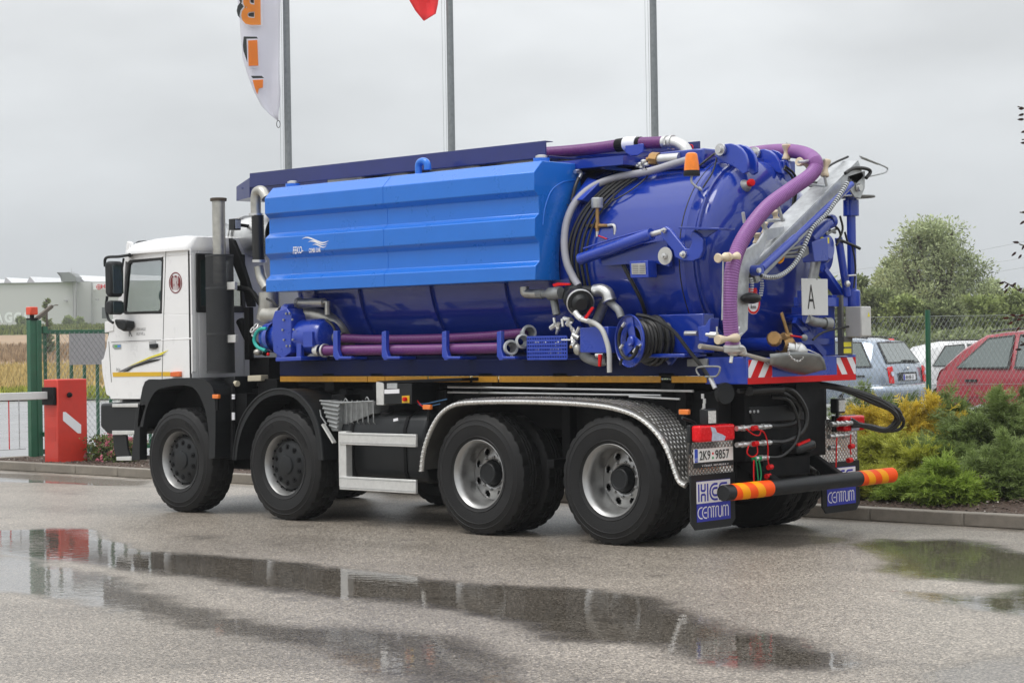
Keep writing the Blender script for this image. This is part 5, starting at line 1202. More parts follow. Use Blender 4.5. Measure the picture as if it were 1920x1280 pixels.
# mast
mp=at(1597,480,x=-2.05)
zt1=at(1597,392,x=-2.05).z; zb1=at(1597,575,x=-2.05).z; 
mast=MB().tube([(mp.x,mp.y,zb1+.1),(mp.x,mp.y,zt1)],.040,20).lathe((mp.x,mp.y,0),Z_,[(.0,zb1),(.066,zb1),(.07,zb1+.01),(.07,zb1+.14),(.045,zb1+.15)],28)
mast.lathe((mp.x,mp.y,0),Z_,[(.07,zt1-.06),(.07,zt1+.08),(.05,zt1+.08),(.05,zt1+.16),(0,zt1+.16)],24)
mast.tube(ats([(1572,445),(1589,555)],x=-2.03),.034,12).obox(at(1540,505,x=-2.15),at(1580,560,x=-2.1),.05,X_,.1).obox(at(1552,563,x=-2.12),at(1582,563,x=-2.1),.09,X_,.1)
mast.box(mp.x-.1,mp.x+.02,mp.y-.75,mp.y-.1,zb1+.0,zb1+.08).box(-2.3,-2.1,1.35,1.72,1.58,zb1)
ma=mast.make('slewing_mast',m_part,TR,bev=.005,smooth=40)
MB().lathe((mp.x+.02,mp.y+.05,zt1+.10),Z_,[(.0,0),(.165,0),(.17,.008),(.165,.016),(.0,.016)],36).make('mast_disc',m_galvd,ma)
MB().tube(ats([(1570,450),(1580,452),(1604,462),(1612,466)],x=-1.98),.014,8,3).tube(ats([(1584,435),(1590,455),(1598,462),(1604,500),(1601,540)],x=-1.98),.009,8,4).make('mast_hose',m_bhose,ma)
MB().tube(ats([(1590,517),(1604,516)],x=-1.97),.01,8).ell(at(1589,532,x=-1.97),.025,.03,.03,10,6).make('mast_bolt',m_steel,ma)
# slide valve group behind the boom
m=MB().lathe(at(1532,465,x=-2.05),V((1,.2,0)),[(.0,.12),(.10,.12),(.13,.08),(.14,0),(.13,-.05)],24).tube(ats([(1520,450),(1545,425),(1562,415)],x=-1.95),.05,12,3).lathe(at(1557,415,x=-1.95),(at(1567,411,x=-1.95)-at(1557,415,x=-1.95)),[(.055,-.02),(.06,0),(.06,.03),(.0,.04)],16)
m.prism(ats([(1500,455),(1530,445),(1532,490),(1505,492)],x=-2.0),V((.12,0,0))).lathe(at(1540,475,x=-2.15),V((1,.1,0)),[(.17,0),(.17,.03),(.0,.03)],28)
m.make('slewing_gear',m_part,TR,bev=.006,smooth=45)
MB().box(-1.93,-1.90,at(1536,450,x=-1.92).y,at(1551,450,x=-1.92).y,at(1540,456,x=-1.92).z,at(1540,445,x=-1.92).z).make('yellow_label',m_lemon,TR,smooth=0)
m=MB()
for (a,b) in (((1472,470),(1505,462)),((1470,476),(1500,472)),((1465,482),(1500,480)),((1555,432),(1566,436)),((1548,440),(1570,428))): m.tube(ats([a,b],x=-1.95),.013,8)
m.prism(ats([(1496,468),(1510,462),(1512,476),(1500,484)],x=-1.94),V((.03,0,0))).make('hydraulic_fittings',m_galvd,TR)
MB().tube(ats([(1459,478),(1457,486),(1461,492),(1467,488),(1469,480)],x=-1.93),.011,8,4).make('orange_hook',m_yor,TR)
MB().tube(ats([(1545,492),(1527,492)],x=-2.05),.0,3).tube(ats([(1530,490),(1524,525)],x=-2.02),.042,14).make('grey_column_pipe',m_galvd,TR)
m=MB().tube(ats([(1560,420),(1572,430),(1576,445),(1568,460)],x=-1.93),.010,8,4).tube(ats([(1575,405),(1580,430),(1570,455)],x=-1.93),.010,8,4).tube(ats([(1450,445),(1470,440),(1500,430)],x=-1.9),.008,8,3); m.make('boom_hydraulic_hose',m_bhose,TR)
# ear cable on top
m=MB().tube(ats([(1472,312),(1488,325),(1494,345),(1490,385)],x=-2.2),.011,8,4).tube(ats([(1470,316),(1484,330),(1490,350),(1486,388)],x=-2.2),.011,8,4); m.make('top_hydraulic_hose',m_bhose,TR)
MB().box(-2.55,-2.42,1.45,1.62,2.95,at(1474,301,x=-2.44).z).make('top_roller_base',m_part,TR,bev=.01)
# A sign and speed disc on the rear
q0,q1=at(1505,591,x=-1.98),at(1552,523,x=-1.98)
sg=MB().box(-1.99,-1.98,q0.y,q1.y,q0.z,q1.z).make('a_sign',mat('sign_white',(.70,.71,.70),.4,var=.03),TR,bev=.003)
text('A','sign_lettering',m_dkpr,sg,V((-1.979,q0.y+.075,q0.z+.055)),Y_,Z_,.205,.105,off=-.008)
MB().box(-2.1,-1.99,q0.y+.1,q1.y-.1,q0.z+.1,q1.z-.1).make('sign_bracket',m_blue,sg)
q=at(1412,567,x=-1.99); u=Y_
def discx(c,r0,r1,name,mt,x):
    m=MB(); m.lathe(c+V((x,0,0)),X_,[(r1,.0),(r0,.0)] if r0>0 else [(r1,0),(.0001,0)],36); return m.make(name,mt,TR,smooth=0)
discx(q,0,.098,'speed_disc',m_prtw,0); discx(q,.075,.095,'speed_disc_rim',m_red,.002)
text('80','speed_lettering',m_dkpr,TR,q+V((.003,-.052,.0)),Y_,Z_,.05,.095,off=.02)
text('km','speed_lettering',m_dkpr,TR,q+V((.003,-.035,-.052)),Y_,Z_,.035,.068,off=.01)
MB().prism(ats([(1404,540),(1418,540),(1420,547),(1402,547)],x=-1.985),V((.003,0,0))).make('red_tag',m_red,TR,smooth=0)
# bronze outlet valve with cap
vx=-1.98
MB().lathe(at(1452,636,x=vx),(V((.5,-.8,.1))),[(.0,.09),(.05,.09),(.062,.07),(.065,0),(.0,0)],10).lathe(at(1465,645,x=vx-.05),Y_,[(.06,-.03),(.085,0),(.09,.05),(.06,.09),(.06,.12)],20).tube(ats([(1468,630),(1482,630)],x=vx),.03,8).make('bronze_valve',m_brass,TR,smooth=30)
MB().obox(at(1465,586,x=vx+.02),at(1479,632,x=vx+.02),.035,X_,.014).make('bronze_lever',m_brass,TR,bev=.006)
cax=V((.55,.80,-.25)).normalized(); cc=at(1474,652,x=vx)
MB().lathe(cc,cax,[(.055,0),(.055,.06),(.068,.06),(.068,.075),(.06,.08),(.07,.09),(.075,.11),(.06,.15),(.035,.18),(.0,.19)],24).make('outlet_cap',m_steel,TR)
m=MB().tube([cc+cax*.19+V((0,-.0,.03)),cc+cax*.19+V((.05,.10,-.01)),cc+cax*.19+V((0,.0,-.05))],.007,6); m.make('cap_handle',m_steel,TR)
ch_=cat(ats([(1478,650),(1480,665),(1490,675),(1500,676),(1508,665),(1507,652)],x=vx+.12),4); m=MB()
for i,p in enumerate(resample(ch_,.022)): m.ell(p,.006 if i%2 else .012,.010,.012 if i%2 else .006,6,4)
m.make('cap_chain',m_steel,TR)
MB().tube(ats([(1482,629),(1503,632)],x=vx+.03),.008,8).make('red_lever',m_red,TR); MB().ell(at(1508,633,x=vx),.03,.03,.03).make('lever_joint',m_galvd,TR)
MB().tube(ats([(1513,597),(1525,603),(1548,606)],x=-2.0),.04,14,3).lathe(at(1545,606,x=-2.0),V((.2,1,-.05)),[(.05,0),(.055,.02),(.05,.05),(.055,.07),(.0,.075)],14).make('lower_outlet_pipe',m_galvd,TR)
MB().obox(at(1490,600,x=-2.08),at(1545,665,x=-2.08),.06,X_,.04).obox(at(1500,640,x=-2.08),at(1560,640,x=-2.08),.05,X_,.04).make('door_brace',m_blue,TR)
MB().tube(ats([(1524,637),(1545,622),(1591,612)],x=-1.95),.010,8,3).make('control_cable',m_bhose,TR)
MB().tube([V((-2.5,at(1462,645,x=-2.1).y,at(1462,645,x=-2.1).z)),at(1465,645,x=-2.03)],.06,16).tube([V((-2.45,at(1513,597,x=-2.2).y,at(1513,597,x=-2.2).z)),at(1513,597,x=-2.0)],.045,14).make('outlet_pipe',m_blue,TR)
# grey electrical cabinet on a post
g0=at(1583,632,x=-2.0); g1=at(1604,575,x=-2.0)
MB().box(-2.0,-1.84,g0.y+.02,g1.y,g0.z,g1.z).make('electrical_cabinet',m_gbox,TR,bev=.008)
w0=at(1604,632,x=-1.84)
MB().box(-1.86,-1.835,g1.y-.16,g1.y-.01,g0.z+.01,g1.z-.005).make('cabinet_door',mat('cabinet_door_grey',(.62,.62,.60),.4),TR,bev=.004)
MB().prism([V((-1.833,g1.y-.07,g1.z-.09)),V((-1.833,g1.y-.03,g1.z-.09)),V((-1.833,g1.y-.05,g1.z-.05))],V((.001,0,0))).make('warning_triangle',m_lemon,TR,smooth=0)
MB().box(-2.05,-1.98,g0.y-.03,g0.y+.10,1.58,g0.z).box(-2.05,-2.0,g0.y-.03,g0.y,g0.z,g1.z+.1).make('cabinet_post',mat('post_grey',(.12,.12,.11),.5),TR,bev=.004)
for (a,b) in ((641,650),(653,662)): p0_,p1_=at(1582,b,x=-1.978),at(1596,a,x=-1.978); MB().box(-1.979,-1.977,p0_.y,p1_.y,p0_.z,p1_.z).make('yellow_label',m_lemon,TR,smooth=0)
# ---- stored suction hoses and shovel: they lie on the truck
sh=thing('suction_hose','purple ribbed suction hose lying lowest in the side rack with a silver end cap','hose',(-5.7,.12,1.66),'hoses stored in the side rack')
MB().corr(ats([(607,657),(700,656),(800,655),(940,652)],y=.12),.050,.02,.004,n=16).make('hose',m_pur,sh)
MB().lathe(at(588,657,y=.12),X_,[(.0,0),(.035,.008),(.052,.03),(.056,.06),(.056,.10)],24).lathe(at(608,657,y=.12),X_,[(.056,0),(.068,.0),(.068,.02),(.056,.02)],24).make('end_cap',m_alu,sh)
def clawring(px,py,y,name,par,r=.066):
    c=at(px,py,y=y); MB().lathe(c,V((.9,-.45,.1)),[(r*.62,-.10),(r*.75,-.08),(r*.8,-.0),(r*1.05,.01),(r*1.08,.03),(r*.98,.045),(r*.74,.045),(r*.70,.0),(r*.5,-.05)],28).tube([c+V((.02,0,-r*1.0)),c+V((.05,-.03,-r*1.2))],.014,8).make(name,m_galv,par,smooth=35)
clawring(956,652,.10,'claw_coupling',sh)
sh2=thing('suction_hose','purple ribbed suction hose lying higher and behind in the side rack','hose',(-5.6,.27,1.78),'hoses stored in the side rack')
MB().corr(ats([(640,634),(700,636),(800,635),(900,631),(985,624)],y=.30),.044,.02,.004,n=16).make('hose',m_pur,sh2)
MB().lathe(at(636,633,y=.30),X_,[(.045,-.05),(.058,-.05),(.058,-.03),(.048,-.02),(.048,.05),(.052,.05),(.052,.07)],20).make('end_fitting',m_steel,sh2)
clawring(990,624,.24,'claw_coupling',sh2)
MB().lathe(at(978,640,y=.13),V((.9,-.45,.1)),[(.04,-.06),(.05,-.0),(.066,.01),(.068,.03),(.05,.04),(.045,0),(.03,-.04)],24).make('loose_ring',m_galv,sh)
sv=thing('shovel','steel shovel with pale handle lying across the rear frame beam','shovel',at(1440,690,x=-2.1))
MB().tube([at(1312,649,x=-2.15),at(1360,655,x=-2.12),at(1448,678,x=-2.0)],.020,12,rr=[.022,.019,.019]).make('handle',m_wood,sv)
# concave blade
e0,e1=at(1440,676,x=-1.99),at(1548,690,x=-1.88); m=MB(); vs=[];fs=[]; nL,nW=10,7; dl_=(e1-e0)
for i in range(nL):
    t=i/(nL-1); half=(.05+.09*math.sin(min(1,t*1.6)*math.pi/2))*(1 if t<.75 else max(.05,math.cos((t-.75)/.25*math.pi/2)))
    for j in range(nW):
        s_=(j/(nW-1)-.5)*2; vs.append(e0+dl_*t+V((.75,-.25,.62)).normalized()*(-s_*half)+V((-.4,0,1))*(.05*(s_*s_-.5))*(1-t*.5))
for i in range(nL-1):
    for j in range(nW-1): fs.append((i*nW+j,(i+1)*nW+j,(i+1)*nW+j+1,i*nW+j+1))
bl_=m.add(vs,fs).make('blade',m_shov,sv,smooth=60); mo=bl_.modifiers.new('solid','SOLIDIFY'); mo.thickness=.003
# ------------------------------------------------------------------ backdrop
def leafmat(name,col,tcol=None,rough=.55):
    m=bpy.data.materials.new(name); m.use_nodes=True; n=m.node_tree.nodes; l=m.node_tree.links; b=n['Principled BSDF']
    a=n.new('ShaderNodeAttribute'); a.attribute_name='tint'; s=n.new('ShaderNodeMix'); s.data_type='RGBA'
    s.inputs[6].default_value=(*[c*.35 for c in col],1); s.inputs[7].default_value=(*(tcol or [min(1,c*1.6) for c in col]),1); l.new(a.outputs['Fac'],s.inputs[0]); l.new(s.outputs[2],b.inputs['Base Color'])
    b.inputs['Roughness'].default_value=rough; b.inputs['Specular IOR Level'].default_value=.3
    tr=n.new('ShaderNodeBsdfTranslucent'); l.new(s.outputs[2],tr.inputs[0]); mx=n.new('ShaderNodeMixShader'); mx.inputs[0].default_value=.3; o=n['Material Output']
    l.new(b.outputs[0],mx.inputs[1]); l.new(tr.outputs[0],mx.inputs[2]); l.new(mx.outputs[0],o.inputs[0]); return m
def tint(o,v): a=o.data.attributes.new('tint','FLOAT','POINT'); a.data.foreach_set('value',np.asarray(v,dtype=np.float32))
def unit(a): return a/(np.linalg.norm(a,axis=-1,keepdims=True)+1e-9)
m_bark=mat('tree_bark',(.07,.055,.04),.85,var=.3,bump=.5,bs=20)
def leafquads(P,D,Ln,Wd,T):
    """elongated leaf quads at P along D"""
    n=len(P); D=unit(D); R=unit(np.cross(D,rng.normal(size=(n,3)))); Ln=Ln[:,None];Wd=Wd[:,None]
    V4=np.stack([P,P+D*Ln*.45+R*Wd,P+D*Ln,P+D*Ln*.45-R*Wd],1).reshape(-1,3); F=np.arange(4*n).reshape(n,4); return V4,F,np.repeat(T,4)
def tree(name,label,pxc,pytop,wpx,d,zb,mt,group=None,nl=9000,leaf=(.16,.04),pear=1.0,cat_='tree',crown_low=.12,seed=1,parts=('trunk','crown'),open_=.75,upward=.4):
    global rng
    rng=np.random.default_rng(seed); top=at(pxc,pytop,d=d); b=V((top.x,top.y,zb)); H=top.z-zb; W=wpx/FOC*d/2
    t=thing(name,label,cat_,b,group)
    m=MB(); m.tube([b,b+V((.03*H,.02*H,H*.35)),b+V((0,.03*H,H*.85))],.03*H,8,4,rr=None)
    K=max(14,min(190,int(nl/110))); cl=[]
    for k in range(K):
        a=rng.uniform(0,6.283); h=rng.uniform(0,1)**.8; env=math.sqrt(max(.04,1-((h-.46)/.56)**2))*.92
        r=W*env*rng.uniform(.30,1.0)**.6*(.90 if k%5 else 1.04); cl.append((b.x+r*math.cos(a),b.y+r*math.sin(a),zb+H*(crown_low+(1-crown_low)*h*.97)))
    cl=np.array(cl)
    for k in range(0,K,max(1,K//26)):
        s=b+V((.02*H,.02*H,H*rng.uniform(.15,.5))); e_=V(cl[k]); m.tube([s,s.lerp(e_,.5)+V((0,0,-.04*H)),e_],.01*H,5,3)
    m.make(parts[0],m_bark,t)
    n=nl; idx=rng.integers(0,K,n); rad_=W*rng.uniform(.12,.24,K)*open_*1.3; off=np.clip(rng.normal(size=(n,3)),-1.7,1.7)*rad_[idx][:,None]*np.array([.62,.62,.45])
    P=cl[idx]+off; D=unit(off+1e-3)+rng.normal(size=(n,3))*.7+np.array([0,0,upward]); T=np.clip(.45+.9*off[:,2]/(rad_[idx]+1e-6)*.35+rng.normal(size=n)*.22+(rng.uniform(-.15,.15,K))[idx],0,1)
    sz=rng.uniform(.6,1.3,n); V4,F,TT=leafquads(P,D,leaf[0]*sz,leaf[1]*sz,T)
    o=npmesh(parts[1],V4,F,mt,t); tint(o,TT); return t
# ---- factory
DF=300.
def fp(px,py,dd=0): return at(px,py,d=DF+dd)
m_fac=mat('factory_cladding',(.60,.595,.59),.7,var=.03,vs=.05,spec=.2); m_facroof=mat('skylight_white',(.78,.79,.80),.5,var=.04); m_facend=mat('skylight_end',(.40,.39,.40),.6,var=.05)
fac=thing('factory_building','long low grey factory with white sawtooth skylights beyond the fields','building',fp(120,606))
def slab(l,dd,thick,name,mt,par):
    P=[fp(a,b,dd) for a,b in l]; return MB().prism(P,FD*thick).make(name,mt,par,smooth=0)
w1=slab([(-160,533),(137,529),(137,613),(-160,615)],0,60,'wall',m_fac,fac)
slab([(137,528.6),(420,523),(420,611),(137,613)],1.0,58,'wall',mat('factory_cladding_right',(.62,.615,.61),.7,var=.05,vs=.05),fac)
slab([(-160,532.3),(137,528.3),(137,529.6),(-160,533.6)],-.3,.3,'roof_edge',m_facend,fac)
slab([(138,528),(142,528),(142,613),(138,613)],-.8,.8,'drainpipe',m_facend,fac)
slab([(170.5,529),(172,529),(172,612),(170.5,612)],.3,.5,'wall_joint',m_facend,fac)
for (x0,x1,pk,xe,yb) in ((-92,-60,-88,-44,533),(-40,-22,-35,2,532.4),(7,23,11,51,531),(50,66,56,115,529.8),(138,158,145,215,527),(215,236,222,300,525)):
    A_,B_,Pk=fp(x0,yb,2),fp(x1,yb,2),fp(pk,yb-11.3,2); E=RD*((xe-pk)*DF/FOC)+FD*14
    MB().add([A_,B_,Pk],[(0,1,2)]).make('skylight_end',m_facend,fac,smooth=0)
    E2=E+V((0,0,-.0)); MB().add([B_,Pk,Pk+E2,B_+E2,A_,A_+E2],[(0,3,2,1),(1,2,5,4)]).make('skylight',m_facroof,fac,smooth=0)
slab([(106,510.5),(130,510.5),(136,514),(142,519),(142,528),(115,528),(113,519)],-2,6,'roof_vent',mat('vent_grey',(.22,.23,.23),.6),fac)
slab([(106,510.5),(110,510.5),(115,519),(113,519)],-2.2,.2,'vent_mouth',mat('vent_dark',(.10,.10,.10),.6),fac)
slab([(133.6,502),(134.2,502),(134.2,512),(133.6,512)],0,.1,'aerial',m_facend,fac); slab([(126,510),(140,510),(140,510.6),(126,510.6)],0,.1,'aerial',m_facend,fac)
sgn=slab([(175,531),(240,529.5),(240,541),(175,543)],-1.0,.8,'wall_sign',m_prtw,fac)
q=fp(190,540.5,-1.2); text('H','sign_lettering',m_red,sgn,q,RD,Z_,.62,.6,off=.03); 
q=fp(185.5,538,-1.2); m=MB(); m.tube([q+RD*(.36*math.cos(t))+V((0,0,.36*math.sin(t))) for t in np.linspace(0,6.283,17)],.05,5).tube([q+V((0,0,-.36)),q+V((0,0,.36))],.05,5).tube([q-RD*.36,q+RD*.36],.05,5); m.make('sign_emblem',m_red,sgn)
for px,py in ((121,562),(180,560)): slab([(px-2,py),(px+2.5,py),(px+3.5,py+4),(px-1,py+3)],-1.2,1.0,'wall_lamp',m_facend,fac)
slab([(191,576),(199,576),(199,597),(191,597)],-.6,.5,'dark_door',mat('door_dark',(.09,.10,.10),.6),fac)
lt=thing('wall_letters','row of big shiny letters standing in front of the grey factory wall','letters',fp(25,605,-8))
m_chr=mat('shiny_letters',(.85,.86,.86),.35,metal=.1,var=.08,vs=.8)
for s,px,wd in (('A',-8,15),('G',8.5,16),('C',26,15),('A',42,12)):
    q=fp(px,605,-8); text(s,'letter',m_chr,lt,q,RD,Z_,1.6,wd*DF/FOC*.92,off=.05)
    text(s,'letter_side',m_facend,lt,fp(px+1.2,604.6,-7.6),RD,Z_,1.45,wd*DF/FOC*.92,off=.02)
g1=leafmat('distant_bush_leaf',(.26,.31,.12)); g2=leafmat('pine_green',(.22,.27,.14))
tree('bush','low green bush by the factory wall left of the drainpipe','%d'%0 and 129,597,18,285,gz(285),g1,group=None,nl=1400,leaf=(.5,.14),cat_='bush',seed=5,parts=('stem','foliage'),crown_low=.0)
tree('bush','wider green bush by the factory wall right of the drainpipe',148,600,24,285,gz(285),g1,nl=1500,leaf=(.5,.14),cat_='bush',seed=6,parts=('stem','foliage'),crown_low=.0)
tree('bush','dark green bush by the grass below the shiny letters',40,599,20,270,gz(270),g1,nl=1500,leaf=(.5,.14),cat_='bush',seed=7,parts=('stem','foliage'),crown_low=.0)
def conifer(label,pxc,pytop,wpx,d,zb,mt,seed):
    r=np.random.default_rng(seed); top=at(pxc,pytop,d=d); b=V((top.x,top.y,zb)); H=top.z-zb; W=wpx/FOC*d/2
    t=thing('pine_tree',label,'tree',b); m=MB(); m.tube([b,b+V((0,0,H*.98))],.02*H,6); m.make('trunk',m_bark,t); P=[];D=[];T=[]
    for k in range(75):
        h=r.uniform(.06,.97); a=r.uniform(0,6.283); L_=W*(1.02-h)**.7*r.uniform(.75,1.15); up=.5
        for j in range(34):
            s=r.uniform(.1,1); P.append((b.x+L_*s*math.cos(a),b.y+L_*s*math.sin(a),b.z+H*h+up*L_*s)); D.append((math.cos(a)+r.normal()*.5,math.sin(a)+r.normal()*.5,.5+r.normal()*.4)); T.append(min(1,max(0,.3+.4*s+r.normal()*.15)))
    n=len(P); sz=r.uniform(.6,1.3,n); V4,F,TT=leafquads(np.array(P),np.array(D),.035*H*sz*1.6,.008*H*sz*1.3,np.array(T)); o=npmesh('foliage',V4,F,mt,t); tint(o,TT)
conifer('young loose pine standing in the meadow just right of the green gate post',87,559,26,120,gz(120),g2,3)
# ---- trees to the right
zl=.40
gw=leafmat('willow_leaf',(.30,.36,.17),(.58,.66,.36)); gd=leafmat('hedge_leaf',(.16,.20,.09),(.34,.40,.18)); gl=leafmat('bright_leaf',(.20,.26,.08),(.40,.48,.17))
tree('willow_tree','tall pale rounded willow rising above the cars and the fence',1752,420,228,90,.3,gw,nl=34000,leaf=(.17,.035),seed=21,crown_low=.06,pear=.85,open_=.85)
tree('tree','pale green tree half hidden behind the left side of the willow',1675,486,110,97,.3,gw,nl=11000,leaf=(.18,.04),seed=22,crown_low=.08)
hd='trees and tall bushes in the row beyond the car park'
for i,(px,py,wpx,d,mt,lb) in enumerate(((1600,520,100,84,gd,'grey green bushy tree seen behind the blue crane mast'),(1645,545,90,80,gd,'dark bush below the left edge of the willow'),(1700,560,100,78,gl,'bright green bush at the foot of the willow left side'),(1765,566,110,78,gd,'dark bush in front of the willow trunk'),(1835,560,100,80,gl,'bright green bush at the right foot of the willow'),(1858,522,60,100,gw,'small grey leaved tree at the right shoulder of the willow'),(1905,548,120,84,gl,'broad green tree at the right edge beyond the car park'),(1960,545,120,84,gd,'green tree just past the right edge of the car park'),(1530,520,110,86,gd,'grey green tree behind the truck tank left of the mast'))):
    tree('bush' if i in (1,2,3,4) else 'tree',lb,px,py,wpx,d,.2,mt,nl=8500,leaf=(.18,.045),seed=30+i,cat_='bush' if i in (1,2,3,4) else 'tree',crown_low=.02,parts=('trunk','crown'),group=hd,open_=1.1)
hedge=None
P=[];D=[];T=[]
r=np.random.default_rng(77)
n=26000; s_=r.uniform(-6,26,n); h=r.uniform(0,1,n); dd=66+r.normal(size=n)*.8
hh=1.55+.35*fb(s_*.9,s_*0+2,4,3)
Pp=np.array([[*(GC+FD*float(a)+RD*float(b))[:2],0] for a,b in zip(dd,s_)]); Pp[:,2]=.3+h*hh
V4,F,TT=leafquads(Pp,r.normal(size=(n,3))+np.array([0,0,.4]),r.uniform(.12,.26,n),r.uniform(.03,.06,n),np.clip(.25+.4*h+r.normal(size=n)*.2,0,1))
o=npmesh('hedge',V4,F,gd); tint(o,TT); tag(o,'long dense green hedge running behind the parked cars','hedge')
# ---- power line
pl_=thing('power_line','faint power line wires crossing the sky at the right','wires',at(1700,490,d=170))
for (a,b,c_,d_) in ((1560,512,2000,437),(1560,530,2000,470),(1560,548,2000,488)):
    A_,B_=at(a,b,d=170),at(c_,d_,d=150); MB().tube([A_,(A_+B_)/2+V((0,0,-.25)),B_],.009,4,6).make('wire',m_galvd,pl_)
# ---- flagpoles and flags
FLP=[(541,320,530,0,27.5),(847,285,838,0,27.0),(1228,250,1226,0,26.5)]
gp_='tall flagpoles in a row behind the truck'
lbs=['left flagpole of three, with the white banner flag hanging on it','middle flagpole of three, with the red flag on it','right flagpole of three, bare, rising above the tank end']
poles=[]
for (xb_,yb_,xt_,yt_,d),lb in zip(FLP,lbs):
    p=at(xb_,yb_,d=d); t=thing('flagpole',lb,'flagpole',(p.x,p.y,.3),gp_); poles.append(p)
    MB().tube([(p.x,p.y,.3),(p.x,p.y,9.2)],.05,16,rr=[.058,.042]).make('pole',m_pole,t); MB().lathe((p.x,p.y,.3),Z_,[(.1,0),(.1,.05),(.06,.08)],16).make('base',m_galvd,t)
    q=p-RD*.06; MB().tube([V((q.x,q.y,1.2)),V((q.x-.02,q.y,9.1))],.003,4).make('halyard',m_wire,t)
    q=p-RD*.10; MB().tube([V((q.x,q.y,1.2)),V((q.x-.02,q.y,9.1))],.003,4).make('halyard',m_wire,t)
def cloth(m,mt):
    n=mt.node_tree.nodes; l=mt.node_tree.links; b=n['Principled BSDF']; tr=n.new('ShaderNodeBsdfTranslucent'); tr.inputs[0].default_value=m; mx=n.new('ShaderNodeMixShader'); mx.inputs[0].default_value=.45; l.new(b.outputs[0],mx.inputs[1]); l.new(tr.outputs[0],mx.inputs[2]); l.new(mx.outputs[0],n['Material Output'].inputs[0]); return mt
m_fw=cloth((.9,.9,.95,1),mat('white_flag_cloth',(.84,.84,.90),.8,var=.02)); m_fr=cloth((1.,.10,.10,1),mat('red_flag_cloth',(.90,.08,.09),.8,var=.1))
m_fo=cloth((1.,.42,.10,1),mat('orange_print',(.95,.34,.06),.7,var=.05)); m_fk=mat('charcoal_print',(.04,.045,.045),.8)
dF=27.35
fl=thing('flag','white banner flag with orange letters hanging from the left flagpole','flag',at(524,110,d=dF))
le=[(430,-260),(436,-120),(444,-20),(450,50),(455,110),(464,140),(476,172),(491,200),(505,214),(521,227)]
re=[(524,-260),(525,-120),(526,-20),(525,50),(524,110),(524,145),(526,175),(525,195),(522,212),(522,227)]
vs=[];fs=[];nc=14
for i,(a,b) in enumerate(zip(le,re)):
    for j in range(nc): 
        t=j/(nc-1); vs.append(at(a[0]+(b[0]-a[0])*t,a[1]+(b[1]-a[1])*t,d=dF+.05*math.sin(t*7+i*.7)*min(1,(9-i)/4)))
for i in range(len(le)-1):
    for j in range(nc-1): fs.append((i*nc+j,(i+1)*nc+j,(i+1)*nc+j+1,i*nc+j+1))
o=MB().add(vs,fs).make('cloth',m_fw,fl,smooth=60); mo=o.modifiers.new('solid','SOLIDIFY'); mo.thickness=.003
dL=dF-.09
def fpoly(l,mt,name,dd): return MB().prism([at(430+a/5.12,b/5.12,d=dL-dd) for a,b in l],FD*.002).make(name,mt,fl,smooth=0)
s_=dL/FOC
def btext(ch,px,py,hpx,wpx,mt,dd,off,name): return text(ch,name,mt,fl,at(px,py,d=dL-dd),RD,Z_,hpx*s_,wpx*s_,off=off,mirror=True,ext=0)
btext('B',444,40,64,40,m_fk,.0,.06,'letter_shadow'); btext('B',449.5,50,68,43,m_fw,.01,.06,'letter_outline'); btext('B',452.5,47.5,62,36.5,m_fo,.02,.035,'letter')
fpoly([(137,352),(262,355),(280,378),(185,378),(170,400),(172,600),(135,490),(130,440)],m_fk,'letter_shadow',.0)
fpoly([(165,375),(282,372),(294,650),(175,650)],m_fw,'letter_outline',.01); fpoly([(180,392),(268,386),(278,632),(185,634)],m_fo,'letter',.02)
fpoly([(207,730),(310,730),(335,752),(225,755)],m_fk,'letter_shadow',.0); fpoly([(216,756),(335,752),(328,856),(292,862),(272,935),(240,850)],m_fw,'letter_outline',.01); fpoly([(224,770),(325,765),(321,842),(284,850),(268,908),(242,840)],m_fo,'letter',.02)
q=at(522,233,d=dF); MB().tube([q+RD*(.025*math.cos(t))+V((0,0,.05*math.sin(t))) for t in np.linspace(0,6.283,13)],.005,5).make('snap_hook',m_black,fl)
fr=thing('flag','red flag with a pointed lower corner hanging from the middle flagpole','flag',at(815,10,d=26.9))
le=[(742,-160),(755,-60),(762,-12),(768,2),(779,21),(793,38)]; re=[(826,-160),(825,-60),(823,-12),(821,8),(817,26),(795,39.5)]
vs=[];fs=[];nc=8
for i,(a,b) in enumerate(zip(le,re)):
    for j in range(nc): t=j/(nc-1); vs.append(at(a[0]+(b[0]-a[0])*t,a[1]+(b[1]-a[1])*t,d=26.9+.12*abs(((t*2.4+i*.13)%2)-1)*min(1,(5-i)/2)))
for i in range(5):
    for j in range(nc-1): fs.append((i*nc+j,(i+1)*nc+j,(i+1)*nc+j+1,i*nc+j+1))
o=MB().add(vs,fs).make('cloth',m_fr,fr,smooth=20); mo=o.modifiers.new('solid','SOLIDIFY'); mo.thickness=.003
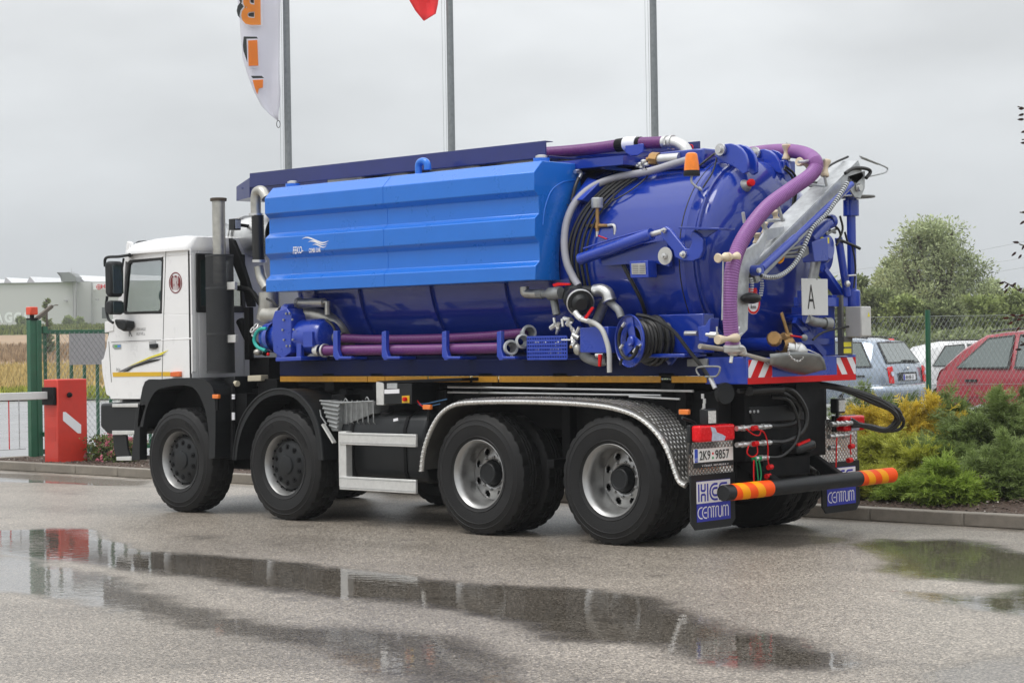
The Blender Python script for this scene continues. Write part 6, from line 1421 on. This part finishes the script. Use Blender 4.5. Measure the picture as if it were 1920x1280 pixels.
# ---- gate post, gate, barrier
pb=at(65,856,z=.09)
gpst=thing('gate_post','dark green steel gate post with a red lamp box on top','gate post',(pb.x,pb.y,.05))
zt=at(65,600,x=pb.x).z
ya_,yb_=at(54,700,x=pb.x).y,at(79,700,x=pb.x).y
MB().box(pb.x-.05,pb.x+.05,ya_,yb_-.03,.05,zt).box(pb.x+.05,pb.x+.065,(ya_+yb_)/2-.01,(ya_+yb_)/2+.02,.1,zt-.02).make('post',m_green,gpst,bev=.012)
MB().box(pb.x-.25,pb.x+.2,ya_-.15,yb_+.1,.05,.09).make('foot_plate',m_black,gpst)
MB().box(pb.x-.12,pb.x+.12,yb_-.05,yb_+.06,.4,.47).box(pb.x-.05,pb.x+.05,yb_,yb_+.08,zt-.2,zt-.1).make('post_bracket',m_green,gpst)
q=at(60,599,x=pb.x); 
MB().tube([V((q.x,q.y,zt)),V((q.x,q.y,zt+.08))],.035,8).box(q.x-.07,q.x+.07,q.y-.06,q.y+.06,zt,zt+.03).make('lamp_foot',m_black,gpst)
MB().box(q.x-.065,q.x+.065,q.y-.07,q.y+.07,zt+.08,zt+.205).make('warning_lamp',mat('red_lamp_box',(.75,.06,.01),.35,coat=.6),gpst,bev=.012)
MB().obox(at(66,600,x=pb.x),at(97,574,x=pb.x-.05),.05,X_,.06).tube(ats([(95,575),(103,572),(109,572)],x=pb.x-.05),.008,5).make('antenna_arm',mat('weathered_arm',(.12,.10,.08),.7),gpst)
gx=-18.75
gate=thing('sliding_gate','green barred gate covered with wire mesh behind the red barrier box','gate',(gx,5.8,.1))
def gy(px): return at(px,700,x=gx).y
zT=at(100,622,x=gx).z; zB=at(88,846,x=gx).z; yE=gy(330)
MB().box(gx-.03,gx+.03,gy(79),yE,zT-.03,zT+.03).make('top_rail',m_green,gate,bev=.004); MB().box(gx-.03,gx+.03,gy(79),yE,zB-.04,zB+.04).make('bottom_rail',m_green,gate,bev=.004)
px=85
while px<330:
    y=gy(px); MB().box(gx-.02,gx+.02,y-.02,y+.02,zB,zT).make('bar',m_green,gate); px+=24.4
def mesh2(name,P0,U,Wd,z0,z1,par,mt,pitch=.05,r=.0028,slope=1.7,kind='stuff'):
    m=MB(); n=int(Wd/pitch)+1; H=z1-z0; dx=H/slope
    for k in range(-int(dx/pitch)-1,n+1):
        for s in (1,-1):
            a=k*pitch; b=a+dx
            A_,B_=(a,z0),(b,z1)
            if s<0: A_,B_=(a,z1),(b,z0)
            t0=max(0,(0-a)/(b-a)); t1=min(1,(Wd-a)/(b-a))
            if t1-t0<.02: continue
            f=lambda t:P0+U*(A_[0]+(B_[0]-A_[0])*t)+V((0,0,A_[1]+(B_[1]-A_[1])*t-P0.z))
            m.tube([f(t0),f(t1)],r,3,caps=False)
    return m.make(name,mt,par,kind=kind,smooth=0)
mesh2('wire_mesh',V((gx+.035,gy(82),0)),Y_,yE-gy(82),zB,zT,gate,m_wire,pitch=.09,r=.0028,slope=1.2)
y0_,y1_=gy(129),gy(196)
MB().box(gx+.02,gx+.028,y0_,y1_,at(130,684,x=gx).z,zT-.02).make('grey_panel',mat('panel_grey',(.42,.41,.42),.6,var=.05),gate)
bc0,bc1=at(93,864,z=.1),at(110,867,z=.1); bc2=at(164,855,z=.1)
bx1=bc1.x; bx0=bx1-.36
by0=bc1.y; by1=at(164,800,x=bx1).y; bz=at(112,711,x=bx1).z
bar=thing('boom_barrier','red box barrier with a striped arm reaching left over the drive','barrier',((bx0+bx1)/2,(by0+by1)/2,.08))
cb=MB().box(bx0,bx1,by0,by1,.08,bz).make('cabinet',m_redb,bar,bev=.015)
MB().box(bx0-.03,bx1+.03,by0-.03,by1+.03,.05,.10).make('plinth',m_conc,bar)
MB().prism(ats([(118,772),(123,772),(152,796),(152,812),(146,812),(118,788)],x=bx1+.002),V((.002,0,0))).make('white_arrow_panel',m_prtw,cb,smooth=0)
MB().lathe(at(129,740,x=bx1),X_,[(.035,0),(.04,.02),(.03,.05),(.0,.06)],12).make('lock_knob',m_black,cb)
MB().obox(at(127,740,x=bx1+.04),at(133,739,x=bx1+.04),.03,X_,.03).make('lock_lever',m_black,cb)
for zz_ in (.42,.78):
    m=MB()
    for k in range(7):
        m.box(bx0+.07,bx1-.07,by0-.006,by0+.002,zz_+k*.03,zz_+k*.03+.012)
    m.make('vent_louvre',m_redb,cb,smooth=0,kind='stuff')
MB().lathe(V(((bx0+bx1)/2,by0,bz-.18)),-Y_,[(.05,.0),(.05,.004),(.0,.004)],16).make('maker_badge',m_gbox,cb)
az=at(90,741,x=bx0+.15).z
MB().box(bx0+.02,bx1-.03,by0-.05,by0,az-.14,az+.12).make('arm_hub',m_black,bar,bev=.01)
arm=MB().box(bx0+.12,bx0+.17,by0-3.4,by0-.04,az-.055,az+.055).make('arm',mat('arm_white',(.75,.75,.74),.4,var=.03),bar,bev=.008)
for (ya2,yb2) in ((-1.35,-.98),(-2.1,-1.75),(-2.9,-2.5)): MB().box(bx0+.118,bx0+.172,by0+ya2-.03,by0+yb2,az-.057,az+.057).make('red_band',m_red,arm,bev=.008)
px_=[at(17,800,x=bx0+.15).y,at(37,800,x=bx0+.15).y,at(2,800,x=bx0+.15).y]
for i,(px,l_) in enumerate(((17,838),(36,842),(-2,840),(-20,840))):
    y=at(px,800,x=bx0+.15).y; MB().tube([(bx0+.15,y,az-.05),(bx0+.15,y,.32)],.009,6).make('hanging_rod',m_red if i%2==0 else m_galv,arm)
yl,yr=at(-20,842,x=bx0+.15).y,at(48,842,x=bx0+.15).y; MB().tube([(bx0+.15,yl,.32),(bx0+.15,yr,.32)],.008,6).make('hanging_rail',m_galv,arm)
# ---- right fence
fe=thing('mesh_fence','green posted chain link fence between the shrubs and the parked cars','fence',tuple(at(1740,640,d=22))[:2]+(.4,))
F0=GC+FD*22-RD*2.2; zf0,zf1=.42,at(1800,592,d=22).z
for px in (1740,1322,2158):
    p=at(px,640,d=21.97); MB().tube([(p.x,p.y,.3),(p.x,p.y,at(1740,581,d=22).z)],.030,14).make('post',m_green,fe)
mesh2('chain_link_mesh',V((F0.x,F0.y,0)),RD,10.5,zf0,zf1,fe,m_wire,pitch=.052,r=.0018,slope=1.75)
for z_ in (zf0,(zf0+zf1)/2,zf1): MB().tube([V((F0.x,F0.y,z_)),V((F0.x,F0.y,z_))+RD*10.5],.0028,5).make('tension_wire',m_wire,fe)
# ---- cars
m_cgl=mat('car_window',(.10,.13,.125),.08,var=.1,spec=.9,coat=.5); m_ctr=mat('car_trim',(.02,.02,.02),.5)
def car(label,o,fwd,col_m,Lc,W,belt,roof,top,zroofpts,windows,rearglass=None,group='cars parked behind the fence'):
    """o = rear centre on ground, fwd = heading; top(x) list of (x,z) upper outline; belt height; windows: (x0,x1 at belt, x0t,x1t at roof)"""
    t=thing('parked_car',label,'car',o,group); fwd=fwd.normalized(); lf=V((-fwd.y,fwd.x,0))
    T=lambda x,y,z: V(o)+fwd*x+lf*y+V((0,0,z))
    def topz(x):
        for (a,b),(c_,d_) in zip(top[:-1],top[1:]):
            if a<=x<=c_: return b+(d_-b)*(x-a)/(c_-a+1e-9)
        return top[-1][1]
    def rw(z): g=max(0,(z-belt)/(roof-belt)); return W/2*(1-.20*g-.05*g*g)
    def plan(x): return (1-.10*max(0,(.35-x)/.35)**2-.14*max(0,(x-Lc+.7)/.7)**2)
    xs=sorted(set([0,.03,.1,.2,.35]+[p[0] for p in top]+list(np.linspace(.5,Lc-.4,14))+[Lc-.25,Lc-.1,Lc]))
    vs=[];fs=[];m=MB(); K=19
    for x in xs:
        zt_=topz(x); b=min(belt,zt_-.03); pf=plan(x); h=W/2*pf; zl_=.22 if .25<x<Lc-.25 else .30
        prof=[(0,zl_),(h*.9,zl_),(h*.985,zl_+.12),(h,.52),(h*1.0,b*.78),(h*.985,b-.03),(h*.97,b),(rw(zt_-.04)*pf,max(b+.01,zt_-.05)),(rw(zt_)*pf*.93,max(b+.015,zt_-.01)),(0,zt_+.015)]
        full=prof+[(-a,c_) for a,c_ in prof[-2:0:-1]]; K=len(full)
        vs+=[T(x,a,c_) for a,c_ in full]
    n=len(xs)
    for i in range(n-1):
        for j in range(K): fs.append((i*K+j,(i+1)*K+j,(i+1)*K+(j+1)%K,i*K+(j+1)%K))
    fs.append(tuple(range(K-1,-1,-1))); fs.append(tuple(range((n-1)*K,n*K)))
    bd=m.add(vs,fs).make('body',col_m,t,smooth=40)
    for sgn in (1,-1):
        for (a,b,c_,d_) in windows:
            def S(x,g,e=.006): 
                zt_=topz(x); z=belt+.02+(zt_-.07-belt-.02)*g; return T(x,sgn*(rw(z)*plan(x)+e),z)
            # trim then glass
            mm=MB().prism([S(a-.03,-.04),S(b+.03,-.04),S(d_+.02,1.04),S(c_-.02,1.04)],lf*(sgn*.002)); mm.make('window_trim',m_ctr,t,smooth=0)
            MB().prism([S(a,.02,.011),S(b,.02,.011),S(d_,.97,.011),S(c_,.97,.011)],lf*(sgn*.002)).make('window',m_cgl,t,smooth=0)
        for wx in (.72,Lc-.80):
            w_=MB().lathe(T(wx,sgn*(W/2-.20),.31),lf*sgn,[(.0,0),(.31,0),(.31,.16),(.29,.19),(.20,.195)],28).make('wheel',m_rub,t); MB().lathe(T(wx,sgn*(W/2-.01),.31),lf*sgn,[(.20,.0),(.19,-.01),(.05,.0),(.0,.0)],16).make('rim',m_steel,w_)
        for hx in windows[:]:
            MB().obox(T(hx[0]+.12,sgn*(W/2+.005),belt-.16),T(hx[0]+.30,sgn*(W/2+.005),belt-.16),.035,lf,.03).make('door_handle',m_ctr,t)
        MB().obox(T(.1,sgn*(W/2+.002),.50),T(Lc-.2,sgn*(W/2+.002),.50),.05,lf,.02).make('side_moulding',m_ctr if False else col_m,t)
        MB().tube([T(x,sgn*rw(topz(x))*.97,topz(x)+.03) for x in zroofpts],.016,6,3).make('roof_rail',m_ctr,t)
    MB().box(0,0,0,0,0,0)
    return t,T,topz,rw,plan
m_cbl=mat('icy_blue_car_paint',(.30,.36,.44),.25,metal=.5,coat=1,var=.03); m_crd=mat('faded_red_car_paint',(.33,.025,.04),.35,coat=.6,var=.08,vs=2); m_cwh=mat('white_car_paint',(.7,.7,.7),.3,coat=.8,var=.02)
# red hatchback: seen from its side
dR=27.3; oR=at(1750,700,d=dR+.5); zg=.42; fw=(RD*math.cos(rad(41))-FD*math.sin(rad(41)))
oR=V((oR.x,oR.y,zg))+V((-fw.y,fw.x,0))*.84
t,T,tz,rw,pl2=car('dark red hatchback parked side on behind the wire fence',oR,fw,m_crd,4.0,1.68,.86,1.38,[(0,.72),(.06,.84),(.16,.93),(.42,1.16),(.72,1.34),(1.0,1.38),(1.9,1.41),(2.4,1.38),(3.1,.98),(3.9,.78),(4.0,.62)],[.8,1.2,1.8,2.3],[(.38,1.14,.80,1.16),(1.27,2.2,1.27,2.05)])
MB().obox(T(.62,.84,.90),T(.80,.76,1.22),.03,V((0,0,0))+fw,.03).make('window_bar',m_ctr,t)
MB().prism([T(-.01,.5,.55),T(-.01,.76,.55),T(.02,.76,.78),T(.02,.5,.78)],fw*.02).make('tail_light',m_redl,t)
# blue estate, rear three quarter
dB=36.; oB=at(1665,720,d=dB); fb2=(FD*math.cos(rad(53))-RD*math.sin(rad(53)))
lfB=V((-fb2.y,fb2.x,0)); oB=V((oB.x,oB.y,.30))-lfB*.82
t,T,tz,rw,pl2=car('icy blue estate car seen from behind left of the fence post',oB,fb2,m_cbl,4.5,1.70,.90,1.42,[(0,.66),(.03,.86),(.10,.98),(.36,1.38),(.60,1.43),(1.2,1.45),(2.4,1.44),(2.9,1.36),(3.5,.98),(4.3,.80),(4.5,.62)],[.5,.9,1.6,2.4,2.8],[(.34,1.18,.62,1.16),(1.30,2.05,1.30,2.05),(2.15,3.0,2.15,2.75)])
def rear(y,z,e=.0): 
    # x on the sloping rear face for height z
    x=.10+(z-.98)/(1.38-.98)*.26 if z>.98 else .03+(z-.86)/.12*.07
    return T(x-e-.004,y,z)
MB().prism([rear(-.70,.97,.012),rear(.70,.97,.012),rear(.56,1.37,.012),rear(-.56,1.37,.012)],-fb2*.004).make('rear_glass_surround',m_ctr,t,smooth=0)
MB().prism([rear(-.64,.995,.02),rear(.64,.995,.02),rear(.52,1.345,.02),rear(-.52,1.345,.02)],-fb2*.004).make('rear_window',m_cgl,t,smooth=0)
MB().obox(rear(-.45,1.01,.04),rear(.05,1.02,.04),.02,fb2,.02).make('rear_wiper',m_ctr,t)
for s in (1,-1): 
    MB().prism([T(-.005,s*.83*.93,.60),T(-.012,s*.62,.60),T(.02,s*.63,.92),T(.045,s*.83*.93,.90)],-fb2*.03).make('tail_light',m_redl,t,bev=.01)
    MB().prism([T(-.042,s*.80*.93,.74),T(-.046,s*.66,.74),T(-.03,s*.66,.82),T(-.03,s*.80*.93,.82)],-fb2*.006).make('reversing_lens',m_clear,t)
MB().prism([T(-.02,-.36,.64),T(-.02,.36,.64),T(-.005,.36,.80),T(-.005,-.36,.80)],-fb2*.006).make('plate_recess',m_ctr,t)
p_=MB().prism([T(-.035,-.26,.655),T(-.035,.26,.655),T(-.03,.26,.765),T(-.03,-.26,.765)],-fb2*.006).make('number_plate',m_prtw,t)
text('4H8 3','plate_lettering',m_dkpr,p_,T(-.045,.18,.672),-lfB,Z_,.07,.34)
MB().prism([T(-.045,.26,.657),T(-.045,.20,.657),T(-.04,.20,.763),T(-.04,.26,.763)],-fb2*.003).make('plate_band',m_prtb,t)
bm=MB(); bm.box(0,0,0,0,0,0)
MB().prism([T(-.10,-.74,.32),T(-.10,.74,.32),T(.05,.84,.34),T(.5,.86,.34),T(.5,.86,.56),T(.05,.84,.57),T(-.10,.74,.57),T(-.10,-.74,.57)][::1],V((0,0,.0001))).make('bumper_lip',m_cbl,t)
MB().tube([T(.45,.845,.46),T(.08,.80,.46),T(-.03,.62,.46),T(-.05,0,.46),T(-.03,-.62,.46),T(.08,-.80,.46)],.13,10,4).make('rear_bumper',m_cbl,t,smooth=60)
MB().tube([T(.45,.87,.56),T(.05,.84,.56),T(-.05,.66,.565),T(-.08,0,.57),T(-.05,-.66,.565)],.022,6,4).make('bumper_strip',m_ctr,t)
MB().prism([T(.30,-.08,1.40),T(.30,.12,1.40),T(.33,.12,1.43),T(.33,-.08,1.43)],-fb2*.01).make('high_brake_light',m_redl,t)
MB().tube([T(1.0,.62,1.46),T(1.0,-.62,1.46)],.018,6).make('roof_bar',m_ctr,t)
MB().ell(T(-.01,0,.87),.03,.03,.03).make('rear_badge',m_steel,t)
# white car further back
dW=44.; oW=at(1690,720,d=dW); fw3=(RD*math.cos(rad(8))+FD*math.sin(rad(8))); oW=V((oW.x,oW.y,.22))
car('white car of which only roof and window show between the blue and red cars',oW,fw3,m_cwh,4.1,1.7,.88,1.40,[(0,.62),(.04,.86),(.15,.98),(.5,1.33),(.9,1.42),(1.8,1.43),(2.3,1.38),(3.0,.98),(3.9,.78),(4.1,.6)],[.9,1.5,2.2],[(.45,1.2,.80,1.22),(1.32,2.3,1.32,2.1)])
# ---- shrubs
def spraymesh(name,par,mt,C0,Rr,n,sl,sw,nside,droop,seed,flat=.35,up=.35):
    """feathery juniper shoots: a stem with tapering side blades, many of them over a squashed dome"""
    r=np.random.default_rng(seed)
    nf=26; fu=np.arange(nf)*2.4+r.normal(size=nf)*.3; fv=np.arcsin(np.clip((np.arange(nf)+.5)/nf*1.02-.04+r.normal(size=nf)*.05,-.05,1)); fl=r.uniform(.72,1.12,nf)
    k_=r.integers(0,nf,n); t_=r.uniform(.25,1,n)**.75; fan=np.stack([np.cos(fu)*np.cos(fv),np.sin(fu)*np.cos(fv),np.sin(fv)],1)
    A_=fan[k_]; lat=unit(np.cross(A_,np.array([0,0,1.0])+1e-3)); sp_=r.normal(size=n)*.20*t_
    dirn=A_; rr=t_
    O=np.array(C0)+(A_*(t_*fl[k_])[:,None]+lat*sp_[:,None]+np.array([0,0,1])*(r.normal(size=n)*.05+.10*np.sin(t_*3))[:,None])*np.array(Rr)
    S=unit(A_*np.array([1,1,.55])+lat*(sp_*2.2)[:,None]+r.normal(size=(n,3))*.22+np.array([0,0,up*.6])); L_=r.uniform(.6,1.35,n)*sl
    N_=unit(np.cross(S,r.normal(size=(n,3))*.5+np.array([0,0,1.]))) # sideways
    U_=np.cross(N_,S)
    Vs=[];Ts=[]
    base=np.clip(-.12+.78*rr**1.6+.16*dirn[:,2]+r.normal(size=n)*.12+(r.uniform(-.1,.1,nf))[k_],0,1)  # inner shade put into the tint: shoots darken towards the shrub's middle
    for k in range(nside*2+1):
        if k==nside*2: a0=np.zeros(n); D_=S; ll=L_*1.0; st=O; ww=sw*.8
        else:
            a0=(k//2+.5)/nside*.9; side=(1 if k%2 else -1); st=O+S*(L_*a0)[:,None]+np.array([0,0,-droop])*(a0**2)*L_[:,None]
            D_=unit(S*.8+N_*side*.75+U_*r.normal(size=(n,1))*flat); ll=L_*(.42*(1.1-a0))*r.uniform(.7,1.3,n); ww=sw
        w_=unit(np.cross(D_,U_+r.normal(size=(n,3))*.5))*ww
        tip=st+D_*ll[:,None]+np.array([0,0,-droop*.3])*ll[:,None]
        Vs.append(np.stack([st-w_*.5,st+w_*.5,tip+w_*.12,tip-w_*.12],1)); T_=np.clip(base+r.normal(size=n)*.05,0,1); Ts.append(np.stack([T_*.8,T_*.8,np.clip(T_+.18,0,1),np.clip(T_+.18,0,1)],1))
    Vv=np.stack(Vs,1).reshape(-1,3); F=np.arange(len(Vv)).reshape(-1,4); Vv[:,2]=np.maximum(Vv[:,2],C0[2]-.02)
    o=npmesh(name,Vv,F,mt,par); tint(o,np.stack(Ts,1).reshape(-1)); return o
jy=leafmat('golden_juniper',(.52,.36,.03),(.85,.66,.09)); jyg=leafmat('yellow_green_juniper',(.30,.33,.04),(.58,.60,.10)); jd=leafmat('blue_green_juniper',(.075,.13,.035),(.29,.38,.12)); jl=leafmat('lime_juniper',(.17,.27,.04),(.42,.56,.10)); jg=leafmat('mid_green_juniper',(.09,.13,.04),(.22,.30,.09))
SH=[('golden juniper behind the coiled hoses at the truck rear',1640,762,150,6.0,jy,820,'golden_juniper'),
('golden orange juniper in the middle of the bank',1745,762,140,5.7,jy,820,'golden_juniper'),
('yellow green juniper just right of the bumper tube end',1662,818,120,4.9,jyg,900,'juniper'),
('low yellow green juniper by the kerb behind the bumper',1640,880,140,4.15,jyg,900,'juniper'),
('wide blue green juniper at the right, top of the bank',1868,740,230,5.6,jd,1500,'juniper'),
('spreading blue green juniper below the golden ones',1765,822,180,4.9,jd,1300,'juniper'),
('blue green juniper at the right edge halfway down the bank',1895,822,150,4.7,jd,1100,'juniper'),
('bright lime green juniper in front, next to the kerb',1778,874,140,4.0,jl,1250,'juniper'),
('small green juniper touching the kerb left of the lime one',1700,905,90,3.95,jl,600,'juniper'),
('dark green juniper on the bank below the blue estate',1620,735,130,6.6,jd,800,'juniper'),
('green juniper left of the fence post foot',1690,732,110,6.7,jg,700,'juniper'),
('green juniper on the bank behind the truck, left of the golden ones',1560,800,130,4.6,jyg,800,'juniper'),
('mid green juniper at the right end of the bank top',1925,745,120,6.4,jg,700,'juniper'),
('green juniper just past the right edge of the photo',1985,860,150,4.6,jd,700,'juniper'),
('dark juniper filling the gap right of the lime green one',1868,862,130,4.35,jd,800,'juniper'),
('yellow green juniper in the gap between the golden and the lime ones',1715,830,120,4.6,jyg,700,'juniper'),
('small feathery golden juniper left of the middle golden one',1695,770,90,5.4,jy,500,'golden_juniper'),
('blue green juniper under the fence below the red hatchback tail',1800,740,140,6.2,jd,800,'juniper')]
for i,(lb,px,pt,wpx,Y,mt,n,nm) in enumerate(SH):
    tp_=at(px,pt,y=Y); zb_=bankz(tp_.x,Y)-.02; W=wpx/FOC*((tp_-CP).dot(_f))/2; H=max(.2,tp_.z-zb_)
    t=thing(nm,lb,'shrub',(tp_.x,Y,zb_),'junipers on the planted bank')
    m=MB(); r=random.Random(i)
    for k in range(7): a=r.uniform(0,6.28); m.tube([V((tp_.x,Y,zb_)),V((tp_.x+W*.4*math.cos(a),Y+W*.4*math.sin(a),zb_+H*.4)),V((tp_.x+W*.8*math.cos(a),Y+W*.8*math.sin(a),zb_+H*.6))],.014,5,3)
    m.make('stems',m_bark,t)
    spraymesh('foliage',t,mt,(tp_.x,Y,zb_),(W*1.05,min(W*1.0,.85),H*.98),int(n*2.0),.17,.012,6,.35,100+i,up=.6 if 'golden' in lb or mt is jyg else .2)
# yellow flowered shrub row under the fence
yf=thing('flowering_shrub','low bushy shrub with tiny yellow flowers below the fence post','shrub',tuple(at(1765,725,y=6.6))[:2]+(.45,))
q=WP[yf]; r=np.random.default_rng(5); n=5200
ex=np.stack([r.normal(size=n)*.42,r.normal(size=n)*.2,np.abs(r.normal(size=n))*.16],1)+np.array(q); V4,F,TT=leafquads(ex,r.normal(size=(n,3))+np.array([0,0,.5]),r.uniform(.02,.045,n),r.uniform(.006,.012,n),r.uniform(0,1,n)); o=npmesh('foliage',V4,F,jg,yf); tint(o,TT)
n=150; ex=np.stack([r.normal(size=n)*.42,r.normal(size=n)*.2-.06,np.abs(r.normal(size=n))*.15+.06],1)+np.array(q); V4,F,TT=leafquads(ex,r.normal(size=(n,3)),r.uniform(.015,.03,n),r.uniform(.008,.014,n),r.uniform(.5,1,n)); o=npmesh('flowers',V4,F,leafmat('yellow_petals',(.65,.42,.02)),yf); tint(o,TT)
# pink rose bush at the left
q=at(200,852,y=4.35); q.z=.10
for k,(px,top_,lb) in enumerate(((196,812,'pink flowering rose bush between barrier box and truck bumper'),(236,820,'pink flowering rose bush seen under the bumper steps'))):
    b=at(px,850,y=4.3); b.z=.10; rb=thing('rose_bush',lb,'bush',tuple(b),'pink rose bushes'); r=np.random.default_rng(9+k); n=1500; H=at(px,top_,y=4.3).z-.1
    ex=np.stack([r.normal(size=n)*.13,r.normal(size=n)*.13,r.uniform(.03,1,n)*H*.9],1)+np.array(b); V4,F,TT=leafquads(ex,r.normal(size=(n,3)),r.uniform(.03,.06,n),r.uniform(.01,.02,n),r.uniform(0,1,n)); o=npmesh('foliage',V4,F,jg,rb); tint(o,TT)
    n=420; cl=np.stack([r.normal(size=26)*.14,r.normal(size=26)*.14,r.uniform(.15,1,26)*H],1)+np.array(b); ex=cl[r.integers(0,26,n)]+r.normal(size=(n,3))*.025; V4,F,TT=leafquads(ex,r.normal(size=(n,3)),r.uniform(.025,.045,n),r.uniform(.012,.02,n),r.uniform(.2,1,n)); o=npmesh('flowers',V4,F,leafmat('pink_petals%d'%k,(.55,.06,.14),(.80,.25,.33)),rb); tint(o,TT)
    m=MB()
    for j in range(6): a=j*1.05; m.tube([b,b+V((.12*math.cos(a),.12*math.sin(a),H*.8))],.006,4)
    m.make('stems',m_bark,rb)
# purple leaved plum reaching in from the right
dP=18.6; tb=at(2060,900,d=dP); pm=thing('plum_tree','purple leaved plum tree whose leafy twigs reach in at the right edge','tree',(tb.x,tb.y,.1))
m_pl=mat('purple_leaf',(.05,.022,.022),.4,var=.3,vs=30); m_pr=mat('red_brown_leaf',(.11,.025,.02),.4,var=.3,vs=30)
tr_=V((tb.x,tb.y,0)); m=MB().tube([tr_+V((0,0,.1)),tr_+V((.03,0,1.5)),tr_+V((0,.05,4.6))],.05,8,4)
tw=[((1882,528),(1900,537),(1925,549),(2060,575)),((1912,457),(1925,462),(2060,500)),((1905,595),(1930,600),(2060,620)),((1912,398),(1940,405),(2060,460)),((1908,200),(1935,215),(2060,330)),((1916,262),(1940,270),(2060,360)),((1914,640),(1940,650),(2060,660))]
for l in tw: m.tube([at(a,b,d=dP) for a,b in l],.006,5,4)
m.make('trunk',m_bark,pm)
LV=[(1920,204,-1),(1921,214,-.9),(1921,224,-1),(1925,246,-.9),(1926,268,-1),(1925,398,-1),(1922,414,-.7),(1912,455,-1.05),(1921,459,-.2),(1906,472,.5),(1916,477,.65),(1884,529,-.9),(1892,531,.6),(1903,538,-1.2),(1890,540,.8),(1906,530,.4),(1918,540,-.8),(1893,596,-1),(1905,592,-1.1),(1918,597,-.9),(1900,603,.3),(1912,612,.8),(1922,590,-.9),(1922,645,-.9),(1916,655,-1),(1926,630,-1)]
m=MB();m2=MB()
for i,(px,py,s) in enumerate(LV):
    c=at(px,py,d=dP); D=(RD*(-1 if s<0 else -.6)+V((0,0,1))*( (abs(s)-1)*2.2 if s<0 else -s)).normalized()*(.055+.02*((i*37)%5)/5); sd_=D.cross(FD).normalized()*.012+FD*.006
    (m2 if 17<=i<=22 else m).add([c,c+D*.3+sd_,c+D*.7+sd_*.8,c+D,c+D*.7-sd_*.8,c+D*.3-sd_],[(0,1,2,3),(0,3,4,5)])
r=np.random.default_rng(31); n=700; ex=np.stack([r.normal(size=n)*.13,r.normal(size=n)*.16,r.uniform(2.2,4.9,n)],1)+np.array([tr_.x+RD.x*.12,tr_.y+RD.y*.12,0]); V4,F,TT=leafquads(ex,r.normal(size=(n,3)),r.uniform(.05,.08,n),r.uniform(.011,.017,n),r.uniform(0,1,n)); npmesh('crown',V4,F,m_pl,pm)
m.make('leaves',m_pl,pm,smooth=0); m2.make('red_leaves',m_pr,pm,smooth=0)
# rough grass tufts along the verge and in the wheat edge
def tufts(name,n,d0,d1,s0,s1,h,wd,mt,seed):
    r=np.random.default_rng(seed); d=r.uniform(d0,d1,n); s=r.uniform(s0,s1,n); P=np.array([[*(GC+FD*float(a)+RD*float(b))[:2],gz(a)+.05] for a,b in zip(d,s)]); D=np.stack([r.normal(size=n)*.25,r.normal(size=n)*.25,np.ones(n)],1); hh=r.uniform(.6,1.3,n)*h
    V4,F,TT=leafquads(P,D,hh,np.full(n,wd)*r.uniform(.6,1.4,n),r.uniform(0,1,n)); o=npmesh(name,V4,F,mt,kind='stuff'); tint(o,TT)
tufts('verge_grass',9000,70,76,-25,-14,.28,.03,jyg,1)
tufts('wheat_stalks',16000,76,104,-36,-17,.4,.04,leafmat('wheat_straw',(.80,.62,.26),(.66,.52,.22)),2)
tufts('crop_stalks',9000,112,150,-50,-26,.5,.06,leafmat('crop_brown',(.60,.42,.26),(.48,.35,.22)),3)
tufts('meadow_grass',9000,214,262,-75,-45,.7,.12,leafmat('meadow_green',(.10,.14,.03),(.26,.30,.08)),4)

# ---- rain-wet air
hz=MB().box(-420,180,-30,430,-8,40).make('haze',None,kind='stuff',smooth=0)
mh=bpy.data.materials.new('haze'); mh.use_nodes=True; n_=mh.node_tree.nodes; n_.clear(); vo=n_.new('ShaderNodeVolumePrincipled'); oo=n_.new('ShaderNodeOutputMaterial')
vo.inputs['Color'].default_value=(.9,.92,.94,1); vo.inputs['Density'].default_value=.0006; vo.inputs['Anisotropy'].default_value=.2; mh.node_tree.links.new(vo.outputs[0],oo.inputs['Volume']); hz.data.materials.append(mh)
